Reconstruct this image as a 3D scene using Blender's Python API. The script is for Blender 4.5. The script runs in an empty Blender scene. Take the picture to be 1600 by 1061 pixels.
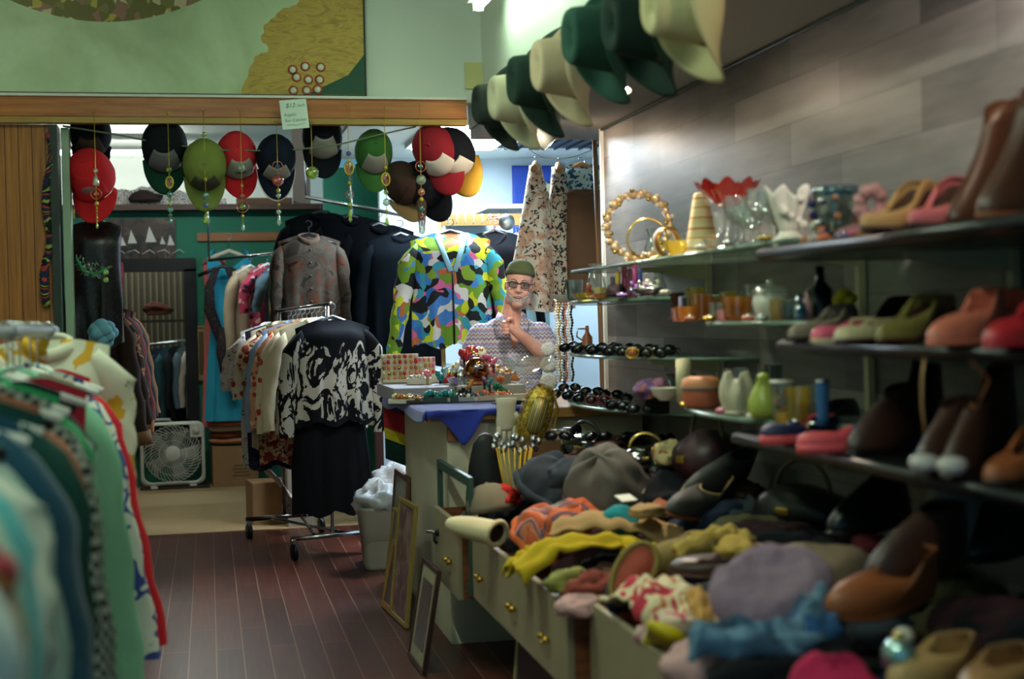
import bpy, math, random
from mathutils import Vector, Matrix, Euler, noise
V = Vector
C = bpy.context.scene.collection
PI = math.pi
R = math.radians

# ------------------------------------------------------------------ camera
FPX = 2222.0                      # 50 mm lens on a 36 mm frame, for a 1600 px wide picture
CAM = V((0, 0, 1.45))
_yaw, _pit, _rol = R(12.05), R(-0.85), R(1.3)
FWD = V((math.sin(_yaw)*math.cos(_pit), math.cos(_yaw)*math.cos(_pit), math.sin(_pit)))
_r0 = V((math.cos(_yaw), -math.sin(_yaw), 0))
_u0 = _r0.cross(FWD)
RGT = _r0*math.cos(_rol) - _u0*math.sin(_rol)
UPV = _r0*math.sin(_rol) + _u0*math.cos(_rol)
def ray(x, y):
    return RGT*((x-800)/FPX) - UPV*((y-530.5)/FPX) + FWD
def onY(x, y, Y):
    d = ray(x, y); return CAM + d*((Y-CAM.y)/d.y)
def onX(x, y, X):
    d = ray(x, y); return CAM + d*((X-CAM.x)/d.x)
def onZ(x, y, Z):
    d = ray(x, y); return CAM + d*((Z-CAM.z)/d.z)
def proj(p):
    q = V(p)-CAM; f = q.dot(FWD)
    return (800+FPX*q.dot(RGT)/f, 530.5-FPX*q.dot(UPV)/f)
def depth(p): return (V(p)-CAM).dot(FWD)
def mpp(p): return depth(p)/FPX            # metres per picture pixel at a point
def atXZ(x, X, Z):
    lo, hi = 0.8, 30.0
    for _ in range(50):
        m = (lo+hi)/2
        if proj((X, m, Z))[0] > x: lo = m
        else: hi = m
    return V((X, lo, Z))
cd = bpy.data.cameras.new('camera'); cam = bpy.data.objects.new('camera', cd); C.objects.link(cam)
cd.lens = 50; cd.sensor_width = 36; cd.clip_start = .05
cam.matrix_world = Matrix(((RGT.x, UPV.x, -FWD.x, CAM.x), (RGT.y, UPV.y, -FWD.y, CAM.y), (RGT.z, UPV.z, -FWD.z, CAM.z), (0, 0, 0, 1)))
cd.dof.use_dof = True; cd.dof.focus_distance = 8.0; cd.dof.aperture_fstop = 2.0
S = bpy.context.scene; S.camera = cam
S.view_settings.view_transform = 'Standard'; S.view_settings.look = 'None'; S.view_settings.gamma = 1
S.view_settings.use_curve_mapping = False; S.view_settings.exposure = 1.15
S.cycles.use_denoising = True; S.cycles.max_bounces = 8; S.cycles.transparent_max_bounces = 12; S.cycles.sample_clamp_indirect = 4
W = bpy.data.worlds.new('world'); S.world = W; W.use_nodes = True     # faint teal ambient added through the open back to lift the blacks
W.node_tree.nodes['Background'].inputs[0].default_value = (.10, .30, .42, 1); W.node_tree.nodes['Background'].inputs[1].default_value = .4
# strengths of the shop's own lamps; the fixtures themselves are built further down
AISLE_TUBE = 74; BACK_TUBE = 70; PANEL = 40; BULB = 150
def spot(name, loc, to, power, col, size=60, blend=.6, rad=.04):
    d = bpy.data.lights.new(name, 'SPOT'); d.energy = power; d.color = col; d.spot_size = R(size); d.spot_blend = blend; d.shadow_soft_size = rad
    o = bpy.data.objects.new(name, d); C.objects.link(o); o.location = loc
    o.rotation_euler = (V(to)-V(loc)).to_track_quat('-Z', 'Y').to_euler(); return o
# ------------------------------------------------------------------ materials
def lin(c):
    if isinstance(c, str):
        c = c.lstrip('#'); c = [int(c[i:i+2], 16)/255 for i in (0, 2, 4)]
    return tuple((x/12.92 if x <= .04045 else ((x+.055)/1.055)**2.4) for x in c[:3])+(1.0,)
class NT:
    def __init__(s, m):
        s.t = m.node_tree; s.n = s.t.nodes; s.l = s.t.links
    def new(s, k, **kw):
        n = s.n.new(k)
        for a, b in kw.items(): setattr(n, a, b)
        return n
    def put(s, sock, v):
        if isinstance(v, bpy.types.NodeSocket): s.l.new(v, sock)
        else: sock.default_value = v
    def math(s, op, a, b=0.0, c=0.0):
        n = s.new('ShaderNodeMath', operation=op)
        for i, v in enumerate((a, b, c)): s.put(n.inputs[i], v)
        return n.outputs[0]
    def ramp(s, f, stops, interp='LINEAR'):
        n = s.new('ShaderNodeValToRGB'); r = n.color_ramp; r.interpolation = interp
        while len(r.elements) < len(stops): r.elements.new(.5)
        for e, (p, c) in zip(r.elements, stops): e.position = p; e.color = lin(c)
        s.put(n.inputs[0], f); return n.outputs[0]
    def mix(s, f, a, b, mode='MIX'):
        n = s.new('ShaderNodeMix', data_type='RGBA', blend_type=mode)
        s.put(n.inputs[0], f)
        for k, v in ((6, a), (7, b)): s.put(n.inputs[k], lin(v) if isinstance(v, str) else v)
        return n.outputs[2]
    def noise(s, vec, scale, detail=3, rough=.5, dist=0):
        n = s.new('ShaderNodeTexNoise'); s.put(n.inputs['Vector'], vec)
        n.inputs['Scale'].default_value = scale; n.inputs['Detail'].default_value = detail
        n.inputs['Roughness'].default_value = rough; n.inputs['Distortion'].default_value = dist
        return n.outputs[0]
    def obj(s): return s.new('ShaderNodeTexCoord').outputs['Object']
    def xyz(s, v):
        n = s.new('ShaderNodeSeparateXYZ'); s.put(n.inputs[0], v); return n.outputs
    def comb(s, x, y, z):
        n = s.new('ShaderNodeCombineXYZ')
        for i, v in enumerate((x, y, z)): s.put(n.inputs[i], v)
        return n.outputs[0]
    def scl(s, v, k):
        n = s.new('ShaderNodeMapping'); s.put(n.inputs[0], v); n.inputs['Scale'].default_value = k; return n.outputs[0]
MATS = {}
def mat(name, col='#808080', rough=.75, metal=0, var=.12, vscale=9, bump=0, bscale=60, pat=None, sheen=0, emit=0, ecol=None, coat=0, spec=.4):
    """procedural principled material; pat(nt) may return its own colour socket"""
    if name in MATS: return MATS[name]
    m = bpy.data.materials.new(name); m.use_nodes = True; MATS[name] = m
    t = NT(m); b = t.n['Principled BSDF']
    b.inputs['Roughness'].default_value = rough; b.inputs['Metallic'].default_value = metal
    b.inputs['Specular IOR Level'].default_value = spec
    o = t.obj()
    c = pat(t) if pat else None
    if c is None:
        r = t.new('ShaderNodeRGB'); r.outputs[0].default_value = lin(col); c = r.outputs[0]
    if var:
        f = t.noise(o, vscale, 4)
        k = t.math('MULTIPLY_ADD', f, 2*var, 1-var)
        c = t.mix(1.0, c, t.comb(k, k, k), 'MULTIPLY')
    t.put(b.inputs['Base Color'], c)
    if bump:
        bn = t.new('ShaderNodeBump'); bn.inputs['Strength'].default_value = bump; bn.inputs['Distance'].default_value = .004
        t.put(bn.inputs['Height'], t.noise(o, bscale, 3)); t.put(b.inputs['Normal'], bn.outputs[0])
    if sheen: b.inputs['Sheen Weight'].default_value = sheen
    if coat: b.inputs['Coat Weight'].default_value = coat
    if emit:
        b.inputs['Emission Color'].default_value = lin(ecol or col); b.inputs['Emission Strength'].default_value = emit
    return m
def cloth(name, col, **k):
    k.setdefault('rough', .9); k.setdefault('bump', .25); k.setdefault('bscale', 180); k.setdefault('spec', .2)
    return mat(name, col, **k)
def p_noise(scale, stops, interp='CONSTANT', dist=0, detail=3, k=(1, 1, 1)):
    return lambda t: t.ramp(t.noise(t.scl(t.obj(), k), scale, detail, .5, dist), stops, interp)
def p_spots(bg, cols, scale, rad=.3, seed=0):
    """round spots of several colours on a plain ground"""
    def f(t):
        v = t.new('ShaderNodeTexVoronoi'); t.put(v.inputs['Vector'], t.obj()); v.inputs['Scale'].default_value = scale
        n = len(cols); x = t.xyz(v.outputs['Color'])[seed % 3]
        cc = t.ramp(x, [(i/n, c) for i, c in enumerate(cols)], 'CONSTANT')
        return t.mix(t.math('LESS_THAN', v.outputs['Distance'], rad), bg, cc)
    return f
def p_cells(cols, scale, dist=.0, k=(1, 1, 1)):
    def f(t):
        o = t.scl(t.obj(), k)
        if dist:
            n = t.new('ShaderNodeTexNoise'); t.put(n.inputs['Vector'], o); n.inputs['Scale'].default_value = 5
            a = t.new('ShaderNodeVectorMath', operation='MULTIPLY_ADD')
            t.put(a.inputs[0], n.outputs['Color']); a.inputs[1].default_value = (dist,)*3; t.put(a.inputs[2], o); o = a.outputs[0]
        v = t.new('ShaderNodeTexVoronoi'); t.put(v.inputs['Vector'], o); v.inputs['Scale'].default_value = scale
        n = len(cols)
        return t.ramp(t.xyz(v.outputs['Color'])[0], [(i/n, c) for i, c in enumerate(cols)], 'CONSTANT')
    return f
def p_lines(bg, fg, scale, w=.03, dist=1.5):
    """thin meandering lines"""
    def f(t):
        n = t.noise(t.obj(), scale, 1, .5, dist)
        return t.mix(t.math('LESS_THAN', t.math('ABSOLUTE', t.math('SUBTRACT', n, .5)), w), bg, fg)
    return f
def p_stripe(stops, scale, axis=2, dist=0, interp='CONSTANT'):
    def f(t):
        o = t.xyz(t.obj()); x = o[axis]
        if dist: x = t.math('MULTIPLY_ADD', t.noise(t.obj(), 6, 2), dist, x)
        return t.ramp(t.math('FRACT', t.math('MULTIPLY', x, scale)), stops, interp)
    return f
def p_check(a, b, scale):
    def f(t):
        c = t.new('ShaderNodeTexChecker'); t.put(c.inputs['Vector'], t.obj()); c.inputs['Scale'].default_value = scale
        c.inputs['Color1'].default_value = lin(a); c.inputs['Color2'].default_value = lin(b); return c.outputs[0]
    return f
def p_wood(a, b, k=(2, 40, 40), scale=1.5):
    return lambda t: t.ramp(t.noise(t.scl(t.obj(), k), scale, 4, .6, .4), [(.3, a), (.7, b)])
def glass(name, tint='#ffffff', rough=.03, amount=.12, dens=.15):
    """clear glass: see-through with a fresnel reflection; dens tints what shows through"""
    if name in MATS: return MATS[name]
    m = bpy.data.materials.new(name); m.use_nodes = True; MATS[name] = m
    t = NT(m); t.n.remove(t.n['Principled BSDF']); out = t.n['Material Output']
    tr = t.new('ShaderNodeBsdfTransparent'); tr.inputs[0].default_value = lin(tint)
    gl = t.new('ShaderNodeBsdfGlossy'); gl.inputs['Roughness'].default_value = rough
    df = t.new('ShaderNodeBsdfTranslucent'); df.inputs[0].default_value = lin(tint)
    d2 = t.new('ShaderNodeBsdfDiffuse'); d2.inputs[0].default_value = lin(tint)
    a1 = t.new('ShaderNodeMixShader'); a1.inputs[0].default_value = .5; t.l.new(df.outputs[0], a1.inputs[1]); t.l.new(d2.outputs[0], a1.inputs[2])
    a = t.new('ShaderNodeMixShader'); a.inputs[0].default_value = dens; t.l.new(tr.outputs[0], a.inputs[1]); t.l.new(a1.outputs[0], a.inputs[2])
    lw = t.new('ShaderNodeLayerWeight'); lw.inputs[0].default_value = .35
    f = t.math('MULTIPLY_ADD', lw.outputs['Facing'], .5, amount)
    x = t.new('ShaderNodeMixShader'); t.l.new(f, x.inputs[0]); t.l.new(a.outputs[0], x.inputs[1]); t.l.new(gl.outputs[0], x.inputs[2])
    t.l.new(x.outputs[0], out.inputs[0]); return m

# ------------------------------------------------------------------ meshes
class MB:
    def __init__(s): s.v = []; s.f = []
    def add(s, vs, fs, M=None):
        k = len(s.v); s.v += [(M @ V(p)) if M else V(p) for p in vs]; s.f += [[i+k for i in q] for q in fs]; return s
    def box(s, c, d, M=None):
        x, y, z = (a/2 for a in d); cx, cy, cz = c
        vs = [(cx+i*x, cy+j*y, cz+k*z) for i in (-1, 1) for j in (-1, 1) for k in (-1, 1)]
        return s.add(vs, [(0, 1, 3, 2), (4, 6, 7, 5), (0, 4, 5, 1), (2, 3, 7, 6), (0, 2, 6, 4), (1, 5, 7, 3)], M)
    def rings(s, rs, closed=True, c0=True, c1=True, M=None):
        n = len(rs[0]); vs = [p for r in rs for p in r]; fs = []
        for a in range(len(rs)-1):
            for b in range(n if closed else n-1):
                d = (b+1) % n; fs.append((a*n+b, a*n+d, (a+1)*n+d, (a+1)*n+b))
        if closed and c0: fs.append(tuple(range(n))[::-1])
        if closed and c1: fs.append(tuple((len(rs)-1)*n+i for i in range(n)))
        return s.add(vs, fs, M)
    def lathe(s, prof, n=20, M=None, caps=True):
        return s.rings([[(max(r, 1e-4)*math.cos(2*PI*i/n), max(r, 1e-4)*math.sin(2*PI*i/n), z) for i in range(n)] for r, z in prof], True, caps, caps, M)
    def tube(s, pts, r, n=8, M=None, closed=False, flat=1.0, up=None):
        pts = [V(p) for p in pts]; m = len(pts); rs = []; nrm = V(up) if up else None
        for i, p in enumerate(pts):
            a = pts[(i-1) % m] if (closed or i) else p; b = pts[(i+1) % m] if (closed or i < m-1) else p
            t = (b-a); t = t.normalized() if t.length > 1e-9 else V((0, 0, 1))
            if nrm is None: nrm = V((0, 0, 1)) if abs(t.z) < .9 else V((1, 0, 0))
            u = nrm - t*nrm.dot(t)
            u = u.normalized() if u.length > 1e-6 else t.orthogonal().normalized()
            if not up: nrm = u
            w = t.cross(u); q = r[i] if isinstance(r, (list, tuple)) else r
            rs.append([p+u*(q*flat*math.cos(2*PI*j/n))+w*(q*math.sin(2*PI*j/n)) for j in range(n)])
        if closed: rs.append(rs[0])
        return s.rings(rs, True, not closed, not closed, M)
    def ball(s, c, d, n=16, m=10, M=None, fn=None):
        c = V(c); rs = []
        for j in range(m+1):
            a = -PI/2+PI*j/m; k = max(math.cos(a), .01)
            rs.append([c+V((d[0]*k*math.cos(2*PI*i/n), d[1]*k*math.sin(2*PI*i/n), d[2]*math.sin(a))) for i in range(n)])
        if fn: rs = [[fn(p) for p in r] for r in rs]
        return s.rings(rs, M=M)
    def grid(s, fn, nu, nv, M=None, wrap=False):
        vs = [fn(i/(nu if wrap else nu-1), j/(nv-1)) for j in range(nv) for i in range(nu)]
        fs = [(j*nu+i, j*nu+(i+1) % nu, (j+1)*nu+(i+1) % nu, (j+1)*nu+i) for j in range(nv-1) for i in range(nu if wrap else nu-1)]
        return s.add(vs, fs, M)
    def prism(s, poly, d, M=None):
        """poly in local x,z; thickness d along y"""
        n = len(poly)
        vs = [(x, -d/2, z) for x, z in poly]+[(x, d/2, z) for x, z in poly]
        return s.add(vs, [tuple(range(n)), tuple(range(2*n-1, n-1, -1))]+[(i, i+n, (i+1) % n+n, (i+1) % n) for i in range(n)], M)
    def build(s, name, m, parent=None, loc=(0, 0, 0), rot=(0, 0, 0), bevel=0, solid=0, sub=0, flat=False, kind=None):
        me = bpy.data.meshes.new(name); me.from_pydata([tuple(p) for p in s.v], [], s.f); me.update()
        me.materials.append(m); o = bpy.data.objects.new(name, me); C.objects.link(o)
        if not flat:
            for p in me.polygons: p.use_smooth = True
        o.location = loc; o.rotation_euler = rot
        if parent: o.parent = parent
        if solid:
            q = o.modifiers.new('s', 'SOLIDIFY'); q.thickness = solid; q.offset = 0
        if bevel:
            q = o.modifiers.new('b', 'BEVEL'); q.width = bevel; q.segments = 2; q.limit_method = 'ANGLE'
        if sub:
            q = o.modifiers.new('d', 'SUBSURF'); q.levels = sub; q.render_levels = sub
        if kind: o['kind'] = kind
        return o
def tag(o, label, cat, group=None):
    o['label'] = label; o['category'] = cat
    if group: o['group'] = group
    return o
def thing(name, label, cat, loc=(0, 0, 0), rot=(0, 0, 0), group=None, scale=1):
    o = bpy.data.objects.new(name, None); C.objects.link(o); o.location = loc
    o.rotation_euler = rot if isinstance(rot, (tuple, list, Euler)) else (0, 0, rot)
    o.empty_display_size = .1; o.scale = (scale,)*3
    return tag(o, label, cat, group)
def struct(name, mb, m, **k): return mb.build(name, m, kind='structure', flat=True, **k)
def lerp(a, b, t): return a+(b-a)*t
def sstep(a, b, x):
    t = min(1, max(0, (x-a)/(b-a))); return t*t*(3-2*t)
def rnd(seed): return random.Random(seed)
def nz(p, s, seed=0): return noise.noise(V(p)*s+V((seed*7.3, seed*3.1, seed*1.7)))
def T(x=0, y=0, z=0, rx=0, ry=0, rz=0): return Matrix.Translation((x, y, z)) @ Euler((R(rx), R(ry), R(rz))).to_matrix().to_4x4()

# ------------------------------------------------------------------ garments
def garment(name, label, cat, loc, rz, mb, w=.23, L=.75, t=.07, sl=.55, sr=.075, flare=1.0, collar=None, colm=None, drop=.10, slope=.30,
            seed=1, group=None, fold=.012, splay=.06, placket=None, neck=.075, slm=None, hem=None):
    """clothing hanging from a hanger: local x = shoulder line, front to -y, z=0 at the rail"""
    r = rnd(seed); o = thing(name, label, cat, loc, (0, 0, rz), group); ph = [r.uniform(0, 6) for _ in range(4)]
    def ztop(x): return -drop-max(0, abs(x)-neck)*slope
    def body(u, v):
        a = 2*PI*u; ww = w*(1+(flare-1)*v)*(1-.10*math.sin(PI*min(1, v*1.6))*.6); x = ww*math.copysign(abs(math.cos(a))**.8, math.cos(a))
        tt = t*(.12+.88*sstep(0, .16, v)); y = tt*math.sin(a)
        amp = fold*sstep(.15, .9, v)
        y += amp*(math.sin(x*46+ph[0]+2*v)+.6*math.sin(x*83+ph[1]-v*3)); x += amp*.7*math.sin(a*5+ph[2]+v*3)
        z0 = ztop(w*math.cos(a)*.97); z = lerp(z0, -L+.02*math.sin(x*30+ph[3])*(v), v)
        return (x, y, z)
    MB().grid(body, 56, 22, wrap=True).build('body', mb, o)
    if sl:
        for s in (-1, 1):
            x0 = s*w*.93; z0 = ztop(x0)-.01; n = 13; rs = []
            sw = r.uniform(-.03, .03)
            for i in range(n):
                q = i/(n-1); cx = x0+s*(.015+splay*(math.sin(q*1.7) if splay < .1 else q)); cz = z0-.035-sl*q; cy = sw*q+.01*math.sin(q*7+seed)
                k = sr*(.95-.38*q)*(1 if i else .55)
                wr = .006*math.sin(q*23+seed)
                tilt = s*(.06 if q > .2 else .75-3.4*q)
                rs.append([(cx+(k*.9+wr)*math.cos(2*PI*j/14), cy+(k*.72-wr)*math.sin(2*PI*j/14), cz-tilt*k*math.cos(2*PI*j/14)) for j in range(14)])
            sv = MB().rings(rs, True, True, False).build('sleeve', slm or mb, o)
    if collar:
        pts = []
        for i in range(17):
            a = PI*2*i/16-PI/2
            pts.append((neck*.95*math.cos(a), .045*math.sin(a)+.01, -drop-.012+.02*math.sin(a)-(.055 if collar == 'v' else .02)*max(0, -math.sin(a))**3))
        MB().tube(pts[:-1], .014, 8, closed=True, flat=1.6 if collar == 'shirt' else .9).build('collar', colm or mb, o)
    if placket:
        for i in range(6): MB().ball((0, -t-.012, -drop-.1-i*(L-drop-.16)/6), (.009, .006, .009), 8, 6).build('button', placket, o)
    if hem:
        def hb(u, v):
            p = body(u, 1-.05*(1-v)); c = V(p); c.x *= 1.02; c.y *= 1.06; return c
        MB().grid(hb, 56, 3, wrap=True).build('hem_band', hem, o)
    return o
def hanger(loc, rz, m, label, w=.20, hm=None, group=None, r=.004, drop=.10, thick=False):
    o = thing('clothes_hanger', label, 'hanger', loc, (0, 0, rz), group)
    hk = [(.0, 0, -drop+.012)]+[(.0, 0, -.05)]+[(.022*math.sin(a), 0, -.022+.022*math.cos(a)+.004) for a in [PI*1.05-i*PI*1.35/9 for i in range(10)]]
    MB().tube(hk, .0028, 6).build('hook', hm or m, o)
    s = [(-w, 0, -drop-w*.34), (-w*.5, 0, -drop-w*.13), (0, 0, -drop+.012), (w*.5, 0, -drop-w*.13), (w, 0, -drop-w*.34)]
    b = MB().tube(s, r*(2.4 if thick else 1), 8)
    if not thick: b.tube([s[0], s[-1]], r, 8)
    b.build('shoulder_bar', m, o); return o
def skirt(name, label, cat, loc, rz, mb, w0=.05, w1=.2, L=.8, t=.05, seed=1, band=None, group=None, folds=9, amp=.02):
    r = rnd(seed); o = thing(name, label, cat, loc, (0, 0, rz), group); p0 = r.uniform(0, 6)
    def f(u, v):
        a = 2*PI*u; k = lerp(w0, w1, v**.9); q = 1+amp/.1*v*math.sin(a*folds+p0+v)*.6
        return (k*math.cos(a)*q, (t*.5+t*.6*v)*math.sin(a)*q, -L*v-.03+.012*math.sin(a*3+p0)*v)
    MB().grid(f, 90, 18, wrap=True).build('drape', mb, o)
    MB().rings([[(w0*1.05*math.cos(a), t*.55*math.sin(a), z) for a in [2*PI*i/24 for i in range(24)]] for z in (-.055, -.02)]).build('waistband', band or mb, o)
    return o
# ------------------------------------------------------------------ headwear
def cap_parts(o, crown, front, bill, s=1.0, button=None, net=None, logo=None):
    def dome(u, v):
        a = 2*PI*u; e = v*PI/2; k = math.cos(e)**.75 if e < PI/2-1e-6 else 0
        seam = 1-.018*abs(math.cos(a*3))**14*min(1, 3*math.cos(e))
        return (s*.083*k*math.cos(a)*seam, s*.098*k*math.sin(a)*seam, s*.118*math.sin(e)**.9)
    MB().grid(dome, 48, 10, wrap=True).build('crown', crown, o, solid=.003)
    def fr(u, v):
        a = -PI/2+(u-.5)*1.5; e = .05+v*1.0; k = math.cos(e)**.75*1.02
        return (s*.083*k*math.cos(a)*1.01, s*.098*k*math.sin(a)*1.02, s*.118*math.sin(e)**.9*1.02)
    MB().grid(fr, 14, 9).build('front_panel', front, o, solid=.002)
    def bl(u, v):
        a = -PI/2+(u-.5)*2.15; x = s*.083*math.cos(a); y = s*.098*math.sin(a)
        ex = v*s*.085*(math.cos((u-.5)*PI)**.5)
        x2 = x*(1+.1*v); return (x2, y-ex, -s*.9*(x2*x2)/.09*.12*(.4+v*1.1)-v*.006)
    MB().grid(bl, 22, 8).build('bill', bill, o, solid=.004)
    MB().ball((0, 0, s*.119), (.009, .009, .006), 8, 6).build('button', button or crown, o)
    if logo:
        MB().ball((0, -s*.088, s*.062), (s*.026, s*.008, s*.020), 14, 8).build('emblem', logo, o)
def cap(label, loc, rot, crown, front, bill, s=1.0, group=None, logo=None):
    o = thing('baseball_cap', label, 'cap', loc, rot, group); cap_parts(o, crown, front, bill, s, logo=logo); return o
def cowboy(label, loc, rot, m, band, s=1.0, group=None, curl=.10, brim=.19, H=.13, name='cowboy_hat', cat='hat'):
    o = thing(name, label, cat, loc, rot, group)
    def cr(u, v):
        a = 2*PI*u; 
        if v < .75:
            q = v/.75; k = 1-.16*q-.05*q*q; z = H*q
        else:
            q = (v-.75)/.25; k = .79*(1-q); z = H+.012*math.sin(q*PI)-.03*q
        x = .083*k*math.cos(a); y = .1*k*math.sin(a)
        pin = .82+.18*abs(math.sin(a)) if v > .3 else 1
        z -= .02*sstep(.4, .9, v)*max(0, math.sin(a))**2*0.4
        return (s*x*(1-(1-pin)*sstep(.3, .8, v)), s*y, s*z)
    MB().grid(cr, 40, 18, wrap=True).build('crown', m, o, solid=.003)
    def br(u, v):
        a = 2*PI*u; k = lerp(1, 1, v); rx = lerp(.083, brim*.86, v); ry = lerp(.1, brim*1.08, v)
        x = rx*math.cos(a); y = ry*math.sin(a); c = abs(math.cos(a))**1.6
        return (s*x*(1-.22*v*v*c), s*y, s*(curl*v**1.8*c-.03*v*v*math.sin(a)**2))
    MB().grid(br, 56, 9, wrap=True).build('brim', m, o, solid=.004)
    MB().rings([[(s*(.0845-.004*q)*math.cos(a), s*(.1015-.004*q)*math.sin(a), s*(.004+.024*q)) for a in [2*PI*i/32 for i in range(32)]] for q in (0, .5, 1)], True, False, False).build('hatband', band, o, solid=.003)
    return o
# ------------------------------------------------------------------ shoes
def shoe(label, loc, rz, up, sole, L=.26, W=.088, heel=.012, shaft=.06, open_=.5, toe=.05, inner=None, name='shoe', cat='shoe', group=None, pointy=.0, heelw=1.0, tilt=(0, 0), ph=.008, flare=1.0, trim=None):
    """toe points to -y; shaft = height of the top line above the sole; open_ = how far forward the opening runs"""
    o = thing(name, label, cat, loc, (R(tilt[0]), R(tilt[1]), rz), group)
    def lift(y):
        q = sstep(-L*.18, L*.30, y); return heel*q
    def out(a):
        y = L/2*math.sin(a); q = (y/(L/2)+1)/2
        wd = W/2*(.86+.22*math.sin(q*PI*1.0+.5)-(.20+.1)*q*.8); c = math.cos(a)
        if pointy and y < 0: c *= (1-pointy*(abs(y)/(L/2))**2)
        return c*wd*1.0, y
    n = 40
    def top(a):
        y0 = L*(.5-open_*.5)-.012; x, y = out(a)
        hy = open_*.5*L-.004; s = math.sin(a)
        wy = y0+hy*s*.9
        return (x*.74*flare if shaft < .13 else x*.62*flare, wy if shaft < .13 else L*.22+L*.2*s*flare, shaft*(.62 if (s < 0 and shaft < .13) else 1)+lift(wy)*.9)
    def upf(u, v):
        a = 2*PI*u; x, y = out(a); s = V((x, y, ph+lift(y))); tp = V(top(a))
        fr = max(0, -math.sin(a))
        c = V((x*1.08, y*1.03, ph+lift(y)+toe*(.55+.45*fr)))
        if shaft >= .13:
            c2 = V((tp.x*1.0, lerp(tp.y, y, .25*fr), toe*1.5+lift(tp.y)+.02))
            q = v; return ((1-q)**3)*s+3*q*(1-q)**2*c+3*q*q*(1-q)*c2+q**3*tp
        return ((1-v)**2)*s+2*v*(1-v)*c+v*v*tp
    MB().grid(upf, n, 12, wrap=True).build('upper', up, o, solid=.003)
    b = MB(); ang = [2*PI*i/n for i in range(n)]
    b.rings([[(out(a)[0]*1.05, out(a)[1]*1.02, z+lift(out(a)[1])) for a in ang] for z in (0, ph+.003)]); b.build('sole', sole, o)
    if heel > .02:
        MB().rings([[(W*.26*k*math.cos(a), L*.36+L*.1*k*math.sin(a), z) for a in [2*PI*i/16 for i in range(16)]] for z, k in ((0, heelw), (heel*.5, (heelw+.9)/2), (heel+.004, 1.05))]).build('heel', sole, o)
    MB().rings([[(out(a)[0]*.8, out(a)[1]*.9+.01, ph+.008+lift(out(a)[1])) for a in ang] for q in (0, 1)][:1]+[[(out(a)[0]*.8, out(a)[1]*.9+.01, ph+.010+lift(out(a)[1])) for a in ang]]).build('insole', inner or sole, o)
    if trim:
        MB().tube([top(a) for a in ang], .0045, 6, closed=True).build('topline', trim, o)
    return o
# ------------------------------------------------------------------ soft heaps
def crumple_mesh(d, seed, n=34, m=20, amp=.35, flat=.6, fold=1.0):
    def fn(p):
        q = V((p.x/d[0], p.y/d[1], p.z/d[2]))
        f = 1+amp*nz(q, 1.3, seed)+amp*.5*fold*(.5-abs(nz(q, 2.7, seed+3)))*1.6+amp*.22*fold*(.3-abs(nz(q, 6.1, seed+9)))*1.8
        r = V((p.x*f, p.y*f, p.z*f))
        if r.z < -flat*d[2]: r.z = -flat*d[2]+.1*(r.z+flat*d[2])
        return r
    return MB().ball((0, 0, 0), d, n, m, fn=fn)
def crumple(name, label, cat, loc, d, m, rot=(0, 0, 0), seed=1, group=None, amp=.4, flat=.55, fold=1.0, part=None):
    rt = rot if isinstance(rot, (tuple, list)) else (0, 0, rot)
    if not part:
        o = crumple_mesh(d, seed, amp=amp, flat=flat, fold=fold).build(name, m, None, loc, rt); return tag(o, label, cat, group)
    o = thing(name, label, cat, loc, rt, group); crumple_mesh(d, seed, amp=amp, flat=flat, fold=fold).build(part, m, o); return o
def band(name, label, cat, pts, w, m, th=.012, seed=1, group=None, loc=(0, 0, 0), fringe=None, n=40):
    """a soft strip of cloth lying along a path"""
    P = [V(p) for p in pts]; 
    def cr(t):
        t = max(0, min(.9999, t))*(len(P)-1); i = int(t); f = t-i
        a = P[max(0, i-1)]; b = P[i]; c = P[i+1]; e = P[min(len(P)-1, i+2)]
        return .5*((2*b)+(c-a)*f+(2*a-5*b+4*c-e)*f*f+(3*b-a-3*c+e)*f**3)
    def f(u, v):
        p = cr(u); q = cr(min(1, u+.02)); r_ = cr(max(0, u-.02)); tg = (q-r_); tg.z = 0; tg = tg.normalized() if tg.length > 1e-6 else V((1, 0, 0))
        sd = V((-tg.y, tg.x, 0)); k = (v-.5)*2
        h = th*(1.4*math.cos(k*PI/2)+.9*math.sin(v*14+seed+u*5)*.5)
        return p+sd*(k*w/2*(1+.15*math.sin(u*9+seed)))+V((0, 0, h+.006*math.sin(u*31+v*5+seed)))
    b = MB().grid(f, n, 12)
    o = b.build(name, m, solid=.008); tag(o, label, cat, group); return o
def sunglasses(label, loc, rz, fm, lm, group=None, s=.88, tilt=0):
    o = thing('sunglasses', label, 'sunglasses', loc, (R(tilt), 0, rz), group, s)
    for k in (-1, 1):
        ring = [(k*.034+.029*math.cos(a), 0, .024+.022*math.sin(a)-.003*k*math.cos(a)) for a in [2*PI*i/20 for i in range(20)]]
        MB().tube(ring, .003, 6, closed=True).build('rim', fm, o)
        MB().rings([[(x*1, y-.001, z) for x, y, z in ring], [(x, y+.001, z) for x, y, z in ring]]).build('lens', lm, o)
        MB().tube([(k*.063, 0, .03), (k*.067, .02, .03), (k*.066, .10, .028), (k*.064, .135, .012)], .0028, 6).build('temple', fm, o)
    MB().tube([(-.008, 0, .03), (0, -.003, .033), (.008, 0, .03)], .003, 6).build('bridge', fm, o)
    return o
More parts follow.
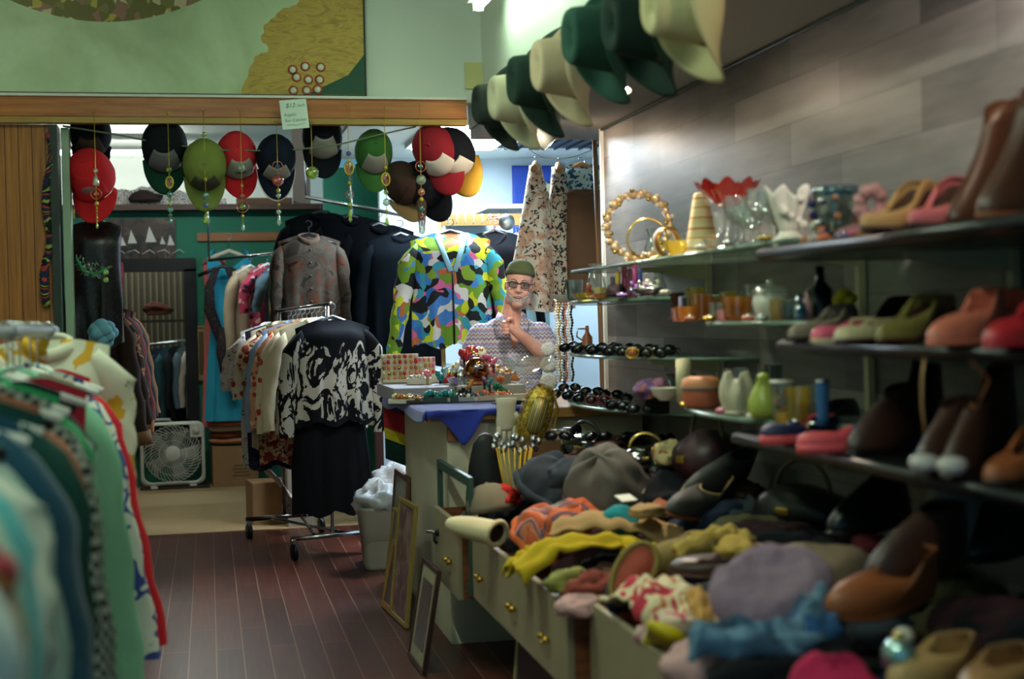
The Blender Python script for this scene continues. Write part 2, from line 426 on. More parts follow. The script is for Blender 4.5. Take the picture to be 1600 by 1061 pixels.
def frame(label, loc, rot, w, h, fm, art, matm=None, fw=.03, mw=.05, depth=.02, name='framed_picture', glassm=None, group=None, cat='picture frame'):
    """stands on its lower edge at loc, faces -y before rotation, spans local x"""
    o = thing(name, label, cat, loc, rot, group)
    b = MB(); b.box((0, 0, fw/2), (w, depth, fw)); b.box((0, 0, h-fw/2), (w, depth, fw))
    for s in (-1, 1): b.box((s*(w/2-fw/2), 0, h/2), (fw, depth, h-2*fw))
    b.build('frame_moulding', fm, o, bevel=.003, flat=True)
    if matm: MB().box((0, -.001, h/2), (w-2*fw+.004, .004, h-2*fw+.004)).build('mount', matm, o, flat=True)
    k = mw if matm else 0
    MB().box((0, -.004 if matm else 0, h/2), (w-2*fw-2*k+.002, .004, h-2*fw-2*k+.002)).build('picture', art, o, flat=True)
    MB().box((0, depth*.3, h/2), (w-fw*.6, .005, h-fw*.6)).build('backing_board', MAT_BROWN, o, flat=True)
    return o
def vessel(name, label, cat, loc, prof, m, n=24, group=None, rot=(0, 0, 0), part='vessel', solid=0, more=()):
    o = thing(name, label, cat, loc, rot, group)
    MB().lathe(prof, n, caps=False).build(part, m, o, solid=solid)
    for nm, pr, mm in more: MB().lathe(pr, n).build(nm, mm, o)
    return o
def goblet(r, h): return [(r*.75, 0), (r*.7, .004), (.006, .012), (.005, h*.4), (r*.5, h*.48), (r*.95, h*.65), (r, h*.85), (r*.92, h)]
def tumbler(r, h): return [(.001, .004), (r*.82, 0), (r*.86, h*.2), (r, h)]
def bowl(r, h): return [(.001, .003), (r*.4, 0), (r*.45, h*.08), (r*.8, h*.4), (r, h)]
def vase(r, h): return [(.001, 0), (r*.7, 0), (r*.95, h*.25), (r, h*.45), (r*.6, h*.75), (r*.5, h*.85), (r*.8, h)]
def bottle(r, h): return [(.001, 0), (r*.95, 0), (r, h*.1), (r, h*.55), (r*.4, h*.72), (r*.35, h*.98), (.001, h)]
MAT_BROWN = mat('dark_brown_board', '#3a2a1e')
# ------------------------------------------------------------------ the room
def plank_floor(t):
    o = t.xyz(t.obj()); v = t.comb(o[1], o[0], 0)
    b = t.new('ShaderNodeTexBrick'); t.put(b.inputs['Vector'], v); b.inputs['Scale'].default_value = 1
    b.inputs['Brick Width'].default_value = 1.15; b.inputs['Row Height'].default_value = .117; b.inputs['Mortar Size'].default_value = .0022
    b.offset = .37; b.inputs['Color1'].default_value = lin('#35130f'); b.inputs['Color2'].default_value = lin('#5c281c'); b.inputs['Mortar'].default_value = lin('#a08468')
    g = t.noise(t.scl(t.obj(), (40, 1.6, 1)), 1.5, 4)
    return t.mix(.35, b.outputs[0], t.ramp(g, [(.3, '#2a0f0c'), (.7, '#6a3022')]))
m_floor = mat('red_brown_floorboards', rough=.36, pat=plank_floor, var=.10, vscale=3, bump=.03, spec=.35)
m_ply = mat('beige_underlay', '#a68a62', rough=.5, var=.12, vscale=3)
def wall_planks(t):
    o = t.xyz(t.obj()); v = t.comb(o[1], o[2], 0)
    b = t.new('ShaderNodeTexBrick'); t.put(b.inputs['Vector'], v); b.inputs['Scale'].default_value = 1
    b.inputs['Brick Width'].default_value = .92; b.inputs['Row Height'].default_value = .15; b.inputs['Mortar Size'].default_value = .0015
    b.offset = .43; b.inputs['Color1'].default_value = lin('#262424'); b.inputs['Color2'].default_value = lin('#8f8985'); b.inputs['Mortar'].default_value = lin('#2d2a28')
    g = t.noise(t.scl(t.obj(), (1, 2.2, 16)), 1.6, 4)
    return t.mix(.28, b.outputs[0], t.ramp(g, [(.3, '#3f3b3a'), (.7, '#8c8680')]))
m_plank = mat('grey_wood_wall_planks', rough=.42, pat=wall_planks, var=.18, vscale=2.2, spec=.5)
m_pale = mat('pale_wall_paint', '#d4dcd0', rough=.8, var=.03)
m_ceil = mat('ceiling_paint', '#b4b2aa', rough=.85, var=.04)
m_soff = mat('soffit_grey_paint', '#86827a', rough=.7, var=.05)
m_blue = mat('pale_blue_wall_paint', '#b9c9d0', rough=.85, var=.04)
m_green = mat('green_wall_paint', '#1d6a52', rough=.7, var=.06)
m_dark = mat('dark_wall_paint', '#1a2422', rough=.8)
m_beamw = mat('orange_stained_wood', rough=.4, pat=p_wood('#945020', '#c27c40', (2, 30, 30)), var=.06, spec=.4)
m_beaml = mat('yellow_pine_lip', rough=.45, pat=p_wood('#9a7a34', '#b89444', (2, 30, 30)), var=.05)
def bead(t):
    o = t.xyz(t.obj()); f = t.math('FRACT', t.math('MULTIPLY', o[0], 16.5))
    c = t.ramp(t.noise(t.scl(t.obj(), (40, 40, 2)), 1.5, 4), [(.3, '#86501c'), (.7, '#b67630')])
    return t.mix(t.math('LESS_THAN', f, .07), c, '#4a2c12')
m_bead = mat('beadboard_pine', rough=.4, pat=bead, var=.06, spec=.4)
m_trimd = mat('dark_trim_paint', '#23302b', rough=.5); m_trimp = mat('pale_green_trim_paint', '#9bb59a', rough=.5)
m_white = mat('white_paint', '#e4e4dc', rough=.6, var=.03)
m_black = mat('black_paint', '#0c0c0e', rough=.35, var=.05)
m_chrome = mat('chrome', '#c8ccd0', rough=.16, metal=1, var=0)
m_steel = mat('dull_steel', '#8c9294', rough=.32, metal=1, var=.05)
m_brass = mat('brass', '#c9a545', rough=.25, metal=1, var=.05)

struct('floor', MB().box((.4, 4.6, -.05), (6.8, 11.1, .1)), m_floor)
struct('floor_back', MB().box((.8, 13.1, -.046), (6.4, 5.9, .1)), m_ply)
struct('wall_right', MB().box((2.04, 3.2, 1.25), (.12, 7.5, 2.5)), m_plank)
struct('trim_wall_end', MB().box((2.04, 6.965, 1.25), (.15, .03, 2.5)), m_white)
struct('ceiling', MB().box((-.55, 3.2, 3.13), (3.9, 8, .06)), m_ceil)
struct('ceiling_soffit', MB().box((1.74, 3.3, 2.43), (.72, 8.2, .06)), m_soff)
struct('trim_cornice', MB().tube([(1.968, -.5, 2.392), (1.968, 6.94, 2.392)], .007, 6), m_trimd)
struct('wall_soffit_face', MB().box((1.395, 3.3, 2.78), (.05, 8.2, .66)), m_pale)
struct('wall_left', MB().box((-2.05, 3.2, 1.5), (.1, 7.6, 3.2)), m_pale)
struct('wall_header', MB().box((-.35, 7.05, 2.83), (3.44, .1, .6)), m_pale)
struct('wall_beadboard', MB().box((-1.37, 7.05, 1.2), (1.34, .1, 2.42)), m_bead)
b = MB().box((-.36, 6.975, 2.485), (3.28, .05, .10)); b.box((-.36, 6.968, 2.449), (3.28, .05, .012))
struct('trim_beam', b, m_beamw)
struct('trim_beam_lip', MB().box((-.36, 6.965, 2.424), (3.28, .06, .026)), m_beaml)
struct('trim_beam_cap', MB().box((-.36, 6.965, 2.541), (3.28, .07, .012)), m_white)
struct('trim_jamb', MB().box((-.685, 7.03, 1.2), (.035, .15, 2.41)), m_trimd)
struct('trim_jamb_pale', MB().box((-.640, 7.08, 1.2), (.035, .10, 2.40)), m_trimp)
# back rooms
YG = 13.3
g = MB()
g.box((-1.20, YG+.05, 1.25), (.66, .1, 2.5)); g.box((.55, YG+.05, 1.25), (1.34, .1, 2.5)); g.box((-.495, YG+.05, 2.26), (.75, .1, .48)); g.box((-.495, YG+.05, .17), (.75, .1, .34))
struct('wall_green', g, m_green)
struct('wall_green_right', MB().box((1.62, 11.6, 1.35), (1.36, .1, 2.7)), m_green)
struct('wall_inner_left', MB().box((-1.55, 11.2, 1.6), (.1, 8.3, 3.3)), m_dark)
struct('wall_back', MB().box((-.1, 15.9, 1.75), (2.9, .1, 3.5)), m_white)
struct('ceiling_back_left', MB().box((-.35, 11.5, 3.33), (2.5, 8.9, .06)), m_white)
struct('ceiling_back_right', MB().box((2.05, 9.0, 2.72), (2.3, 3.7, .06)), m_pale)
struct('wall_blue', MB().box((2.6, 10.85, 1.35), (2.6, .1, 2.8)), m_blue)
struct('wall_back_right', MB().box((3.25, 9.0, 1.35), (.1, 3.9, 2.8)), m_blue)
struct('wall_divider', MB().box((.86, 9.0, 3.0), (.06, 3.9, .60)), m_white)
struct('trim_shelf', MB().box((-.1, YG-.03, 2.52), (2.35, .26, .05)), mat('dark_shelf_wood', rough=.5, pat=p_wood('#38231a', '#57382a')))
struct('trim_rail', MB().box((.55, YG-.015, 2.255), (1.25, .03, .075)), mat('rail_wood', rough=.45, pat=p_wood('#7c4a22', '#9a6132')))
struct('wall_stub', MB().box((.62, 10.35, .55), (.19, .3, 1.10)), mat('beige_post_paint', '#a59a84', rough=.7))
struct('wall_low_blue', MB().box((1.38, 9.55, .5), (.56, .06, 1.0)), m_blue)
struct('trim_low_post', MB().box((1.10, 9.5, .6), (.05, .10, 1.2)), mat('dark_red_post', '#3b211c', rough=.5))
# black-framed opening in the green wall, with the stock closet behind it
struct('wall_closet', MB().box((-.495, YG+1.35, 1.2), (1.3, .06, 2.4)), mat('slatted_closet_back', rough=.7, pat=p_stripe([(0, '#5a4d3e'), (.5, '#8a7a62'), (.85, '#2a241e')], 17, 0)))
fr = MB(); fr.box((-.495, YG-.02, 2.005), (.80, .07, .12)); fr.box((-.495, YG-.02, .37), (.80, .07, .12))
for s in (-1, 1): fr.box((-.495+s*.345, YG-.02, 1.19), (.11, .07, 1.55))
struct('trim_black_frame', fr, m_black)

# lamps of the place, and two spotlights added for effect
m_tubeg = mat('greenish_lamp_tube', '#d8ffd8', emit=AISLE_TUBE, ecol='#e2f8de', var=0)
m_tubew = mat('white_lamp_tube', '#ffffff', emit=BACK_TUBE, ecol='#f4fff6', var=0)
m_panel = mat('lit_diffuser', '#ffffff', emit=PANEL, ecol='#dcefff', var=0)
def tube_light(label, loc, rz, L, m, group=None):
    o = thing('fluorescent_light', label, 'ceiling light', loc, rz, group)
    MB().prism([(-.06, .06), (-.05, .02), (.05, .02), (.06, .06)], L+.06).build('housing', m_white, o, bevel=.003, flat=True)
    for s in (-1, 1): MB().box((0, s*(L/2+.01), .005), (.05, .02, .045)).build('lamp_holder', m_white, o, bevel=.003, flat=True)
    MB().tube([(0, -L/2, 0), (0, L/2, 0)], .019, 12).build('lamp_tube', m, o); return o
tube_light('lit fluorescent tube high beside the soffit above the row of hats', (1.235, 5.75, 2.865), 0, 1.2, mat('soft_green_lamp_tube', '#d8ffd8', emit=11, ecol='#d8f8d8', var=0))
tube_light('lit fluorescent tube over the aisle nearest the shop front', (-.1, 1.6, 3.03), 0, 1.2, m_tubeg)
tube_light('lit fluorescent tube over the middle of the aisle', (-.1, 4.5, 3.03), 0, 1.2, m_tubeg)
tube_light('white fluorescent tube glowing beyond the green wall behind the caps', (-.85, 14.3, 3.14), R(90), 1.2, m_tubew)
tube_light('fluorescent tube on the ceiling of the left back room', (-.3, 11.0, 3.24), R(90), 1.2, m_tubew)
o = thing('ceiling_panel_light', 'lit square ceiling panel in the bright back room', 'ceiling light', (1.72, 9.35, 2.67))
MB().box((0, 0, .005), (.66, 1.26, .03)).build('frame', m_white, o, flat=True); MB().box((0, 0, -.014), (.58, 1.18, .01)).build('diffuser', m_panel, o, flat=True)
o = thing('ceiling_panel_light', 'unlit dark louvred ceiling panel above the hanging skirts', 'ceiling light', (2.36, 9.6, 2.67))
MB().box((0, 0, .005), (.80, .60, .03)).build('frame', m_trimd, o, flat=True)
b = MB()
for i in range(9): b.box((-.36+i*.09, 0, -.012), (.012, .56, .03))
b.build('louvre', m_black, o, flat=True)
def can(label, loc, to, lit, power=0, col=(1, .82, .62), size=70):
    o = thing('track_spotlight', label, 'spotlight', loc)
    d = (V(to)-V(loc)).normalized(); q = d.to_track_quat('-Z', 'Y').to_euler(); M = Matrix.Translation((0, 0, -.07)) @ q.to_matrix().to_4x4()
    MB().lathe([(.012, 0), (.012, -.04)], 10).build('mounting_stem', m_steel, o)
    MB().lathe([(.02, .05), (.035, .04), (.04, 0), (.046, -.05), (.042, -.05), (.036, -.01), (.0, .0)], 20, M).build('lamp_can', mat('grey_lamp_can', '#6c7470', rough=.4), o)
    MB().ball((0, 0, -.03), (.032, .032, .022), 14, 8, M).build('bulb', mat('lit_bulb', '#fff2e0', emit=BULB if lit else 0, ecol='#ffe3c4', var=0) if lit else m_white, o)
    if power:
        spot('lamp_beam', V(loc)+V((0, 0, -.07))+d*.06, to, power, col, size)
    return o
LP = onZ(966, 95, 2.40)
can('small lit warm spotlight under the soffit behind the green hat', (LP.x, LP.y, 2.40), (1.5, 4.6, .8), True, 32, (1, .86, .68), 95)
can('ceiling spotlight shining on the grey plank wall above the shoes', (1.60, 2.55, 2.40), (1.98, 3.75, 2.12), True, 20, (1, .94, .90), 62)
can('added ceiling spotlight for the bluish glow on the end of the grey plank wall', (1.62, 6.75, 2.40), (1.98, 6.7, 2.0), True, 10, (.75, .9, 1), 90)  # added lamp imitating the glow that the back room throws here
can('added ceiling spotlight over the counter brightening the shopkeeper', (1.50, 6.55, 2.40), (1.66, 8.05, 1.5), True, 20, (1, .95, .9), 62)  # lamp added behind the hats to brighten the man
# ------------------------------------------------------------------ painting and card over the beam
def art_big(t):
    o = t.xyz(t.obj()); n = t.noise(t.obj(), 2.2, 3, .5, .8)
    base = t.ramp(n, [(.3, '#b2c298'), (.55, '#cfe0ba'), (.75, '#dae6c8')])
    # ochre field at the right, its edge wavering
    x = t.math('MULTIPLY_ADD', t.noise(t.obj(), 3.5, 3), .45, t.math('MULTIPLY_ADD', o[2], -.45, o[0]))
    sw = t.noise(t.scl(t.obj(), (3, 1, 12)), 2.2, 3, .5, 2.2)
    och = t.ramp(sw, [(.3, '#a5853c'), (.5, '#c7a854'), (.62, '#b3924a'), (.8, '#8c7a3a')])
    c = t.mix(t.math('GREATER_THAN', x, .40), base, och)
    # flowery band along the upper edge, left of the middle
    dx = t.math('ADD', o[0], .45); zz = t.math('MULTIPLY_ADD', t.math('MULTIPLY', dx, dx), .54, .335)
    v = t.new('ShaderNodeTexVoronoi'); t.put(v.inputs['Vector'], t.obj()); v.inputs['Scale'].default_value = 26
    fl = t.ramp(t.xyz(v.outputs['Color'])[0], [(0, '#7d7448'), (.45, '#8b8455'), (.6, '#c7b25a'), (.75, '#a87a6c'), (.88, '#d9c9a8')], 'CONSTANT')
    return t.mix(t.math('GREATER_THAN', o[2], zz), c, fl)
m_art = mat('green_and_ochre_canvas', rough=.6, pat=art_big, var=.06, vscale=30)
o = thing('painting', 'long pale green and ochre painting on the wall above the wooden beam', 'painting', (0, 6.985, 2.556))
MB().box((-.62, 0, .32), (2.80, .025, .64)).build('canvas', m_art, o, flat=True)
b = MB(); b.box((-.62, -.003, -.004), (2.80, .028, .012)); b.box((.785, -.003, .32), (.008, .028, .65)); b.build('canvas_edge', m_trimd, o, flat=True)
b = MB()
rr = rnd(4); wh = mat('art_white', '#dfe6d0', rough=.6); rd = mat('art_red', '#b4553f', rough=.6); gr = mat('art_green', '#22503e', rough=.6)
dots = [(.44+.06*(i % 3)+rr.uniform(-.012, .012), .03+.05*(i//3)+rr.uniform(-.01, .01)) for i in range(9)]
for x, z in dots:
    MB().lathe([(.024, 0), (.024, .002)], 18, T(x, -.0135, z, 90)).build('red_disc', rd, o); MB().lathe([(.015, .0), (.015, .004)], 18, T(x, -.0135, z, 90)).build('white_disc', wh, o)
MB().prism([(.50, .004), (.78, .004), (.78, .20), (.70, .10)], .002, T(0, -.0135, 0)).build('green_corner', gr, o, flat=True)

c = onY(460, 178.5, 6.90); o = thing('price_card', 'handwritten white price card fixed to the beam beside the sun catchers', 'card', c, (R(-8), R(-5), 0))
MB().box((0, 0, 0), (.128, .0015, .144)).build('card', mat('card_stock', '#dfeee2', var=.02), o, flat=True)
ink = mat('grey_ink', '#5f7f78', var=0)
def text(s, parent, m, loc, size, rot=(PI/2, 0, 0), shear=.25, name='lettering', align='CENTER', ext=.0003):
    cu = bpy.data.curves.new(name, 'FONT'); cu.body = s; cu.size = size; cu.shear = shear; cu.align_x = align; cu.extrude = ext
    q = bpy.data.objects.new(name, cu); C.objects.link(q); q.parent = parent; q.location = loc; q.rotation_euler = rot
    bpy.context.view_layer.update(); me = bpy.data.meshes.new_from_object(q.evaluated_get(bpy.context.evaluated_depsgraph_get())); me.materials.clear(); me.materials.append(m)
    n = bpy.data.objects.new(name, me); C.objects.link(n); n.parent = parent; n.location = loc; n.rotation_euler = rot
    bpy.data.objects.remove(q); return n
text('$12', o, ink, (-.015, -.0014, .034), .030); text('each', o, ink, (.036, -.0014, .036), .019)
text('Angelic', o, ink, (-.022, -.0014, -.008), .021); text('Sun Catcher', o, ink, (.002, -.0014, -.036), .021)
MB().tube([(-.04, -.0014, -.051), (-.01, -.0014, -.05), (.004, -.0014, -.056), (.02, -.0014, -.051), (.045, -.0014, -.049)], .0008, 4).build('underline', ink, o)
q = onY(742, 118, 6.985); tag(MB().box((0, 0, 0), (.10, .006, .13)).build('paper_notice', mat('yellowed_paper', '#c9c489'), None, q, flat=True), 'yellowed paper notice stuck on the pale wall beyond the front hat', 'notice')

# ------------------------------------------------------------------ sun catchers along the beam
gold = mat('gold_thread', '#c8b445', rough=.4, metal=.6); XT = {k: glass('crystal_'+k, c, .05, .22, .35) for k, c in dict(clear='#eefff0', green='#a8f0a0', aqua='#8fe6dc', lime='#d6f26a', blue='#7a9cff', pink='#ff9a8a', amber='#ffb060', rose='#e8705a').items()}
def catcher(px, y0, spec, label):
    p = onY(px, y0, 6.915); o = thing('sun_catcher', label, 'sun catcher', p, 0, 'sun catchers hanging from the beam'); k = mpp(p)
    end = max(s[1] for s in spec)-y0
    MB().tube([(0, 0, 0), (0, 0, -end*k)], .0016, 6).build('cord', gold, o)
    MB().tube([(-.01, .01, .004), (0, -.004, 0), (.01, .01, .004)], .0018, 6).build('hook', gold, o)
    for kind, y, r, c in spec:
        z = -(y-y0)*k; q = r*k
        if kind == 'o': MB().ball((0, -.002, z), (q, q, q), 12, 8).build('bead', XT[c], o)
        elif kind == 'b': MB().ball((0, 0, z), (q*.8, q*.8, q), 8, 5).build('bead', gold, o)
        elif kind == 'r':
            MB().tube([(q*math.cos(a), 0, z+q*math.sin(a)) for a in [2*PI*i/20 for i in range(20)]], .0022, 6, closed=True).build('ring', mat('copper_ring', '#b8705a', rough=.3, metal=.8), o)
            MB().ball((0, 0, z), (q*.5,)*3, 10, 7).build('bead', XT[c], o)
        elif kind == 'e': MB().tube([(q*.62*math.cos(a), 0, z+q*math.sin(a)) for a in [2*PI*i/20 for i in range(20)]], .004, 6, closed=True).build('oval_ring', gold, o); MB().ball((0, .002, z), (q*.5, .003, q*.85), 12, 8).build('oval_stone', XT[c], o)
        elif kind == 'd': MB().lathe([(.001, z-q*1.8), (q*.75, z-q*.9), (q*.55, z), (.003, z+q*1.6)], 8).build('drop', XT[c], o)
        elif kind == 't': MB().lathe([(q*.75, z-q*1.4), (q*.9, z-q), (q*.5, z+q), (.003, z+q*1.5)], 10).build('pendant', XT[c], o)
B4 = lambda y, n, d=5: [('b', y+i*d, 2, 0) for i in range(n)]
catcher(147, 176, [('o', 267, 4, 'clear'), ('t', 282, 6, 'clear'), ('r', 303, 8, 'amber'), ('b', 318, 4, 0)]+B4(325, 6)+[('d', 352, 3, 'lime')], 'sun catcher in front of the red cap, leftmost on the beam')
catcher(262, 176, [('o', 265, 5, 'lime'), ('e', 285, 9, 'rose'), ('o', 304, 5, 'aqua'), ('o', 312, 3, 'lime'), ('b', 320, 3, 0), ('o', 327, 5, 'aqua'), ('o', 336, 3, 'green'), ('d', 344, 4, 'aqua')], 'sun catcher with an aqua drop in front of the black cap')
catcher(318, 172, [('o', 210, 4, 'lime'), ('b', 280, 4, 0), ('o', 306, 6, 'aqua'), ('o', 320, 4, 'blue'), ('t', 341, 6, 'lime')], 'sun catcher with a fat lime pendant in front of the olive cap')
catcher(375, 172, [('o', 262, 7, 'clear'), ('b', 290, 3, 0), ('o', 306, 4, 'pink'), ('r', 323, 9, 'lime'), ('b', 338, 3, 0), ('d', 354, 4, 'clear')], 'sun catcher with a pink wire ring and clear drop near the price card')
catcher(432, 190, [('r', 260, 8, 'blue'), ('o', 282, 9, 'pink'), ('b', 298, 4, 0), ('o', 306, 4, 'clear'), ('b', 320, 3, 0), ('o', 331, 4, 'clear'), ('d', 344, 5, 'clear')], 'sun catcher with a coral rose in front of the navy cap')
catcher(486, 190, [('o', 270, 10, 'lime')], 'short sun catcher ending in one big green crystal ball')
catcher(543, 165, [('o', 240, 4, 'blue'), ('e', 262, 11, 'amber'), ('b', 286, 4, 0), ('r', 304, 6, 'clear'), ('o', 320, 4, 'lime'), ('t', 333, 4, 'lime'), ('d', 340, 4, 'lime')], 'sun catcher with a gold oval ring in front of the dark coats')
catcher(600, 165, [('b', 262, 4, 0), ('e', 280, 10, 'rose'), ('o', 300, 4, 'lime'), ('o', 316, 6, 'clear'), ('b', 330, 3, 0), ('t', 346, 4, 'lime')], 'sun catcher with a red oval and lime tip, second from the right end')
catcher(655, 160, [('r', 260, 8, 'aqua'), ('o', 281, 8, 'clear'), ('o', 300, 6, 'amber'), ('b', 312, 4, 0), ('o', 326, 5, 'aqua'), ('o', 340, 5, 'pink'), ('d', 356, 6, 'clear')], 'rightmost sun catcher with a milky oval bead and feathery tail')
q = bpy.context.scene.objects.get('sun_catcher.008')
b = MB()
for i in range(26):
    z = -.46-.006*i; r2 = rnd(i)
    for s in (-1, 1): b.tube([(0, 0, z), (s*.012, .003, z-.012), (s*(.026-.0006*i), r2.uniform(-.01, .01), z-.035)], .0016, 4)
b.build('feather', mat('brown_feather', '#6b5648'), q)

# ------------------------------------------------------------------ cord and caps under the beam
cord = mat('green_cord', '#6f7f63'); pts = [onY(x, y, 7.0+.0*i) for i, (x, y) in enumerate([(98, 197), (180, 210), (262, 226), (350, 235), (440, 236), (520, 228), (600, 209), (650, 198)])]
tag(MB().tube([p-pts[0] for p in pts], .004, 6).build('clothesline', cord, None, pts[0]), 'green cord strung across the opening under the beam', 'cord')
cl = {k: cloth('cap_'+k, c) for k, c in dict(red='#c8232a', black='#10141c', green='#123c2c', olive='#7d8a44', grey='#6d6b70', navy='#121a2c', white='#d6d2c8', dgreen='#3a6a34', brown='#43302a', tan='#7b6a48', mustard='#a27a26', maroon='#8a1f2c', camo='#4a4a38', bred='#d0303a', lgrey='#98948e').items()}
def hung_cap(px, y0, y1, Y, crown, front, bill, label, rz=0, ry=0, rx=78, logo=None, w=72, piping=False):
    """cap hung by its strap: crown towards the shop, bill straight down"""
    p = onY(px, (y0+y1)/2, Y); k = mpp(p); s = w*k/.176
    M = Matrix.Rotation(R(ry), 4, 'Y') @ Matrix.Rotation(R(rz), 4, 'Z') @ Matrix.Rotation(R(rx), 4, 'X')
    e = M.to_euler(); off = M @ V((0, .03*s, .03*s))
    o = cap(label, p+off, e, crown, front, bill, s, 'caps hung along the cord', logo)
    if piping:
        q = []
        for i in range(23):
            u = i/22; a = -PI/2+(u-.5)*2.15; x = s*.083*math.cos(a)*1.1; y = s*.098*math.sin(a)-s*.085*(max(0, math.cos((u-.5)*PI))**.5); q.append((x, y, -s*.9*(x*x)/.09*.12*1.5-.006))
        MB().tube(q, .004, 6).build('bill_piping', cl['white'], o)
    return o
hung_cap(143, 200, 250, 7.26, cl['black'], cl['brown'], cl['black'], 'dark brown cap half hidden behind the all red cap', w=66)
hung_cap(149, 243, 352, 7.17, cl['red'], cl['red'], cl['red'], 'all red cap hanging leftmost in the opening', rz=-8, ry=-8, rx=62, logo=mat('cap_thread_grey', '#8f6a66'), w=76)
hung_cap(258, 202, 290, 7.14, cl['black'], cl['grey'], cl['green'], 'black cap with grey front and dark green bill', w=74)
hung_cap(320, 208, 330, 7.10, cl['olive'], cl['camo'], cl['olive'], 'olive cap with a rounded olive bill and dark camouflage front', rx=95, w=71)
hung_cap(370, 200, 318, 7.16, cl['bred'], cl['lgrey'], cl['red'], 'bright red cap with a pale grey front panel', rz=6, ry=-6, rx=78, w=66, logo=mat('cap_patch_green', '#57694c'))
hung_cap(431, 204, 314, 7.12, cl['navy'], cl['lgrey'], cl['navy'], 'navy cap with white-edged bill and pale patch', w=64, rx=88, piping=True)
hung_cap(503, 200, 262, 7.2, cl['black'], cl['lgrey'], cl['black'], 'black cap with grey mesh front next to the green crystal ball', w=66, rx=70)
hung_cap(583, 215, 292, 7.16, cl['dgreen'], cl['lgrey'], cl['dgreen'], 'green cap with white front and green bill before the dark coats', w=62, rx=74)
hung_cap(622, 262, 345, 7.22, cl['brown'], cl['brown'], cl['tan'], 'brown and tan cap hanging behind the rightmost sun catchers', rz=30, ry=-20, w=62)
hung_cap(670, 262, 330, 7.24, cl['black'], cl['black'], cl['black'], 'black cap tilted beneath the red and white cap', rz=-25, ry=-35, w=66)
hung_cap(688, 202, 296, 7.10, cl['maroon'], cl['white'], cl['maroon'], 'maroon and white cap at the right end of the cord', rz=-18, ry=-24, w=72)
hung_cap(716, 205, 298, 7.16, cl['black'], cl['white'], cl['mustard'], 'black cap with a mustard bill at the right end under the beam', rz=-20, ry=-26, w=72)
# braid on the beadboard
st = [onY(x, y, 6.97) for x, y in [(78, 208), (80, 225), (76, 260), (80, 300), (72, 350), (75, 400), (68, 440), (72, 478)]]
mbr = mat('braided_cord', pat=p_stripe([(0, '#1c2a4a'), (.25, '#a33b3b'), (.45, '#15181c'), (.65, '#94a04a'), (.8, '#20242c')], 14, 2, .3), rough=.9)
o = thing('braided_belt', 'multicoloured braided belt hanging on the pine beadboard', 'belt', st[0])
for ph in (0, 2.1, 4.2):
    MB().tube([p-st[0]+V((.012*math.sin(i*1.9+ph), .006*math.cos(i*1.9+ph), 0)) for i, p in enumerate([st[0].lerp(st[-1], j/39)+V((.012*math.sin(j*.33), 0, 0)) for j in range(40)])], .012, 7).build('strand', mbr, o)

# ------------------------------------------------------------------ row of hats on the soffit edge
HC = dict(cream=cloth('hat_cream_felt', '#b9b598'), dkgreen=cloth('hat_dark_green_felt', '#1c3028'), beige=cloth('hat_beige_felt', '#b0a184'), grn=cloth('hat_green_felt', '#24463a'), char=cloth('hat_charcoal_felt', '#2c3430'), wheat=cloth('hat_wheat_felt', '#c2b98c'))
bandm = cloth('hat_band_dark', '#4d4438'); bandr = cloth('hat_band_rust', '#8a5a44')
def side_hat(px, py, X, m, band, s, label, ry=-90, rz=0, rx=0, curl=.10):
    p = onX(px, py, X)
    e = (Matrix.Rotation(R(rz), 4, 'Z') @ Matrix.Rotation(R(ry), 4, 'Y') @ Matrix.Rotation(R(rx), 4, 'X') @ Matrix.Rotation(R(90), 4, 'Z')).to_euler()
    h = cowboy(label, p, e, m, band, s, 'hats hung in a row along the soffit', curl, brim=.175, H=.155)
    z0 = .165*s
    b = MB().tube([(0, 0, 0), (0, 0, 2.40-p.z-z0*.98 if 2.40-p.z > z0 else .02)], .0015, 5)
    return h
side_hat(798, 165, 1.27, HC['char'], bandm, 1.0, 'dark charcoal hat at the far end of the hat row', rz=8)
side_hat(830, 155, 1.27, HC['cream'], bandr, 1.05, 'cream felt hat second from the far end of the row', rz=8)
side_hat(866, 128, 1.27, HC['dkgreen'], bandm, 1.08, 'dark green hat between the cream and beige hats', rz=7)
side_hat(909, 105, 1.28, HC['beige'], bandm, 1.08, 'beige felt hat with a pale brim edge in mid row', rz=6)
side_hat(965, 60, 1.28, HC['grn'], bandm, 1.08, 'green felt hat beside the warm soffit spotlight', rz=8)
side_hat(1036, 38, 1.29, HC['dkgreen'], bandm, 1.08, 'large dark green hat in front of the pale hat', rz=8)
side_hat(1108, 5, 1.29, HC['wheat'], bandr, 1.08, 'wheat coloured hat nearest the shop front', rz=4)

o = thing('hat_rail', 'thin steel rail under the soffit edge carrying the row of hats', 'rail', (1.297, 3.3, 2.335))
MB().tube([(0, 0, 0), (0, 2.95, 0)], .006, 8).build('bar', m_steel, o)
for y in (.05, 1.45, 2.9): MB().tube([(0, y, 0), (.05, y, .04), (.095, y, .066)], .004, 6).build('bracket', m_steel, o)
# ------------------------------------------------------------------ left back room
def at(px, py, Y): return onY(px, py, Y)
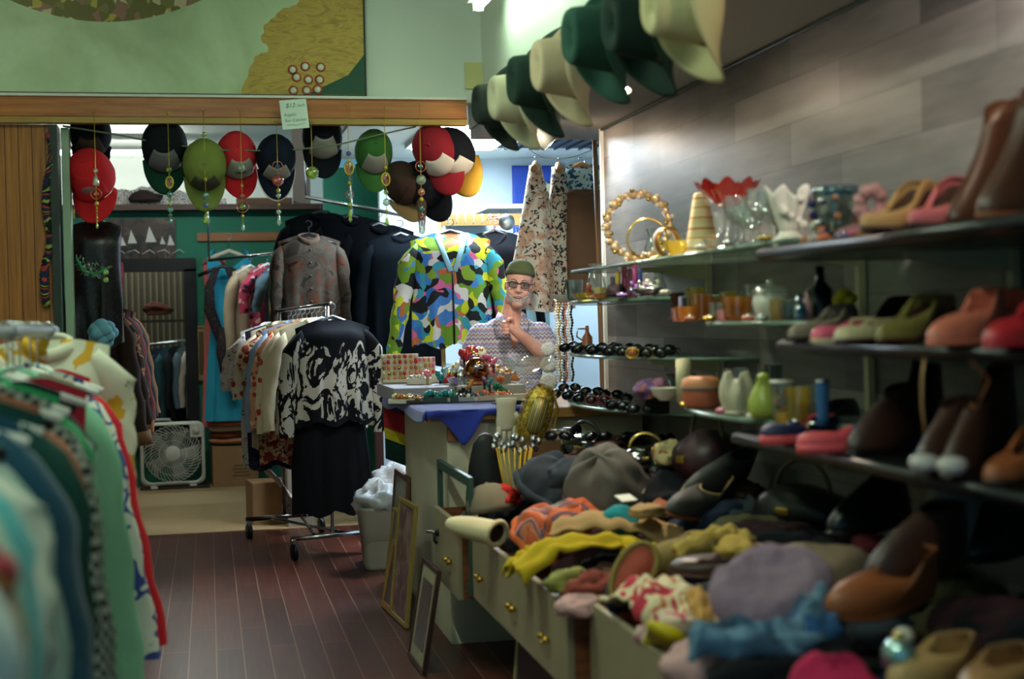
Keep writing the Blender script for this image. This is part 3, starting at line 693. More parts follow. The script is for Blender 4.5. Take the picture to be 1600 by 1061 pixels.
# harbour picture over the black frame
p = at(224, 408, YG-.03); k = mpp(p); o = thing('picture', 'dark wooden picture of white sailing boats above the black frame', 'picture', p)
MB().box((0, 0, .19), (.58, .03, .39)).build('panel', mat('dark_picture', rough=.4, pat=p_noise(7, [(0, '#15120f'), (.45, '#3a2a22'), (.6, '#54443a'), (.7, '#1a1615')], dist=1)), o, flat=True)
sail = mat('sail_white', '#c9c9c0')
for x, z, s in ((-.18, .14, .07), (-.10, .16, .10), (.06, .17, .12), (.17, .15, .06), (.24, .14, .08)):
    MB().prism([(x-s*.3, z), (x+s*.5, z), (x, z+s*1.2)], .006, T(0, -.016, 0)).build('sail', sail, o, flat=True)
for i in range(5): MB().tube([(-.27+.13*i, -.017, .06+.02*(i % 2)), (-.2+.13*i, -.017, .10), (-.16+.13*i, -.017, .07)], .004, 5).build('wave_crest', sail, o)
# driftwood on the shelf over the green wall
p = at(225, 318, YG-.03); o = crumple('driftwood', 'dark driftwood lump lying on the high shelf', 'driftwood', p+V((.02, 0, .05)), (.13, .06, .06), mat('dark_wood_lump', '#2a1c17'), seed=3)
p = at(275, 306, YG+.02); tag(MB().grid(lambda u, v: (lerp(-.55, .45, u), .02*math.sin(u*30), lerp(0, .12+.06*math.sin(u*5)+.04*nz((u*9, 0, 0), 1), v)), 50, 5).build('lace_runner', mat('grey_lace', pat=p_noise(60, [(0, '#d4d0cc'), (.52, '#8b8480')])), None, (p.x, YG+.05, 2.545), solid=.004), 'bunched grey lace runner lying along the high shelf', 'lace')
p = at(455, 318, YG-.04); tag(MB().box((.1, 0, .36), (.16, .05, .70)).build('wooden_board', mat('pinkish_board', '#8d7a70'), None, (p.x, YG-.0, 2.545), flat=True), 'pinkish wooden board standing on the high shelf at the right', 'board')
p = at(430, 318, YG-.05); tag(MB().box((0, 0, .03), (.5, .18, .05)).build('wooden_tray', mat('tray_brown', '#6a4a36'), None, (p.x-.1, YG-.05, 2.545), flat=True), 'flat brown wooden tray lying on the high shelf', 'tray')
# rack inside the black-framed opening
pal = ['#6a2a22', '#2b2624', '#7c4a2a', '#1a2232', '#8a2c32', '#3a3a36', '#243040', '#2a4a50', '#1d1d20', '#50606a', '#b0a294', '#7a3038']
o = thing('clothes_rail', 'chrome clothes rail inside the black-framed opening', 'rail', (-.5, 13.75, 1.28))
MB().tube([(-.6, .15, -.06), (.55, -.12, .06)], .014, 8).build('bar', m_chrome, o); MB().tube([(-.6, .15, -.06), (-.6, .15, .3)], .01, 8).build('bracket', m_chrome, o); MB().tube([(.55, -.12, .06), (.55, -.12, .36)], .01, 8).build('bracket', m_chrome, o)
nm = ['rust red', 'black', 'tan brown', 'navy', 'crimson', 'charcoal', 'slate blue', 'teal', 'jet black', 'blue grey', 'pale beige', 'wine red']
for i, c in enumerate(pal):
    x = -.92+i*.078; q = (x+.5+.6)/1.15
    garment('jacket', f'{nm[i]} jacket on the rail inside the black-framed opening', 'jacket', (x+.02, 13.88-.23*q, 1.24+.1*q), R(62), cloth('closet_'+nm[i].replace(' ', '_'), c), w=.19, L=.62+.1*(i % 3), t=.045, sl=.5, sr=.06, seed=i, drop=.05, group='jackets in the black-framed opening')
o = crumple('felt_hat', 'rusty brown hat lying above the rail in the opening', 'hat', (-.47, 13.95, 1.60), (.12, .1, .07), cloth('rusty_hat', '#5a2c1e'), seed=2); 
tag(MB().box((-.47, 14.05, 1.50), (.9, .22, .025)).build('closet_shelf', MAT_BROWN, flat=True), 'dark shelf board above the rail in the black-framed opening', 'shelf')
# second small frame on the green wall
p = at(316, 595, YG-.03); frame('small gilt-framed picture on the green wall behind the pink dress', (p.x, YG-.03, p.z), 0, .15, .5, mat('gilt_frame', '#8a6a34', rough=.4, metal=.3), mat('sepia_art', '#57442c'), mat('mount_cream', '#8c7d55'), .025, .03)
# dresses
def hk(px, py, Y): return onY(px, py, Y)
p = hk(357, 366, 12.95); hanger(p, R(6), mat('padded_satin', '#b8b09c'), 'padded pale hanger holding the long blue dress', w=.19, drop=.16, thick=True, hm=m_steel, r=.008)
blue = cloth('turquoise_jersey', '#2c8fa8'); 
def dress(label, p, rz, m, w, L, w1, strap=True, seed=1, neck=.07, nz_=.22, t=.07):
    o = thing('dress', label, 'dress', p, rz); r = rnd(seed); ph = r.uniform(0, 6)
    def f(u, v):
        a = 2*PI*u; k = lerp(w, w*.82, sstep(0, .22, v)) if v < .25 else lerp(w*.82, w1, (v-.25)/.75)
        q = 1+.10*sstep(.2, .7, v)*math.sin(a*9+ph+v); zt = -nz_+.10*max(0, 1-abs(math.cos(a))*1.6)*(-1)
        return (k*math.cos(a)*q, t*(.4+v)*math.sin(a)*q, lerp(zt, -L, v))
    MB().grid(f, 72, 20, wrap=True).build('body', m, o)
    if strap:
        for s in (-1, 1): MB().tube([(s*w*.92, 0, -nz_-.01), (s*w*.8, -.02, -nz_*.72), (s*w*.62, 0, -nz_*.62), (s*w*.7, .03, -nz_-.02)], .022, 8, flat=.4).build('strap', m, o)
    return o
dress('long turquoise dress with wide straps before the green wall', (p.x, 12.95, p.z), R(4), blue, .20, 1.66, .24, True, 3, t=.09)
p2 = hk(334, 395, 13.0); dress('long coral pink dress half hidden behind the turquoise dress', (p2.x, 13.1, p2.z), R(10), cloth('coral_pink', '#c2605e'), .10, 1.56, .13, True, 5, nz_=.1)
p3 = hk(347, 400, 12.78); hanger(p3, 0, m_black, 'black plastic hanger holding the dark halter top', w=.21, drop=.10, thick=True, r=.007)
dm = mat('dark_print', pat=p_spots('#1c1216', ['#4a2020', '#3a2a18', '#5a3a4a'], 40), rough=.8)
o = thing('halter_top', 'dark brown printed halter top hanging in front of the turquoise dress', 'top', (p3.x, 12.76, p3.z-.05))
for s in (-1, 1):
    MB().tube([(s*.05, 0, -.06), (s*.115, -.02, -.22), (s*.12, -.03, -.42), (s*.05, -.04, -.62), (s*.02, -.04, -.74)], [.028, .04, .05, .045, .03], 12, flat=.4, up=(0, 1, 0)).build('halter_panel', dm, o)
MB().tube([(0, -.05, -.58), (-.03, -.06, -.8), (.02, -.06, -1.0), (.05, -.05, -1.12)], [.05, .045, .06, .04], 10, flat=.5, up=(0, 1, 0)).build('tie', dm, o)
# garments on the upper rail left of the horse shirt
p = onY(436, 402, 11.6); L0 = V((p.x-.55, 12.3, 2.0)); L1 = V((p.x+.55, 10.9, 2.04))
o = thing('clothes_rail', 'chrome rail holding the beige blazer and floral shirts', 'rail', L0)
MB().tube([(0, 0, 0), L1-L0], .014, 8).build('bar', m_chrome, o)
for s in (0, .98):
    e = (L1-L0)*s; MB().tube([e, e+V((0, 0, .62))], .008, 8).build('suspension_rod', m_steel, o)
rows = [(.30, '#b3a288', 'beige linen blazer with buttoned cuffs beside the turquoise dress', 'blazer', None, .74, .62),
        (.42, None, 'pink and navy floral shirt next to the beige blazer', 'shirt', p_spots('#b8415a', ['#22264a', '#e8b0b0', '#d86a7a'], 22, .42), .7, .3),
        (.52, '#5a7486', 'slate blue blouse between the two floral shirts', 'blouse', None, .6, .3),
        (.62, None, 'mustard floral kimono sleeve blouse left of the horse shirt', 'blouse', p_spots('#b09a34', ['#a8402c', '#6a7a30', '#c8b46a'], 20, .4), .66, .55),
        (.74, None, 'brown patterned blouse tucked behind the horse shirt', 'blouse', p_noise(16, [(0, '#5a4030'), (.5, '#8a7a66'), (.62, '#3a2a20')]), .72, .55)]
for q, c, lab, cat, pt, L, sl in rows:
    a = L0.lerp(L1, q)
    garment(cat, lab, cat, a, R(42), cloth('rail_'+lab.split()[0]+lab.split()[1]+cat, c or '#888888', pat=pt), w=.2, L=L+.1, t=.06, sl=sl, sr=.075, seed=int(q*100), collar='shirt', group='clothes on the rail before the green wall')
    hanger(a, R(42), m_white, 'white hanger holding the '+lab.split(' beside')[0].split(' next')[0].split(' between')[0].split(' left')[0].split(' tucked')[0], w=.17, drop=.09, thick=True, r=.005, hm=m_steel, group='hangers on the rail before the green wall')
# box fan, boxes, folded clothes
p = onZ(273, 757, .0)
o = thing('box_fan', 'white plastic box fan standing on the floor under the black frame', 'fan', (p.x, 13.0, 0.035), (R(-3), 0, R(3))); wp = mat('white_plastic', '#cfcdbf', rough=.45)
def rrect(w, r, n=8): return [(sx*(w/2-r)+r*math.cos(a), sz*(w/2-r)+r*math.sin(a)) for sx, sz, a0 in ((1, 1, 0), (-1, 1, PI/2), (-1, -1, PI), (1, -1, 1.5*PI)) for a in [a0+PI/2*i/n for i in range(n+1)]]
rr_ = [[(x, y, z+.28) for x, z in rrect(w, .07)] for w, y in ((.51, -.055), (.555, -.05), (.565, 0), (.555, .05), (.51, .055), (.505, .05), (.505, -.05), (.51, -.055))]
MB().rings(rr_, True, False, False).build('housing', wp, o)
b = MB()
for i in range(40):
    a0 = 2*PI*i/40; b.tube([((.05+.205*j/7)*math.cos(a0+.9*j/7), -.05-.012*math.sin(PI*j/7), .28+(.05+.205*j/7)*math.sin(a0+.9*j/7)) for j in range(8)], .0028, 4)
for r_ in (.12, .19, .245): b.tube([(r_*math.cos(a), -.058, .28+r_*math.sin(a)) for a in [2*PI*i/40 for i in range(40)]], .0022, 4, closed=True)
b.build('grille', wp, o)
MB().lathe([(.0, .012), (.06, .010), (.072, 0)], 24, T(0, -.055, .28, 90)).build('hub', wp, o)
MB().lathe([(.035, 0), (.03, .02), (0, .022)], 18, T(.205, -.05, .48, 90)).build('speed_knob', wp, o)
MB().prism([(.15, .42), (.26, .42), (.26, .54), (.15, .54)], .006, T(0, -.052, 0)).build('knob_plate', wp, o, bevel=.01, flat=True)
b = MB()
for i in range(5):
    M = T(0, .0, .28) @ Matrix.Rotation(2*PI*i/5, 4, 'Y')
    b.grid(lambda u, v: (lerp(.05, .23, u), lerp(-.025, .025, v), lerp(-.05, .05, v)*(.5+u)), 8, 4, M)
b.build('blades', mat('grey_blades', '#8e8c80'), o, solid=.004)
for s in (-1, 1): MB().box((s*.17, 0, -.012), (.06, .16, .026)).build('foot', wp, o, bevel=.005, flat=True); MB().tube([(-.2, 0, .555), (-.19, 0, .585), (-.02, 0, .585), (-.01, 0, .555)], .012, 8).build('handle', wp, o)
card = mat('cardboard', '#94704a', rough=.85); 
def carton(label, p, d, rz, marks=True):
    o = thing('cardboard_box', label, 'box', p, rz); MB().box((0, 0, d[2]/2), d).build('carton', card, o, bevel=.004, flat=True)
    for s in (-1, 1): MB().box((0, s*d[1]/4, d[2]+.003), (d[0], d[1]/2-.004, .005)).build('flap', card, o, flat=True)
    if marks:
        b = MB()
        for i in range(4): b.box((.05, -d[1]/2-.001, d[2]*.28+i*.03), (.15-.02*(i % 2), .002, .012))
        b.build('printed_marks', mat('box_print', '#5a3f28'), o, flat=True)
    return o
p = onZ(358, 756, 0); carton('cardboard box standing under the folded clothes beside the fan', (p.x+.05, 13.1, 0), (.40, .34, .36), R(3))
fc = ['#b07a58', '#8a4434', '#c8a888', '#b4614a', '#d0b694', '#7a4a44']
for i in range(6):
    o = tag(crumple_mesh((.19, .12, .038), i+20, amp=.18, flat=.8).build('folded_garment', cloth('folded_%d' % i, fc[i]), None, (p.x+.03+.012*(i % 2), 13.05, .415+i*.052), (0, 0, R(8*i))), ['dusty orange', 'brick red', 'sand coloured', 'rust', 'cream', 'plum brown'][i]+' folded garment in the stack on the cardboard box', 'garment', 'folded clothes stacked on the box')
tag(MB().box((-.32, 13.05, .015), (.6, .25, .03)).build('wooden_plank', MAT_BROWN, flat=True), 'dark plank on the floor under the box fan', 'plank')
carton('plain cardboard box beside the beige post behind the rolling rack', (.40, 10.55, 0), (.28, .30, .30), R(8), False)
# dark coats hanging in the middle
black = cloth('black_wool', '#020304', spec=.02); 
for i, (px, py, Y, w, L, lab) in enumerate([(500, 312, 10.6, .26, 1.25, 'long black coat hanging left above the horse shirt'), (548, 318, 10.5, .26, 1.5, 'long black coat with a white tag in the middle of the dark coats'), (592, 330, 10.2, .25, 1.5, 'long black dress at the right end of the dark coats'), (625, 345, 9.8, .24, 1.0, 'charcoal black top hanging behind the bright patterned jacket')]):
    p = onY(px, py, Y); garment('coat' if i < 3 else 'top', lab, 'coat' if i < 3 else 'top', p, R(-6+4*i), black if i < 3 else cloth('charcoal_jersey', '#05080b', spec=.02), w=w, L=L, t=.10, sl=.65, sr=.08, flare=1.15, collar='shirt', seed=i+40, group='dark coats hanging in the middle')
    hanger(p, R(-6+4*i), m_black, 'black hanger holding the '+lab.split(' hanging')[0].split(' with')[0].split(' at')[0]+(' furthest left', ' in the middle', ' at the right end', ' behind the bright jacket')[i], w=.2, thick=True, r=.006, group='hangers of the dark coats')
a, b_ = onY(478, 308, 10.65), onY(640, 338, 9.75)
o = thing('clothes_rail', 'dark rail holding the black coats under the caps', 'rail', a); MB().tube([(0, 0, 0), b_-a], .014, 8).build('bar', m_steel, o)
for s in (0, 1): MB().tube([(b_-a)*s, (b_-a)*s+V((0, 0, 2.66-a.z))], .007, 6).build('suspension_rod', m_steel, o)
for px, py in ((566, 415), (614, 415)):
    p = onY(px, py, 10.0); bpy.context.view_layer.update(); ow = bpy.data.objects['coat.001' if px < 600 else 'coat.002']; MB().box((0, 0, 0), (.03, .004, .06)).build('price_tag', m_white, ow, ow.matrix_world.inverted() @ p, (0, R(15), 0), flat=True)
# horse shirt
horse = cloth('horse_print', '#8a7c68', pat=p_noise(11, [(0, '#15100b'), (.34, '#241d16'), (.43, '#3b342a'), (.55, '#302920'), (.62, '#472412'), (.70, '#0e0a07')], 'LINEAR', .8))
p = onY(482, 346, 9.95); garment('shirt', 'long-sleeved brown and grey horse print shirt above the rolling rack', 'shirt', p, R(2), horse, w=.215, L=.80, t=.06, sl=.66, sr=.062, splay=.03, collar='shirt', colm=cloth('brown_collar', '#4a3a2e'), seed=9, placket=m_black)
hanger(p, R(2), m_black, 'dark hanger holding the horse print shirt', w=.19, thick=True, r=.006)
# ------------------------------------------------------------------ rolling rack
A = V((.745, 8.86, 1.565)); Bq = V((.50, 9.84, 1.535)); dv = (Bq-A); ang = math.atan2(dv.y, dv.x)-PI/2
o = thing('clothing_rack', 'chrome rolling clothing rack on black casters standing on the wooden floor', 'rack', (A.x-.02, A.y, 0), ang); Lr = math.hypot(dv.x, dv.y)
darkst = mat('dark_chrome', '#5b5450', rough=.25, metal=1)
MB().tube([(0, -.06, 1.565), (0, Lr+.06, 1.535)], .014, 10).build('top_bar', m_chrome, o)
for y in (0, Lr):
    MB().tube([(0, y, .13), (0, y, 1.56)], .012, 10).build('upright', m_chrome if y == 0 else darkst, o)
    MB().tube([(-.27, y, .13), (.27, y, .13)], .016, 10).build('foot_bar', m_chrome if y == 0 else darkst, o)
    for s in (-1, 1):
        c = thing  # caster: fork with its wheel below
        fk = MB().box((s*.255, y, .10), (.03, .035, .05)).build('caster_fork', m_chrome, o, bevel=.004, flat=True)
        MB().rings([[(s*.255+dx, y-.015+r_*math.cos(q), .052+r_*math.sin(q)) for q in [2*PI*i/20 for i in range(20)]] for dx, r_ in ((-.016, .04), (-.013, .052), (.013, .052), (.016, .04))]).build('wheel', m_black, fk)
for s in (-1, 1): MB().tube([(s*.11, .0, .13), (s*-.0+.0, Lr*.5, .13), (s*.11, Lr, .13)], .010, 8).build('brace', m_chrome, o)
def rk(t): return A.lerp(Bq, t)
bw = cloth('black_white_abstract', '#111111', pat=lambda t: t.mix(t.math('GREATER_THAN', t.math('MULTIPLY_ADD', t.noise(t.scl(t.obj(), (2.2, 1, .8)), 4, 2, .5, .6), .55, t.math('MULTIPLY', t.xyz(t.obj())[2], 1.0)), -.02),
     t.mix(t.math('GREATER_THAN', t.noise(t.scl(t.obj(), (1.6, 1, .9)), 5.5, 3, .55, 2.4), .50), '#0d0f14', '#b9b7ac'), '#0b0e14'), bump=.1)
garment('jacket', 'black and white abstract print jacket facing the shop on the rolling rack', 'jacket', rk(-.03), ang+R(3), bw, w=.245, L=.74, t=.08, sl=.62, sr=.085, splay=.07, seed=5, fold=.016, hem=cloth('black_hem', '#0b0e14'))
hanger(rk(-.03), ang+R(3), m_steel, 'steel hanger holding the black and white jacket', w=.2, thick=True, r=.005, drop=.09)
garment('skirt', 'long black garment hanging low under the black and white jacket', 'skirt', rk(.06)-V((0, 0, .35)), ang, cloth('black_knit', '#0a0d12'), w=.24, L=.95, t=.09, sl=0, seed=6, flare=1.1)
rr5 = [('cream plain shirt directly behind the black and white jacket', '#d8c9a6', None, .80, .58), ('cream shirt with red hearts on the rolling rack', None, p_spots('#dcd0ac', ['#c43a34'], 11, .26), .82, .60), ('peach and red floral blouse on the rolling rack', None, p_spots('#d8a07c', ['#b8443c', '#e8ceb0', '#a86a4a'], 26, .42), .86, .58),
       ('pale blue shirt on the rolling rack', '#8fa6bd', None, .80, .6), ('red and tan patterned dress on the rolling rack', None, p_noise(18, [(0, '#8a3a2c'), (.5, '#c8a880'), (.6, '#5a2a22')]), 1.0, .2), ('ivory blouse with green and red flowers on the rolling rack', None, p_spots('#d6caa8', ['#3a6a3c', '#b03a34'], 15, .33), .92, .4), ('navy patterned trousers at the far end of the rolling rack', None, p_noise(20, [(0, '#1a2238'), (.55, '#3a3040'), (.65, '#10141e')]), 1.05, 0), ('white printed blouse last on the rolling rack', None, p_noise(24, [(0, '#c8c0b4'), (.55, '#5a4a46'), (.6, '#d0c8bc')]), 1.05, .35)]
for i, (lab, c, pt, L, sl) in enumerate(rr5):
    t = .17+i*.10; a = rk(t)-V((.03+.012*i, 0, 0))
    garment('shirt' if 'shirt' in lab else 'blouse' if 'blouse' in lab else 'dress' if 'dress' in lab else 'trousers', lab, 'shirt' if 'shirt' in lab else 'blouse' if 'blouse' in lab else 'dress' if 'dress' in lab else 'trousers', a, ang+R(2-i), cloth('rack_cloth_%d' % i, c or '#777777', pat=pt), w=.25-.005*i, L=L, t=.05, sl=sl, sr=.075, seed=60+i, collar='shirt' if sl > .3 else None, splay=.09, group='clothes on the rolling rack')
    hanger(rk(t), ang, m_white, 'white tubular hanger on the rolling rack bar', w=.19, drop=.09, thick=True, r=.004, hm=m_steel, group='hangers along the rolling rack')
o = band('patterned_shawl', 'pale patterned shawl slipping off behind the rolling rack', 'shawl', [(0, 0, 0), (.10, .02, -.10), (.17, .03, -.22), (.2, .05, -.34)], .22, mat('shawl_print', pat=p_lines('#b5a79a', '#6a5a5a', 18)), loc=(0, 0, 0)); p = onY(415, 735, 9.9); o.location = p
# ------------------------------------------------------------------ bright jacket, skirts, things behind the counter
psy = mat('psychedelic_print', rough=.75, pat=p_cells(['#c8d820', '#2f74c8', '#d86aa0', '#12161c', '#7aa02c', '#39a0b8', '#d8dcd8', '#6a9a2a', '#101418', '#d4df3a', '#3f82d0', '#b86a3a'], 15, .30), var=.05, bump=.1)
p = onY(703, 343, 8.9); garment('jacket', 'bright psychedelic print jacket in lime pink and blue hanging behind the counter', 'jacket', p, R(-4), psy, w=.255, L=.80, t=.08, sl=.68, sr=.085, splay=.13, collar='v', colm=mat('light_blue_trim', '#8fc4d8'), seed=12, drop=.085, neck=.085, fold=.012)
hanger(p, R(-4), m_black, 'black hanger holding the bright psychedelic jacket', w=.21, thick=True, drop=.085, r=.006)
jk = bpy.data.objects[[n.name for n in bpy.data.objects if n.get('label', '').startswith('bright psychedelic')][0]]; lt = mat('light_blue_trim', '')
for s in (-1, 1): MB().tube([(s*.085, -.03, -.10), (s*.06, -.085, -.20), (s*.012, -.105, -.33)], .017, 8, flat=.3, up=(0, 1, 0)).build('neck_trim', lt, jk)
MB().tube([(0, -.105, -.33), (0, -.112, -.55), (0, -.108, -.79)], .006, 6).build('zip', m_black, jk)
p = onY(772, 343, 9.05); garment('top', 'plain black long-sleeved top hanging right of the bright jacket', 'top', p, R(-8), cloth('black_jersey', '#0d1118'), w=.215, L=.95, t=.07, sl=.6, sr=.075, seed=14, drop=.085, collar='v')
hanger(p, R(-8), m_black, 'black hanger holding the plain black top', w=.19, thick=True, drop=.085, r=.006)
p = onY(806, 345, 9.05); hanger(p, R(-8), m_white, 'white hanger holding the pale blue blouse', w=.17, thick=True, drop=.10, r=.005); garment('blouse', 'pale blue blouse showing behind the plain black top', 'blouse', p, R(-8), cloth('pale_blue_silk', '#9fc4d0'), w=.2, L=.7, t=.06, sl=.4, seed=15)
a = onY(690, 343, 9.0); b_ = onY(832, 340, 9.0)
o = thing('wooden_rail', 'pine rail with white wire hooks behind the counter', 'rail', a); MB().box(((b_-a).x/2, .05, 0), ((b_-a).x, .03, .075)).build('board', mat('pine_rail', rough=.5, pat=p_wood('#a07c46', '#c09a5e')), o, flat=True)
for i in range(7):
    x = .04+i*.055; MB().tube([(x, .03, .03), (x, -.03, .03), (x, -.035, -.02), (x, .0, -.03)], .003, 6).build('hook', m_white, o)
for s in (0.0, 1.0): MB().tube([((b_-a).x*s, .05, 0), ((b_-a).x*s, .05, -a.z)], .014, 8).build('post', mat('pine_post', '#9a7a48'), o)
p = onY(792, 347, 8.93); o = thing('tin_lid', 'round grey metal disc hanging on the pine rail', 'disc', p); MB().lathe([(0, .008), (.05, .006), (.053, 0), (0, -.002)], 28, T(0, 0, 0, 90)).build('disc', m_steel, o)
tag(MB().box((0, 0, 0), (.30, 1.7, .03)).build('grey_shelf', mat('grey_laminate', '#8e9498'), None, onY(790, 322, 9.1)+V((.03, .85, 0)), flat=True), 'grey shelf end above the pine rail', 'shelf')
p = onY(772, 340, 8.95); o = thing('ribbon_bow', 'red and white ribbon tied to the pine rail', 'ribbon', p)
for s in (-1, 1): MB().tube([(0, 0, 0), (s*.035, -.01, .02), (s*.05, -.01, -.02), (s*.01, -.005, -.005)], .009, 8, flat=.4).build('loop', mat('red_white_ribbon', pat=p_stripe([(0, '#b02a34'), (.6, '#d8c8c8')], 60)), o)
MB().tube([(0, -.005, 0), (.01, -.01, -.05), (-.01, -.01, -.09)], .009, 8, flat=.4).build('tail', MATS['red_white_ribbon'], o)
# blue tarp on the blue wall
p = onY(866, 262, 10.72); tag(MB().grid(lambda u, v: ((u-.5)*.66, -.006-.012*abs(nz((u*6, v*6, 0), 1)), -v*.62), 26, 20).build('blue_cloth', mat('royal_blue_tarp', '#1c3f9a', rough=.6), None, (p.x, 10.76, p.z+.02), solid=.003), 'royal blue cloth pinned on the pale wall behind the skirts', 'cloth')
# skirts on the wire
fl1 = mat('pale_floral', rough=.85, pat=lambda t: t.mix(t.math('GREATER_THAN', t.noise(t.obj(), 44, 3, .55, .6), .585), t.ramp(t.noise(t.obj(), 7, 2, .5, 1), [(0, '#b9bfae'), (.45, '#c9c4b0'), (.56, '#b58a6c'), (.62, '#c7bea6'), (.75, '#8fb0ac')]), '#24302c'), var=.06)
fl2 = mat('dark_floral', rough=.85, pat=lambda t: t.mix(t.math('GREATER_THAN', t.noise(t.obj(), 42, 3, .55, .8), .53), t.ramp(t.noise(t.obj(), 7, 2), [(.3, '#a8ac9a'), (.7, '#b59a7c')]), '#1a2624'), var=.06)
wpts = [onY(x, y, 8.5) for x, y in [(815, 215), (833, 238), (848, 246), (872, 249), (900, 244), (932, 232)]]
tag(MB().tube([q-wpts[0] for q in wpts], .004, 6).build('hanging_wire', mat('pale_wire', '#a8bab4'), None, wpts[0]), 'sagging pale wire carrying the wooden skirt hangers', 'wire')
woodh = mat('pale_hanger_wood', '#a8784a', rough=.5)
for px, py, w1, L, m, lab, rz in ((836, 246, .20, .88, fl1, 'long pale floral skirt hanging narrow-topped beside the pole', 0), (872, 248, .13, .80, fl2, 'dark floral skirt hanging behind the pale floral skirt', 10)):
    p = onY(px, py, 8.5); hanger(p, R(rz+70), woodh, 'wooden hanger clipped to the '+lab.split(' hanging')[0], w=.10, thick=True, drop=.05, r=.008, hm=m_steel)
    skirt('skirt', lab, 'skirt', p-V((0, 0, .03)), R(rz), m, .035, w1, L, .12, seed=int(px), folds=5, amp=.03)
p = onY(908, 247, 8.55); hanger(p, R(-12), woodh, 'wooden hanger holding the blue and white blouse', w=.12, thick=True, drop=.05, r=.008, hm=m_steel)
garment('blouse', 'blue and white floral blouse on a wooden hanger beside the pole', 'blouse', p, R(-12), mat('blue_white_floral', rough=.85, pat=p_noise(22, [(0, '#1c4a66'), (.46, '#b8c8c0'), (.6, '#2a6a80')])), w=.15, L=.45, t=.05, sl=.2, seed=17, drop=.04)
p = onY(912, 292, 8.35); skirt('skirt', 'brown suede skirt hanging in front of the blue floral blouse', 'skirt', p, R(-10), cloth('brown_suede', '#5c4632'), .10, .13, .66, .10, seed=5, folds=4, amp=.02)
p0 = onY(929, 218, 8.2); p1 = onY(945, 620, 8.2); tag(MB().tube([(0, 0, 0), (p1.x-p0.x, 0, -p0.z)], .016, 8).build('wooden_pole', mat('pole_wood', rough=.5, pat=p_wood('#6d4a2a', '#8c6238', (30, 30, 2))), None, p0), 'brown wooden pole standing at the end of the plank wall', 'pole')

# ------------------------------------------------------------------ the shopkeeper
def bake(o):
    bpy.context.view_layer.update(); dg = bpy.context.evaluated_depsgraph_get()
    me = bpy.data.meshes.new_from_object(o.evaluated_get(dg)); o.modifiers.clear(); o.data = me
    for p in me.polygons: p.use_smooth = True
def voxel(o, s, sm=4):
    q = o.modifiers.new('r', 'REMESH'); q.mode = 'VOXEL'; q.voxel_size = s; q.use_smooth_shade = True
    if sm: q = o.modifiers.new('s', 'SMOOTH'); q.iterations = sm; q.factor = .5
    bake(o)
MY = 8.05; mc = onY(797, 500, MY)
skin = mat('skin', rough=.5, pat=p_noise(9, [(.3, '#cf8e78'), (.6, '#dca892'), (.8, '#d09080')], 'LINEAR'), var=.05)
man = thing('person', 'man in olive beanie, glasses and zigzag shirt behind the counter, hand at his chest', 'person', (mc.x, MY, 0), R(-8))
HD = Matrix.Translation((.035, -.01, 1.468)) @ Matrix.Rotation(R(-5), 4, 'Z') @ Matrix.Rotation(R(7), 4, 'Y') @ Matrix.Rotation(R(3), 4, 'X') @ Matrix.Translation((0, 0, -1.455))
b = MB()
def hb(c, d, n=20, m=12): b.ball(c, d, n, m, HD)
hb((0, .012, 1.672), (.077, .097, .088)); hb((0, -.014, 1.588), (.064, .082, .088)); hb((0, -.064, 1.523), (.031, .030, .024))
for s in (-1, 1):
    hb((s*.036, -.062, 1.592), (.026, .022, .024)); hb((s*.028, -.079, 1.652), (.027, .012, .009)); hb((s*.075, .012, 1.622), (.010, .018, .032)); hb((s*.053, -.015, 1.548), (.022, .04, .03))
b.tube([(0, -.084, 1.648), (0, -.098, 1.620), (0, -.109, 1.600), (0, -.092, 1.589)], [.010, .012, .0165, .010], 10, HD)
for s in (-1, 1): hb((s*.013, -.094, 1.596), (.010, .012, .009), 10, 8)
hb((0, -.086, 1.563), (.023, .012, .0065), 12, 8); hb((0, -.083, 1.552), (.020, .012, .007), 12, 8)
b.tube([(.025, .012, 1.56), (.014, .012, 1.50), (0, .016, 1.42)], [.054, .056, .070], 16)
tor = [(.90, .165, .115, 0), (1.0, .158, .112, 0), (1.12, .168, .118, 0), (1.25, .183, .122, 0), (1.345, .187, .112, .004), (1.395, .172, .090, .01), (1.435, .115, .074, .012), (1.462, .066, .060, .014)]
def torso(dx, dy, lo=0, n=28): return [[((w+dx)*math.copysign(abs(math.cos(a))**.85, math.cos(a)), y+(t+dy)*math.sin(a), z) for a in [2*PI*i/n for i in range(n)]] for z, w, t, y in tor[lo:]]
b.rings(torso(0, 0))
b.ball((0, 0, .92), (.168, .118, .12))
ARM_L = [(.170, .012, 1.358), (.205, -.02, 1.29), (.215, -.07, 1.175)]; FORE_L = [(.215, -.07, 1.175), (.15, -.155, 1.265), (.045, -.225, 1.352), (.005, -.243, 1.385)]
ARM_R = [(-.170, .012, 1.358), (-.215, -.0, 1.27), (-.245, -.03, 1.14)]; FORE_R = [(-.245, -.03, 1.14), (-.22, -.16, 1.125), (-.18, -.27, 1.105), (-.165, -.30, 1.10)]
for s, A_, F_ in ((1, ARM_L, FORE_L), (-1, ARM_R, FORE_R)):
    b.tube(A_, [.062, .054, .046], 14); b.tube(F_, [.046, .044, .031, .027], 14); b.ball(A_[0], (.058, .058, .052)); b.ball(A_[-1], (.046, .046, .046))
    q = [(s*.088, .0, .90), (s*.095, -.01, .52), (s*.10, .01, .09)]; b.tube(q, [.092, .062, .042], 14); b.tube([(s*.10, .06, .045), (s*.105, -.06, .04), (s*.11, -.16, .03)], [.038, .042, .03], 12, flat=.8)
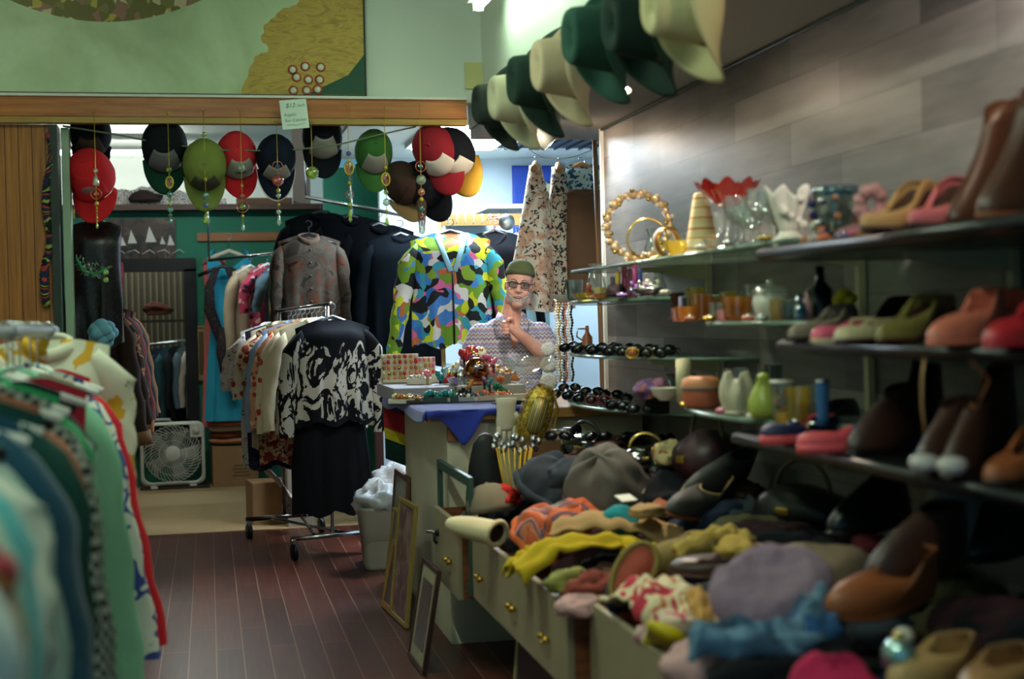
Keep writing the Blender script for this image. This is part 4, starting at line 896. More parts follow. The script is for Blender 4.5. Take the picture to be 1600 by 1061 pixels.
# left hand: a loose fist on the chest, knuckles to the left
b.ball((-.022, -.250, 1.405), (.036, .026, .034)); b.tube([(.005, -.243, 1.385), (-.02, -.249, 1.402)], [.027, .030], 12)
for i, (L_, r_) in enumerate(((.9, .0095), (1, .0100), (.95, .0095), (.8, .0085))):
    z = 1.432-.019*i; x = -.052+.003*abs(i-1); b.tube([(-.03, -.256, z), (x-.006, -.268, z-.001), (x-.013, -.262-.012*L_, z-.004), (x+.006, -.288*1.0, z-.006), (x+.026*L_, -.284, z-.005)], [r_*1.1, r_*1.08, r_, r_*.95, r_*.85], 8)
b.tube([(-.005, -.262, 1.425), (-.012, -.284, 1.446), (-.028, -.297, 1.444), (-.040, -.301, 1.434)], [.013, .0115, .0105, .009], 8)
# right hand lies flat on the counter top
b.ball((-.158, -.345, 1.083), (.036, .05, .016))
for i, L_ in enumerate((.060, .072, .066, .050)):
    x = -.186+.019*i; b.tube([(x*1.0, -.38, 1.085), (x-.004, -.38-L_*.5, 1.084), (x-.006, -.38-L_, 1.072)], [.0095, .009, .0075], 8)
b.tube([(-.128, -.335, 1.083), (-.102, -.365, 1.078), (-.092, -.392, 1.073)], [.012, .010, .008], 8)
body = b.build('body', skin, man); voxel(body, .0042, 4)
# eyes, glasses, lips, beard, beanie
def hm(name, mb, m, **k): return mb.build(name, m, man, **k)
for s in (-1, 1):
    b = MB().ball((s*.031, -.0775, 1.634), (.0120, .0105, .0058), 14, 10, HD); e = hm('eye', b, mat('eye_white', '#b8aca0', rough=.3, var=0)); MB().ball((s*.031, -.0872, 1.634), (.0055, .0025, .0052), 10, 6, HD).build('iris', mat('iris_dark', '#2a2a2a', rough=.2, var=0), e)
    hm('eyebrow', MB().tube([(s*.012, -.090, 1.657), (s*.03, -.092, 1.662), (s*.05, -.080, 1.656)], [.003, .004, .0025], 6, HD), mat('grey_brow', '#8a7464'))
hm('lips', MB().tube([(-.020, -.0945, 1.5575), (-.01, -.0985, 1.5585), (0, -.0985, 1.5575), (.01, -.0985, 1.5585), (.020, -.0945, 1.5590)], [.002, .0042, .0042, .0042, .002], 8, HD), mat('lip', '#a8625a'))
g = thing('glasses_frame', '', '')  # part of the person, untagged
for k in ('label', 'category'): del g[k]
g.parent = man; gm = mat('black_glasses', '#120f0f', rough=.3)
for s in (-1, 1):
    ring = [(s*.031+.025*math.copysign(abs(math.cos(a))**.6, math.cos(a)), -.102+.004*abs(math.cos(a)), 1.634+.0165*math.copysign(abs(math.sin(a))**.6, math.sin(a))) for a in [2*PI*i/24 for i in range(24)]]
    MB().tube(ring, .0023, 6, HD, closed=True).build('rim', gm, g); MB().rings([ring, [(x, y+.001, z) for x, y, z in ring]], M=HD).build('lens', glass('spectacle_lens', '#f0f4f4', .03, .04, .02), g)
    MB().tube([(s*.056, -.098, 1.641), (s*.074, -.07, 1.642), (s*.079, .0, 1.640), (s*.08, .03, 1.630)], .0026, 6, HD).build('temple', gm, g)
MB().tube([(-.007, -.103, 1.639), (0, -.108, 1.642), (.007, -.103, 1.639)], .0028, 6, HD).build('bridge', gm, g)
def beard(u, v):
    a = -PI/2+(u-.5)*2*R(98); f = abs(u-.5)*2; top = lerp(-.36, .55, f**2.2); e = lerp(top, -1.25, v)
    k = 1.035+.02*nz((u*40, v*20, 0), 1); c = math.cos(e)
    return HD @ V((.0655*k*c*math.cos(a), -.014+.083*k*c*math.sin(a)-.012*(1-f)*max(0, v)*.8, 1.588+.088*k*math.sin(e)*(1+.06*(1-f))))
bm_ = mat('grey_beard', pat=p_noise(150, [(.3, '#8d7a6e'), (.6, '#c9beb2')], 'LINEAR'), rough=.9)
hm('beard', MB().grid(beard, 40, 12), bm_, solid=.003)
hm('moustache', MB().tube([(-.038, -.076, 1.549), (-.022, -.093, 1.566), (0, -.099, 1.572), (.022, -.093, 1.566), (.038, -.076, 1.549)], [.004, .006, .006, .006, .004], 8, HD, flat=.6), bm_)
def bn(u, v):
    a = 2*PI*u; z0 = 1.694+.014*math.sin(a)*-1; e = v*PI/2; k = math.cos(e)**.55
    rib = 1+.012*math.sin(a*60)*(1-v)
    return HD @ V((.0815*k*math.cos(a)*rib, .010+.1015*k*math.sin(a)*rib, z0+.072*math.sin(e)))
hat_m = cloth('olive_knit', '#5c6440', bump=.6, bscale=300)
bo = hm('beanie', MB().grid(bn, 120, 14, wrap=True), hat_m, solid=.004)
MB().rings([[HD @ V(((.0822+.0025*math.sin(PI*q))*math.cos(a)*(1+.01*math.sin(a*60)), .010+(.1024+.0025*math.sin(PI*q))*math.sin(a)*(1+.01*math.sin(a*60)), 1.684+.028*q-.014*math.sin(a))) for a in [2*PI*i/120 for i in range(120)]] for q in (0, .25, .5, .75, 1)], True, False, False).build('turned_cuff', hat_m, bo, solid=.004)
# shirt: zigzag stripes, short sleeves, open collar
def zig(t):
    o = t.xyz(t.obj()); x = t.math('MULTIPLY', t.math('PINGPONG', o[0], .012), 1.1)
    z = t.math('MULTIPLY', t.math('ADD', o[2], x), 13.0)
    return t.ramp(t.math('FRACT', z), [(0, '#8f7fa8'), (.1, '#b98f96'), (.2, '#c8c2b4'), (.3, '#9ab0ba'), (.4, '#7c4f84'), (.5, '#b7a08c'), (.58, '#a9c0c4'), (.68, '#8a5a78'), (.78, '#c0b49e'), (.88, '#8f9fc0')], 'CONSTANT')
sh_m = mat('zigzag_shirt', rough=.85, pat=zig, var=.10)
b = MB(); b.rings(torso(.012, .014, 0)[:-1]+[[(.075*math.cos(a), .014+.07*math.sin(a), 1.462) for a in [2*PI*i/28 for i in range(28)]]])
for A_, s in ((ARM_L, 1), (ARM_R, -1)):
    b.ball(A_[0], (.076, .076, .070)); e = V(A_[1]).lerp(V(A_[2]), .75); b.tube([A_[0], A_[1], e], [.076, .072, .068], 16)
shirt = b.build('shirt', sh_m, man); voxel(shirt, .007, 5)
import bmesh
bm2 = bmesh.new(); bm2.from_mesh(shirt.data)
kill = [f for f in bm2.faces if (c := f.calc_center_median()) and ((c.z > 1.27 and c.y < 0 and abs(c.x-.012) < .065*(c.z-1.27)/.15) or c.z > 1.452)]
bmesh.ops.delete(bm2, geom=kill, context='FACES'); bm2.to_mesh(shirt.data); bm2.free()
for s in (-1, 1):
    MB().add([(s*.018+.012, -.146, 1.340), (s*.088, -.136, 1.345), (s*.104, -.092, 1.425), (s*.070, -.045, 1.490), (s*.046+.012, -.105, 1.462)], [(0, 1, 2, 3, 4)]).build('collar_flap', sh_m, shirt, solid=.004)
MB().tube([(.055*math.cos(a)*1.2+.012, .012+.062*math.sin(a), 1.468+.012*math.sin(a)) for a in [R(-30)+R(240)*i/14 for i in range(15)]], .016, 8, flat=.5).build('collar_stand', sh_m, shirt)
b = MB()
hmz = MB().rings([[((w)*math.cos(a), t*math.sin(a), z) for a in [2*PI*i/24 for i in range(24)]] for z, w, t in ((.80, .178, .13), (.95, .172, .124), (1.0, .168, .12))])
for s in (-1, 1): hmz.tube([(s*.09, 0, .86), (s*.095, -.01, .52), (s*.10, .01, .07)], [.098, .074, .066], 16)
hm('trousers', hmz, cloth('dark_trousers', '#20242c'))
for s in (-1, 1): hm('shoe', MB().tube([(s*.10, .07, .05), (s*.105, -.06, .048), (s*.11, -.19, .035)], [.044, .050, .036], 14, flat=.9), mat('shoe_leather', '#2a1c14'))

# ------------------------------------------------------------------ counter
cm = mat('counter_laminate', '#cfc8b0', rough=.6, var=.05)
o = thing('counter', 'beige shop counter with a wooden top edge, partly under a blue cloth', 'counter', (1.03, 6.26, 0))
MB().box((.455, .70, .50), (.91, 1.40, 1.0)).build('body', cm, o, flat=True)
MB().box((.42, .72, 1.022), (1.02, 1.54, .044)).build('worktop', mat('counter_top', rough=.5, pat=p_wood('#94663a', '#b5834a')), o, bevel=.004, flat=True)
MB().box((.03, -.006, .955), (.06, .03, .09)).build('corner_block', mat('corner_strip_wood', '#8a5636', rough=.5), o, flat=True)
bl = cloth('blue_velvet', '#27369a', var=.2, sheen=.4)
CT = 1.052
def clothf(u, v):
    x = lerp(-.10, .40, u); y = lerp(-.065, 1.46, v); z = 1.046+.004*abs(nz((x*9, y*9, 0), 2))
    return (x, y, z)
bc = thing('blue_cloth', 'royal blue cloth draped over the left end of the counter', 'cloth', (1.03, 6.26, 0))
MB().grid(clothf, 16, 40).build('top_panel', bl, bc, solid=.006)
def drop_(u, v):
    y = lerp(-.065, 1.46, u); L_ = .045+.02*math.sin(u*9)
    return (-.10-.012*math.sin(v*2), y, 1.048-L_*v)
MB().grid(drop_, 40, 6).build('side_drop', bl, bc, solid=.006)
def dropf(u, v):
    x = lerp(-.10, .40, u); L_ = .03+.13*max(0, 1-abs(x-.06)/.10)+.01*math.sin(u*20)
    return (x, -.068-.01*math.sin(v*3+u*12), 1.048-L_*v)
MB().grid(dropf, 40, 8).build('front_drop', bl, bc, solid=.006)
# small flag of coloured cloth hanging at the far left of the counter
def ban(u, v): return (.02*math.sin(v*6), lerp(-.12, .12, u), -v*.42+.10*u)
o = thing('striped_banner', 'blue red and yellow striped cloth hanging at the left side of the counter', 'banner', onY(632, 622, 7.74)); 
for i, (c, z0, z1) in enumerate((('#1f3a86', 0, .33), ('#a32a34', .33, .60), ('#c2b02a', .60, .74), ('#12302c', .74, 1))):
    MB().grid(lambda u, v: V(ban(u, lerp(z0, z1, v)))+V((-.06*lerp(z0, z1, v), 0, 0)), 10, 8).build('stripe', cloth('banner_%d' % i, c), o, rot=(0, 0, R(90)), solid=.004)

def onC(px, py, z=None):
    if py <= 606: z = 1.125; p = onZ(px, py, z); Y = min(7.5, max(6.92, p.y))
    else: z = CT+.004; p = onZ(px, py, z); Y = min(6.78, max(6.27, p.y))
    return V((onY(px, py, Y).x, Y, z))
for i, (xa, xb) in enumerate(((602, 694), (697, 800))):
    pa, pb = onY(xa, 605, 7.2), onY(xb, 605, 7.2)
    tag(MB().box((0, 0, .033), (pb.x-pa.x, .70, .066)).build('display_riser', mat('riser_%d' % i, ['#8d8a96', '#a8a298'][i]), None, ((pa.x+pb.x)/2, 7.22, CT+.004), bevel=.004, flat=True), ['low lilac grey display box under the earring boards on the counter', 'low grey display box under the ornament heap on the counter'][i], 'display box')
jw = {k: mat('bead_'+k, c, rough=.25, var=.1) for k, c in dict(red='#b8242c', pink='#d86a90', amber='#b8743a', gold='#c2a052', pearl='#d8d0bc', green='#1c7a5a', teal='#1c7c86', black='#0e0f12', coral='#d8785a', violet='#7a5a9a', silver='#b8bcc0', navy='#1c2a5a', copper='#a86a4a').items()}
jw['silver'] = mat('silverware', '#c8ccd0', rough=.18, metal=1, var=.05); jw['gold'] = mat('gilt', '#c8a850', rough=.25, metal=1, var=.05)
G = {k: glass('glass_'+k, c, .03, .14, d) for k, c, d in (('clear', '#eef4f0', .10), ('amber', '#d89030', .35), ('red', '#c8241e', .6), ('lime', '#b8c458', .5), ('blue', '#3a86a0', .4), ('smoke', '#8a9a94', .25), ('pink', '#d8a0a0', .35), ('yellow', '#c8b040', .45))}
def earring_stand(label, p, rz, w, h, seed, cols, n=5, m=7):
    o = thing('earring_stand', label, 'jewellery stand', p, rz); r = rnd(seed)
    MB().box((0, .012, h/2), (w, .012, h)).build('board', mat('ivory_card', '#cfc8b0'), o, bevel=.003, flat=True); MB().box((0, .02, .008), (w*.9, .09, .016)).build('foot', mat('ivory_card', ''), o, flat=True)
    for j in range(n):
        for i in range(m):
            MB().ball(((i+.5)/m*w-w/2+r.uniform(-.004, .004), -.004, (j+.6)/n*h), (w/m*.34, .007, h/n*.40), 8, 6).build('earring', jw[r.choice(cols)], o)
    return o
earring_stand('tall earring board crowded with amber and gold earrings at the far left counter corner', onC(625, 586), R(-6), .20, .15, 1, ['amber', 'gold', 'pearl', 'coral', 'copper', 'red'])
earring_stand('earring board with red and pink drops next to the far left one', onC(664, 584), R(4), .12, .13, 2, ['red', 'pink', 'pearl', 'gold', 'coral'], 4, 5)
def tray(label, p, d, rz, cols, n, seed, rimc='#c8c2b0', big=.009):
    o = thing('jewellery_tray', label, 'tray', p, rz); r = rnd(seed); rm = mat('tray_'+rimc, rimc, rough=.5)
    MB().box((0, 0, .004), (d[0], d[1], .008)).build('base', rm, o, flat=True)
    b = MB()
    for s in (-1, 1): b.box((s*d[0]/2, 0, d[2]/2), (.006, d[1], d[2])); b.box((0, s*d[1]/2, d[2]/2), (d[0], .006, d[2]))
    b.build('rim', rm, o, flat=True)
    for i in range(n):
        q = big*r.uniform(.7, 1.3); MB().ball((r.uniform(-.42, .42)*d[0], r.uniform(-.42, .42)*d[1], .008+q*.8+r.uniform(0, d[2])), (q, q, q), 8, 6).build('bead', jw[r.choice(cols)], o)
    return o
tray('shallow tray heaped with green beads at the front edge of the counter', onC(688, 617), (.17, .10, .025), R(-10), ['green', 'green', 'teal'], 40, 3, '#2a3a34', .013)
tray('white tray of shell buttons on the blue cloth left of the green beads', onC(640, 611), (.13, .10, .015), R(-20), ['pearl', 'gold', 'copper', 'pearl'], 22, 4, '#3a2a20')
tray('pale box of rings behind the green bead tray', onC(655, 600), (.12, .08, .03), R(-8), ['pearl', 'silver', 'gold'], 20, 5)
tray('long white box of pearls beside the pale ring box', onC(692, 597), (.15, .07, .04), R(-5), ['pearl', 'pearl', 'pink', 'silver'], 26, 6)
tray('dark wooden tray of trinkets at the front of the counter', onC(662, 608), (.17, .05, .02), R(-8), ['black', 'silver', 'copper', 'gold'], 20, 7, '#2e2018')
tray('low dish of orange and amber beads under the crystal bowl', onC(768, 613), (.15, .09, .025), R(5), ['coral', 'amber', 'pearl', 'coral'], 32, 8, '#b8a890', .012)
tray('silver tray of clear stones in front of the mirrored ball', onC(715, 608), (.13, .1, .02), R(8), ['silver', 'pearl', 'silver'], 26, 9, '#9a9c9a')
tray('open box of mixed brooches right of the red ribbon', onC(775, 600), (.12, .08, .05), R(14), ['red', 'pink', 'gold', 'teal', 'pearl'], 28, 10, '#8a8478', .012)
p = onC(724, 618); o = thing('hair_brush_pompom', 'round black furry pompom at the front edge of the counter', 'pompom', p+V((0, 0, .03)))
b = MB(); r = rnd(3)
for i in range(160):
    d_ = V((r.gauss(0, 1), r.gauss(0, 1), r.gauss(0, 1))).normalized(); 
    if d_.z < -.6: continue
    b.tube([d_*.018, d_*.036], [.003, .0008], 4)
b.ball((0, 0, 0), (.024, .024, .024)); b.build('fur', mat('black_fur', '#0b0c10'), o)
def gl(name, label, cat, p, prof, m, **k): return vessel(name, label, cat, p, prof, m, **k)
gl('glass_bowl', 'large cut crystal bowl at the right of the counter before the man', 'bowl', onC(822, 606), [(.05, 0), (.045, .008), (.012, .02), (.014, .045), (.06, .06), (.125, .10), (.145, .135)], G['clear'], n=32)
gl('glass_ashtray', 'small clear glass ashtray at the front edge of the counter', 'ashtray', onC(757, 625), bowl(.05, .035), G['clear'])
gl('glass_jar', 'clear glass jar of trinkets left of the mirrored ball', 'jar', onC(705, 598), tumbler(.04, .10), G['clear'])
gl('glass_dish', 'small clear dish between the pearls and the mirrored ball', 'dish', onC(715, 606), bowl(.055, .04), G['clear'])
p = onC(745, 604); o = thing('mirrored_ball', 'copper and silver mirrored ball in the middle of the counter heap', 'ornament', p)
MB().lathe([(.04, 0), (.045, .01), (.03, .02)], 20).build('stand', jw['copper'], o); MB().ball((0, 0, .075), (.062, .062, .062), 28, 18).build('ball', mat('copper_mirror', '#a5653a', rough=.12, metal=1), o); MB().ball((.0, -.052, .09), (.028, .014, .016), 14, 10).build('silver_inlay', jw['silver'], o)
flow = [(738, 585, 'red', .038, .16), (726, 588, 'red', .040, .145), (760, 588, 'pink', .032, .125), (772, 590, 'pink', .030, .11), (752, 583, 'pearl', .035, .155), (745, 588, 'gold', .04, .13), (783, 595, 'coral', .025, .10), (765, 597, 'teal', .026, .085), (700, 585, 'teal', .04, .05), (688, 588, 'teal', .04, .035), (778, 603, 'green', .028, .06), (735, 596, 'amber', .03, .08), (668, 590, 'pink', .025, .06), (757, 596, 'violet', .02, .10), (786, 606, 'green', .028, .04), (713, 590, 'pearl', .035, .09)]
for i, (px, py, c, s, h) in enumerate(flow):
    p = onC(px, py+12); nm = ['topmost', 'left-hand', 'right of the mirrored ball', 'furthest right', 'at the back', 'above the mirrored ball', 'by the crystal bowl', 'before the mirrored ball', 'nearest the bright jacket', 'left of the clear jar', 'beside the orange beads', 'left of the mirrored ball', 'by the earring boards', 'in the middle', 'at the right edge', 'over the clear jar'][i]
    o = thing('fabric_flower', f'{c} fabric flower ornament {nm} in the counter heap', 'flower', p, R(i*40), 'fabric flowers heaped on the counter')
    MB().tube([(0, 0, 0), (0, 0, h)], .006, 6).build('stem', jw['black'] if i % 2 else jw['gold'], o)
    tl = T(0, 0, h, 50+25*math.sin(i*3.1), 30*math.sin(i*1.7), i*50)
    for k in range(6):
        a = 2*PI*k/6; MB().ball((s*.5*math.cos(a), s*.5*math.sin(a), 0), (s*.48, s*.48, s*.34), 10, 7, tl).build('petal', jw[c], o)
    MB().ball((0, 0, s*.3), (s*.32,)*3, 8, 6, tl).build('centre', jw['gold'], o)
r = rnd(77)
for i in range(34):
    px = 700+i*3.1+r.uniform(-4, 4); Y = 6.95+.5*r.random(); x = onY(px, 600, Y).x; c = r.choice(['pearl', 'silver', 'gold', 'red', 'pink', 'teal', 'amber', 'violet', 'green', 'coral', 'copper', 'silver'])
    h = r.uniform(.0, .10)*(1-abs(px-745)/70 if abs(px-745) < 70 else 0); q = r.uniform(.016, .030); o = thing('trinket', 'small %s trinket piled in the ornament heap on the counter' % c, 'trinket', (x, Y, 1.122+h), r.uniform(0, 3), 'trinkets in the ornament heap')
    k = i % 3
    if k == 0: MB().lathe([(q, 0), (q*1.1, q*.5), (q*.6, q*1.1), (q*.3, q*1.5), (.001, q*1.55)], 14).build('body', jw[c], o)
    elif k == 1:
        MB().tube([(q*math.cos(a), 0, q+q*math.sin(a)) for a in [2*PI*j/18 for j in range(18)]], q*.28, 6, closed=True).build('hoop', jw[c], o)
    else: MB().box((0, 0, q*.6), (q*2, q*1.5, q*1.2)).build('box_body', jw[c], o, bevel=.003, flat=True)
    MB().ball((0, 0, q*1.7), (q*.4,)*3, 8, 6).build('knob', jw['gold'], o)
tray('second tray of pearls and rings in front of the earring boards', onC(628, 616), (.12, .08, .02), R(-14), ['pearl', 'gold', 'copper', 'amber'], 26, 31)
tray('tray of blue and silver beads right of the green bead tray', onC(738, 621), (.11, .07, .02), R(6), ['navy', 'silver', 'teal', 'pearl'], 26, 32)
tray('ivory tray of brooches beside the clear ashtray', onC(786, 615), (.12, .07, .02), R(12), ['pearl', 'coral', 'silver', 'gold'], 26, 33)
p = onC(800, 622); tag(MB().box((0, 0, .012), (.16, .09, .024)).build('card_box', mat('cream_card_box', '#c0b498'), None, p, (0, 0, R(8)), flat=True), 'flat cream card box in front of the crystal bowl', 'box')
p = onC(806, 634); crumple('pouch', 'flat black pouch lying at the counter edge beside the white glove', 'pouch', p+V((0, .05, .012)), (.085, .05, .012), mat('black_pouch', '#0a0a0e'), seed=3, flat=.9)
def glove(label, p, rot, m, s=1.0, name='glove', fingers=4, group=None):
    o = thing(name, label, 'glove', p, rot, group, s)
    MB().rings([[(w*math.cos(a), .016*math.sin(a), z) for a in [2*PI*i/18 for i in range(18)]] for z, w in ((0, .05), (-.03, .046), (-.06, .044), (-.10, .048), (-.13, .046), (-.145, .03))]).build('palm', m, o)
    for i, L_ in enumerate((.055, .068, .064, .05)[:fingers]):
        x = -.034+.0225*i; MB().tube([(x, 0, -.125), (x*1.08, -.006, -.135-L_*.5), (x*1.12, -.010, -.135-L_)], [.0125, .0115, .009], 8).build('finger', m, o)
    MB().tube([(.038, 0, -.07), (.062, -.01, -.10), (.068, -.015, -.13)], [.014, .012, .009], 8).build('thumb', m, o)
    return o
glove('white cotton glove hanging over the front edge of the counter', onY(791, 622, 6.14), (R(4), 0, R(8)), cloth('white_cotton', '#c9c4b0'), 1.0)
# beaded necklaces hanging on a stand at the right end of the counter
p = onY(881, 560, 7.3); o = thing('necklace_stand', 'dark stand hung with long beaded necklaces at the right end of the counter', 'necklace stand', (p.x, 7.3, 1.046))
MB().lathe([(.07, 0), (.07, .012), (.01, .02)], 20).build('base', m_black, o); MB().tube([(0, 0, .02), (0, 0, .50)], .009, 8).build('post', m_black, o); MB().tube([(-.05, 0, .49), (.05, 0, .49)], .009, 8).build('arm', m_black, o)
for i, c in enumerate(('pearl', 'gold', 'silver', 'copper', 'pearl', 'black')):
    x = -.042+.017*i; b = MB()
    for j in range(30): b.ball((x+.004*math.sin(j), -.016, .49-.0145*j), (.008, .008, .008), 6, 4)
    b.build('necklace', jw[c], o, kind='stuff')
p = onY(857, 580, 7.45); o = thing('brooch_fan', 'white lacy fan ornament standing beside the beaded necklaces', 'fan', (p.x, 7.45, 1.046), 0)
for k, z in ((.05, .06), (.045, .15), (.04, .235)):
    MB().lathe([(k, 0), (k, .006), (k*.45, .008)], 24, T(0, 0, z, 90)).build('lace_disc', mat('white_lace', pat=p_noise(120, [(.4, '#9aa49c'), (.6, '#d0d0c8')], 'LINEAR')), o)
MB().tube([(0, .006, 0), (0, .006, .24)], .005, 6).build('rod', jw['silver'], o)
# gold fringed bag, wire vase, black arch
gm = mat('gold_sequins', rough=.35, metal=.7, pat=p_noise(90, [(.35, '#7a6420'), (.5, '#b99a38'), (.65, '#d8c060')], 'LINEAR')); gs = mat('gold_stripes', rough=.3, metal=.6, pat=p_stripe([(0, '#8a7430'), (.4, '#cfc7a0'), (.6, '#4a3c1c'), (.8, '#b9a050')], 55, 0))
c = onY(838, 648, 6.0); o = thing('handbag', 'gold fringed handbag with silvery stripes propped against the counter front', 'handbag', c, (0, R(18), R(-6)))
def oval(u, v, k=1): return [(.062*k*math.copysign(abs(math.cos(a))**.7, math.cos(a)), y, .125*k*math.copysign(abs(math.sin(a))**.8, math.sin(a))) for a in [2*PI*i/36 for i in range(36)] for y in (u,)]
MB().rings([oval(.03, 0, .9), oval(.02, 0, 1), oval(-.02, 0, 1), oval(-.03, 0, .9)]).build('body', gm, o)
MB().rings([oval(-.031, 0, .66), oval(-.036, 0, .6)]).build('striped_panel', gs, o)
b = MB(); r = rnd(5)
for i in range(150):
    a = 2*PI*i/150; e = V((.062*math.copysign(abs(math.cos(a))**.7, math.cos(a)), -.022+.04*r.random(), .125*math.copysign(abs(math.sin(a))**.8, math.sin(a)))); d_ = V((math.cos(a), 0, math.sin(a)*1.2)); b.tube([e, e+d_*.010+V((0, -.006, 0)), e+d_*.017+V((0, -.006, -.008))], [.002, .002, .0008], 4)
b.build('fringe', gm, o)
MB().tube([(.05, 0, .10), (.085, .01, .05), (.095, .01, -.06), (.075, .0, -.17)], .006, 6).build('strap', mat('gold_strap', '#a98a34', rough=.4, metal=.5), o)
tag(MB().box((0, 0, 0), (.16, .10, .30)).build('storage_box', mat('brown_box', '#6a4a30'), None, (c.x+.02, 6.02, .62+.15), flat=True), 'brown box under the gold fringed handbag', 'box')
c = onY(805, 765, 5.72); o = thing('wire_vase', 'gold wire vase of silvery buds in front of the counter', 'vase', (c.x, 5.72, .622))
for i in range(18):
    a = 2*PI*i/18; MB().tube([(.035*math.cos(a), .035*math.sin(a), 0), (.03*math.cos(a), .03*math.sin(a), .04), (.075*math.cos(a), .075*math.sin(a), .30)], .003, 5).build('wire', mat('gold_wire', '#b8963a', rough=.3, metal=1), o)
MB().tube([(.036*math.cos(a), .036*math.sin(a), .003) for a in [2*PI*i/20 for i in range(20)]], .006, 6, closed=True).build('base_ring', MATS['gold_wire'], o)
r = rnd(8)
for i in range(22):
    x, y = r.uniform(-.095, .10), r.uniform(-.04, .04); MB().ball((x, y, .31+r.uniform(-.035, .035)), (.013, .013, .015), 8, 6).build('bud', jw['silver'], o)
c = onY(763, 800, 5.80); o = thing('display_bust', 'black arched display bust standing before the counter front', 'bust', (c.x, 5.86, .62), R(-14))
MB().rings([[(x*k, y, z*(k if k < 1 else 1)) for x, z in [(-.085, 0), (-.08, .10), (-.066, .22), (-.045, .31), (-.02, .345), (.005, .352), (.03, .345), (.055, .31), (.075, .22), (.085, .10), (.09, 0)]] for y, k in ((-.035, .92), (-.028, .98), (-.015, 1), (.015, 1), (.028, .98), (.035, .92))], M=None).build('torso_form', mat('black_velvet', '#08090c', rough=.5), o)
MB().box((0, 0, .01), (.2, .1, .02)).build('base', m_black, o, bevel=.004, flat=True)
# ------------------------------------------------------------------ shelves on the plank wall
gs_ = glass('shelf_glass', '#b8c8bc', .04, .16, .30); blk = mat('black_shelf', '#101114', rough=.3, var=.05)
def shelf(label, z, y0, y1, x0, m, edge, th=.012, round_=0.0, post=(), name='glass_shelf'):
    o = thing(name, label, 'shelf', (0, 0, z))
    xw = 1.975
    if round_:
        n = 24; P = [(xw-.0, y0), (xw, y1)]+[(xw-(xw-x0)*math.sin(PI*i/n)**.55, lerp(y1, y0, i/n)) for i in range(1, n)]
    else: P = [(xw, y0), (xw, y1), (x0, y1), (x0, y0)]
    MB().rings([[(x, y, -th) for x, y in P], [(x, y, 0) for x, y in P]]).build('board', m, o, flat=True)
    pe = [(x, y, -th/2) for x, y in (P[1:]+P[:1])]
    MB().tube(pe, th*.62, 6).build('front_edge', edge, o)
    for y, zb in post:
        MB().box((1.962, y, zb/2), (.022, .028, abs(zb))).build('standard', mat('ivory_standard', '#b3ab8c', rough=.5), o, flat=True)
        MB().prism([(0, 0), (-.30, -.004), (-.30, -.014), (0, -.06)], .008, T(1.97, y, -th)).build('bracket', mat('ivory_standard', ''), o, flat=True)
    return o
ge = mat('green_glass_edge', '#6f8478', rough=.15)
shelf('topmost glass shelf with the beaded hoop and glass goblets', 1.655, 3.72, 6.1, 1.58, gs_, ge, .012, 0, ((4.05, -.25), (5.4, -.25)))
shelf('middle glass shelf with the amber glassware', 1.425, 3.45, 4.86, 1.56, gs_, ge, .014, .01, ((4.0, -.28),))
shelf('lower glass shelf with the terracotta box and lime pot', 1.145, 3.25, 5.05, 1.50, gs_, ge, .014, .01, ((4.3, -.2),))
shelf('upper corner glass shelf with the jewelled tiara dish', 1.52, 4.92, 6.8, 1.56, gs_, ge, .014, .01)
shelf('middle corner glass shelf lined with sunglasses', 1.288, 4.92, 6.82, 1.56, gs_, ge, .012, .01, ((5.3, -.24),))
shelf('lowest corner shelf crowded with dark sunglasses', 1.075, 4.95, 6.8, 1.54, gs_, ge, .012, .01)
shelf('top black shelf with the jewelled bowl and tall boots', 1.625, 2.05, 3.70, 1.50, blk, blk, .03, 0, ((3.2, -.23), (2.5, -.23)), 'black_shelf')
shelf('middle black shelf of pumps and salmon boots', 1.372, 2.05, 3.62, 1.52, blk, blk, .028, 0, ((3.25, -.22),), 'black_shelf')
shelf('lowest black shelf of slippers and silver-toed boots', 1.10, 2.05, 3.92, 1.50, blk, blk, .03, 0, (), 'black_shelf')
def P(px, X, z): return atXZ(px, X, z+.002)
def sz(px, X, z): return mpp(P(px, X, z))
T1, T2, T3, A1, A2, A3, K1, K2, K3 = 1.655, 1.425, 1.145, 1.52, 1.288, 1.075, 1.625, 1.372, 1.10
# top glass shelf
p = P(998, 1.66, T1); o = thing('bead_wreath', 'upright hoop of pearly gold beads on the topmost glass shelf', 'wreath', p, R(-8)); Rr = .125
pe = mat('pearly_gold', '#dcbc94', rough=.22, metal=.45, coat=.4, var=.1)
for i in range(26):
    a = 2*PI*i/26; q = .017+.003*math.sin(i*2.1); MB().ball((Rr*math.cos(a), .004*math.sin(i*3), Rr+.02+Rr*math.sin(a)), (q, q, q), 10, 8).build('bead', pe, o)
for i in range(34):
    a = 2*PI*(i+.4)/34; q = .009; rr_ = Rr+.014*(1 if i % 2 else -1); MB().ball((rr_*math.cos(a), -.012, Rr+.02+rr_*math.sin(a)), (q, q, q), 8, 6).build('small_bead', jw['pearl'] if i % 3 else jw['gold'], o)
MB().tube([(Rr*math.cos(a), .0, Rr+.02+Rr*math.sin(a)) for a in [2*PI*i/40 for i in range(40)]], .007, 8, closed=True).build('hoop', jw['gold'], o)
MB().lathe([(.05, 0), (.05, .008), (.012, .014), (.01, .03)], 18).build('foot', jw['gold'], o)
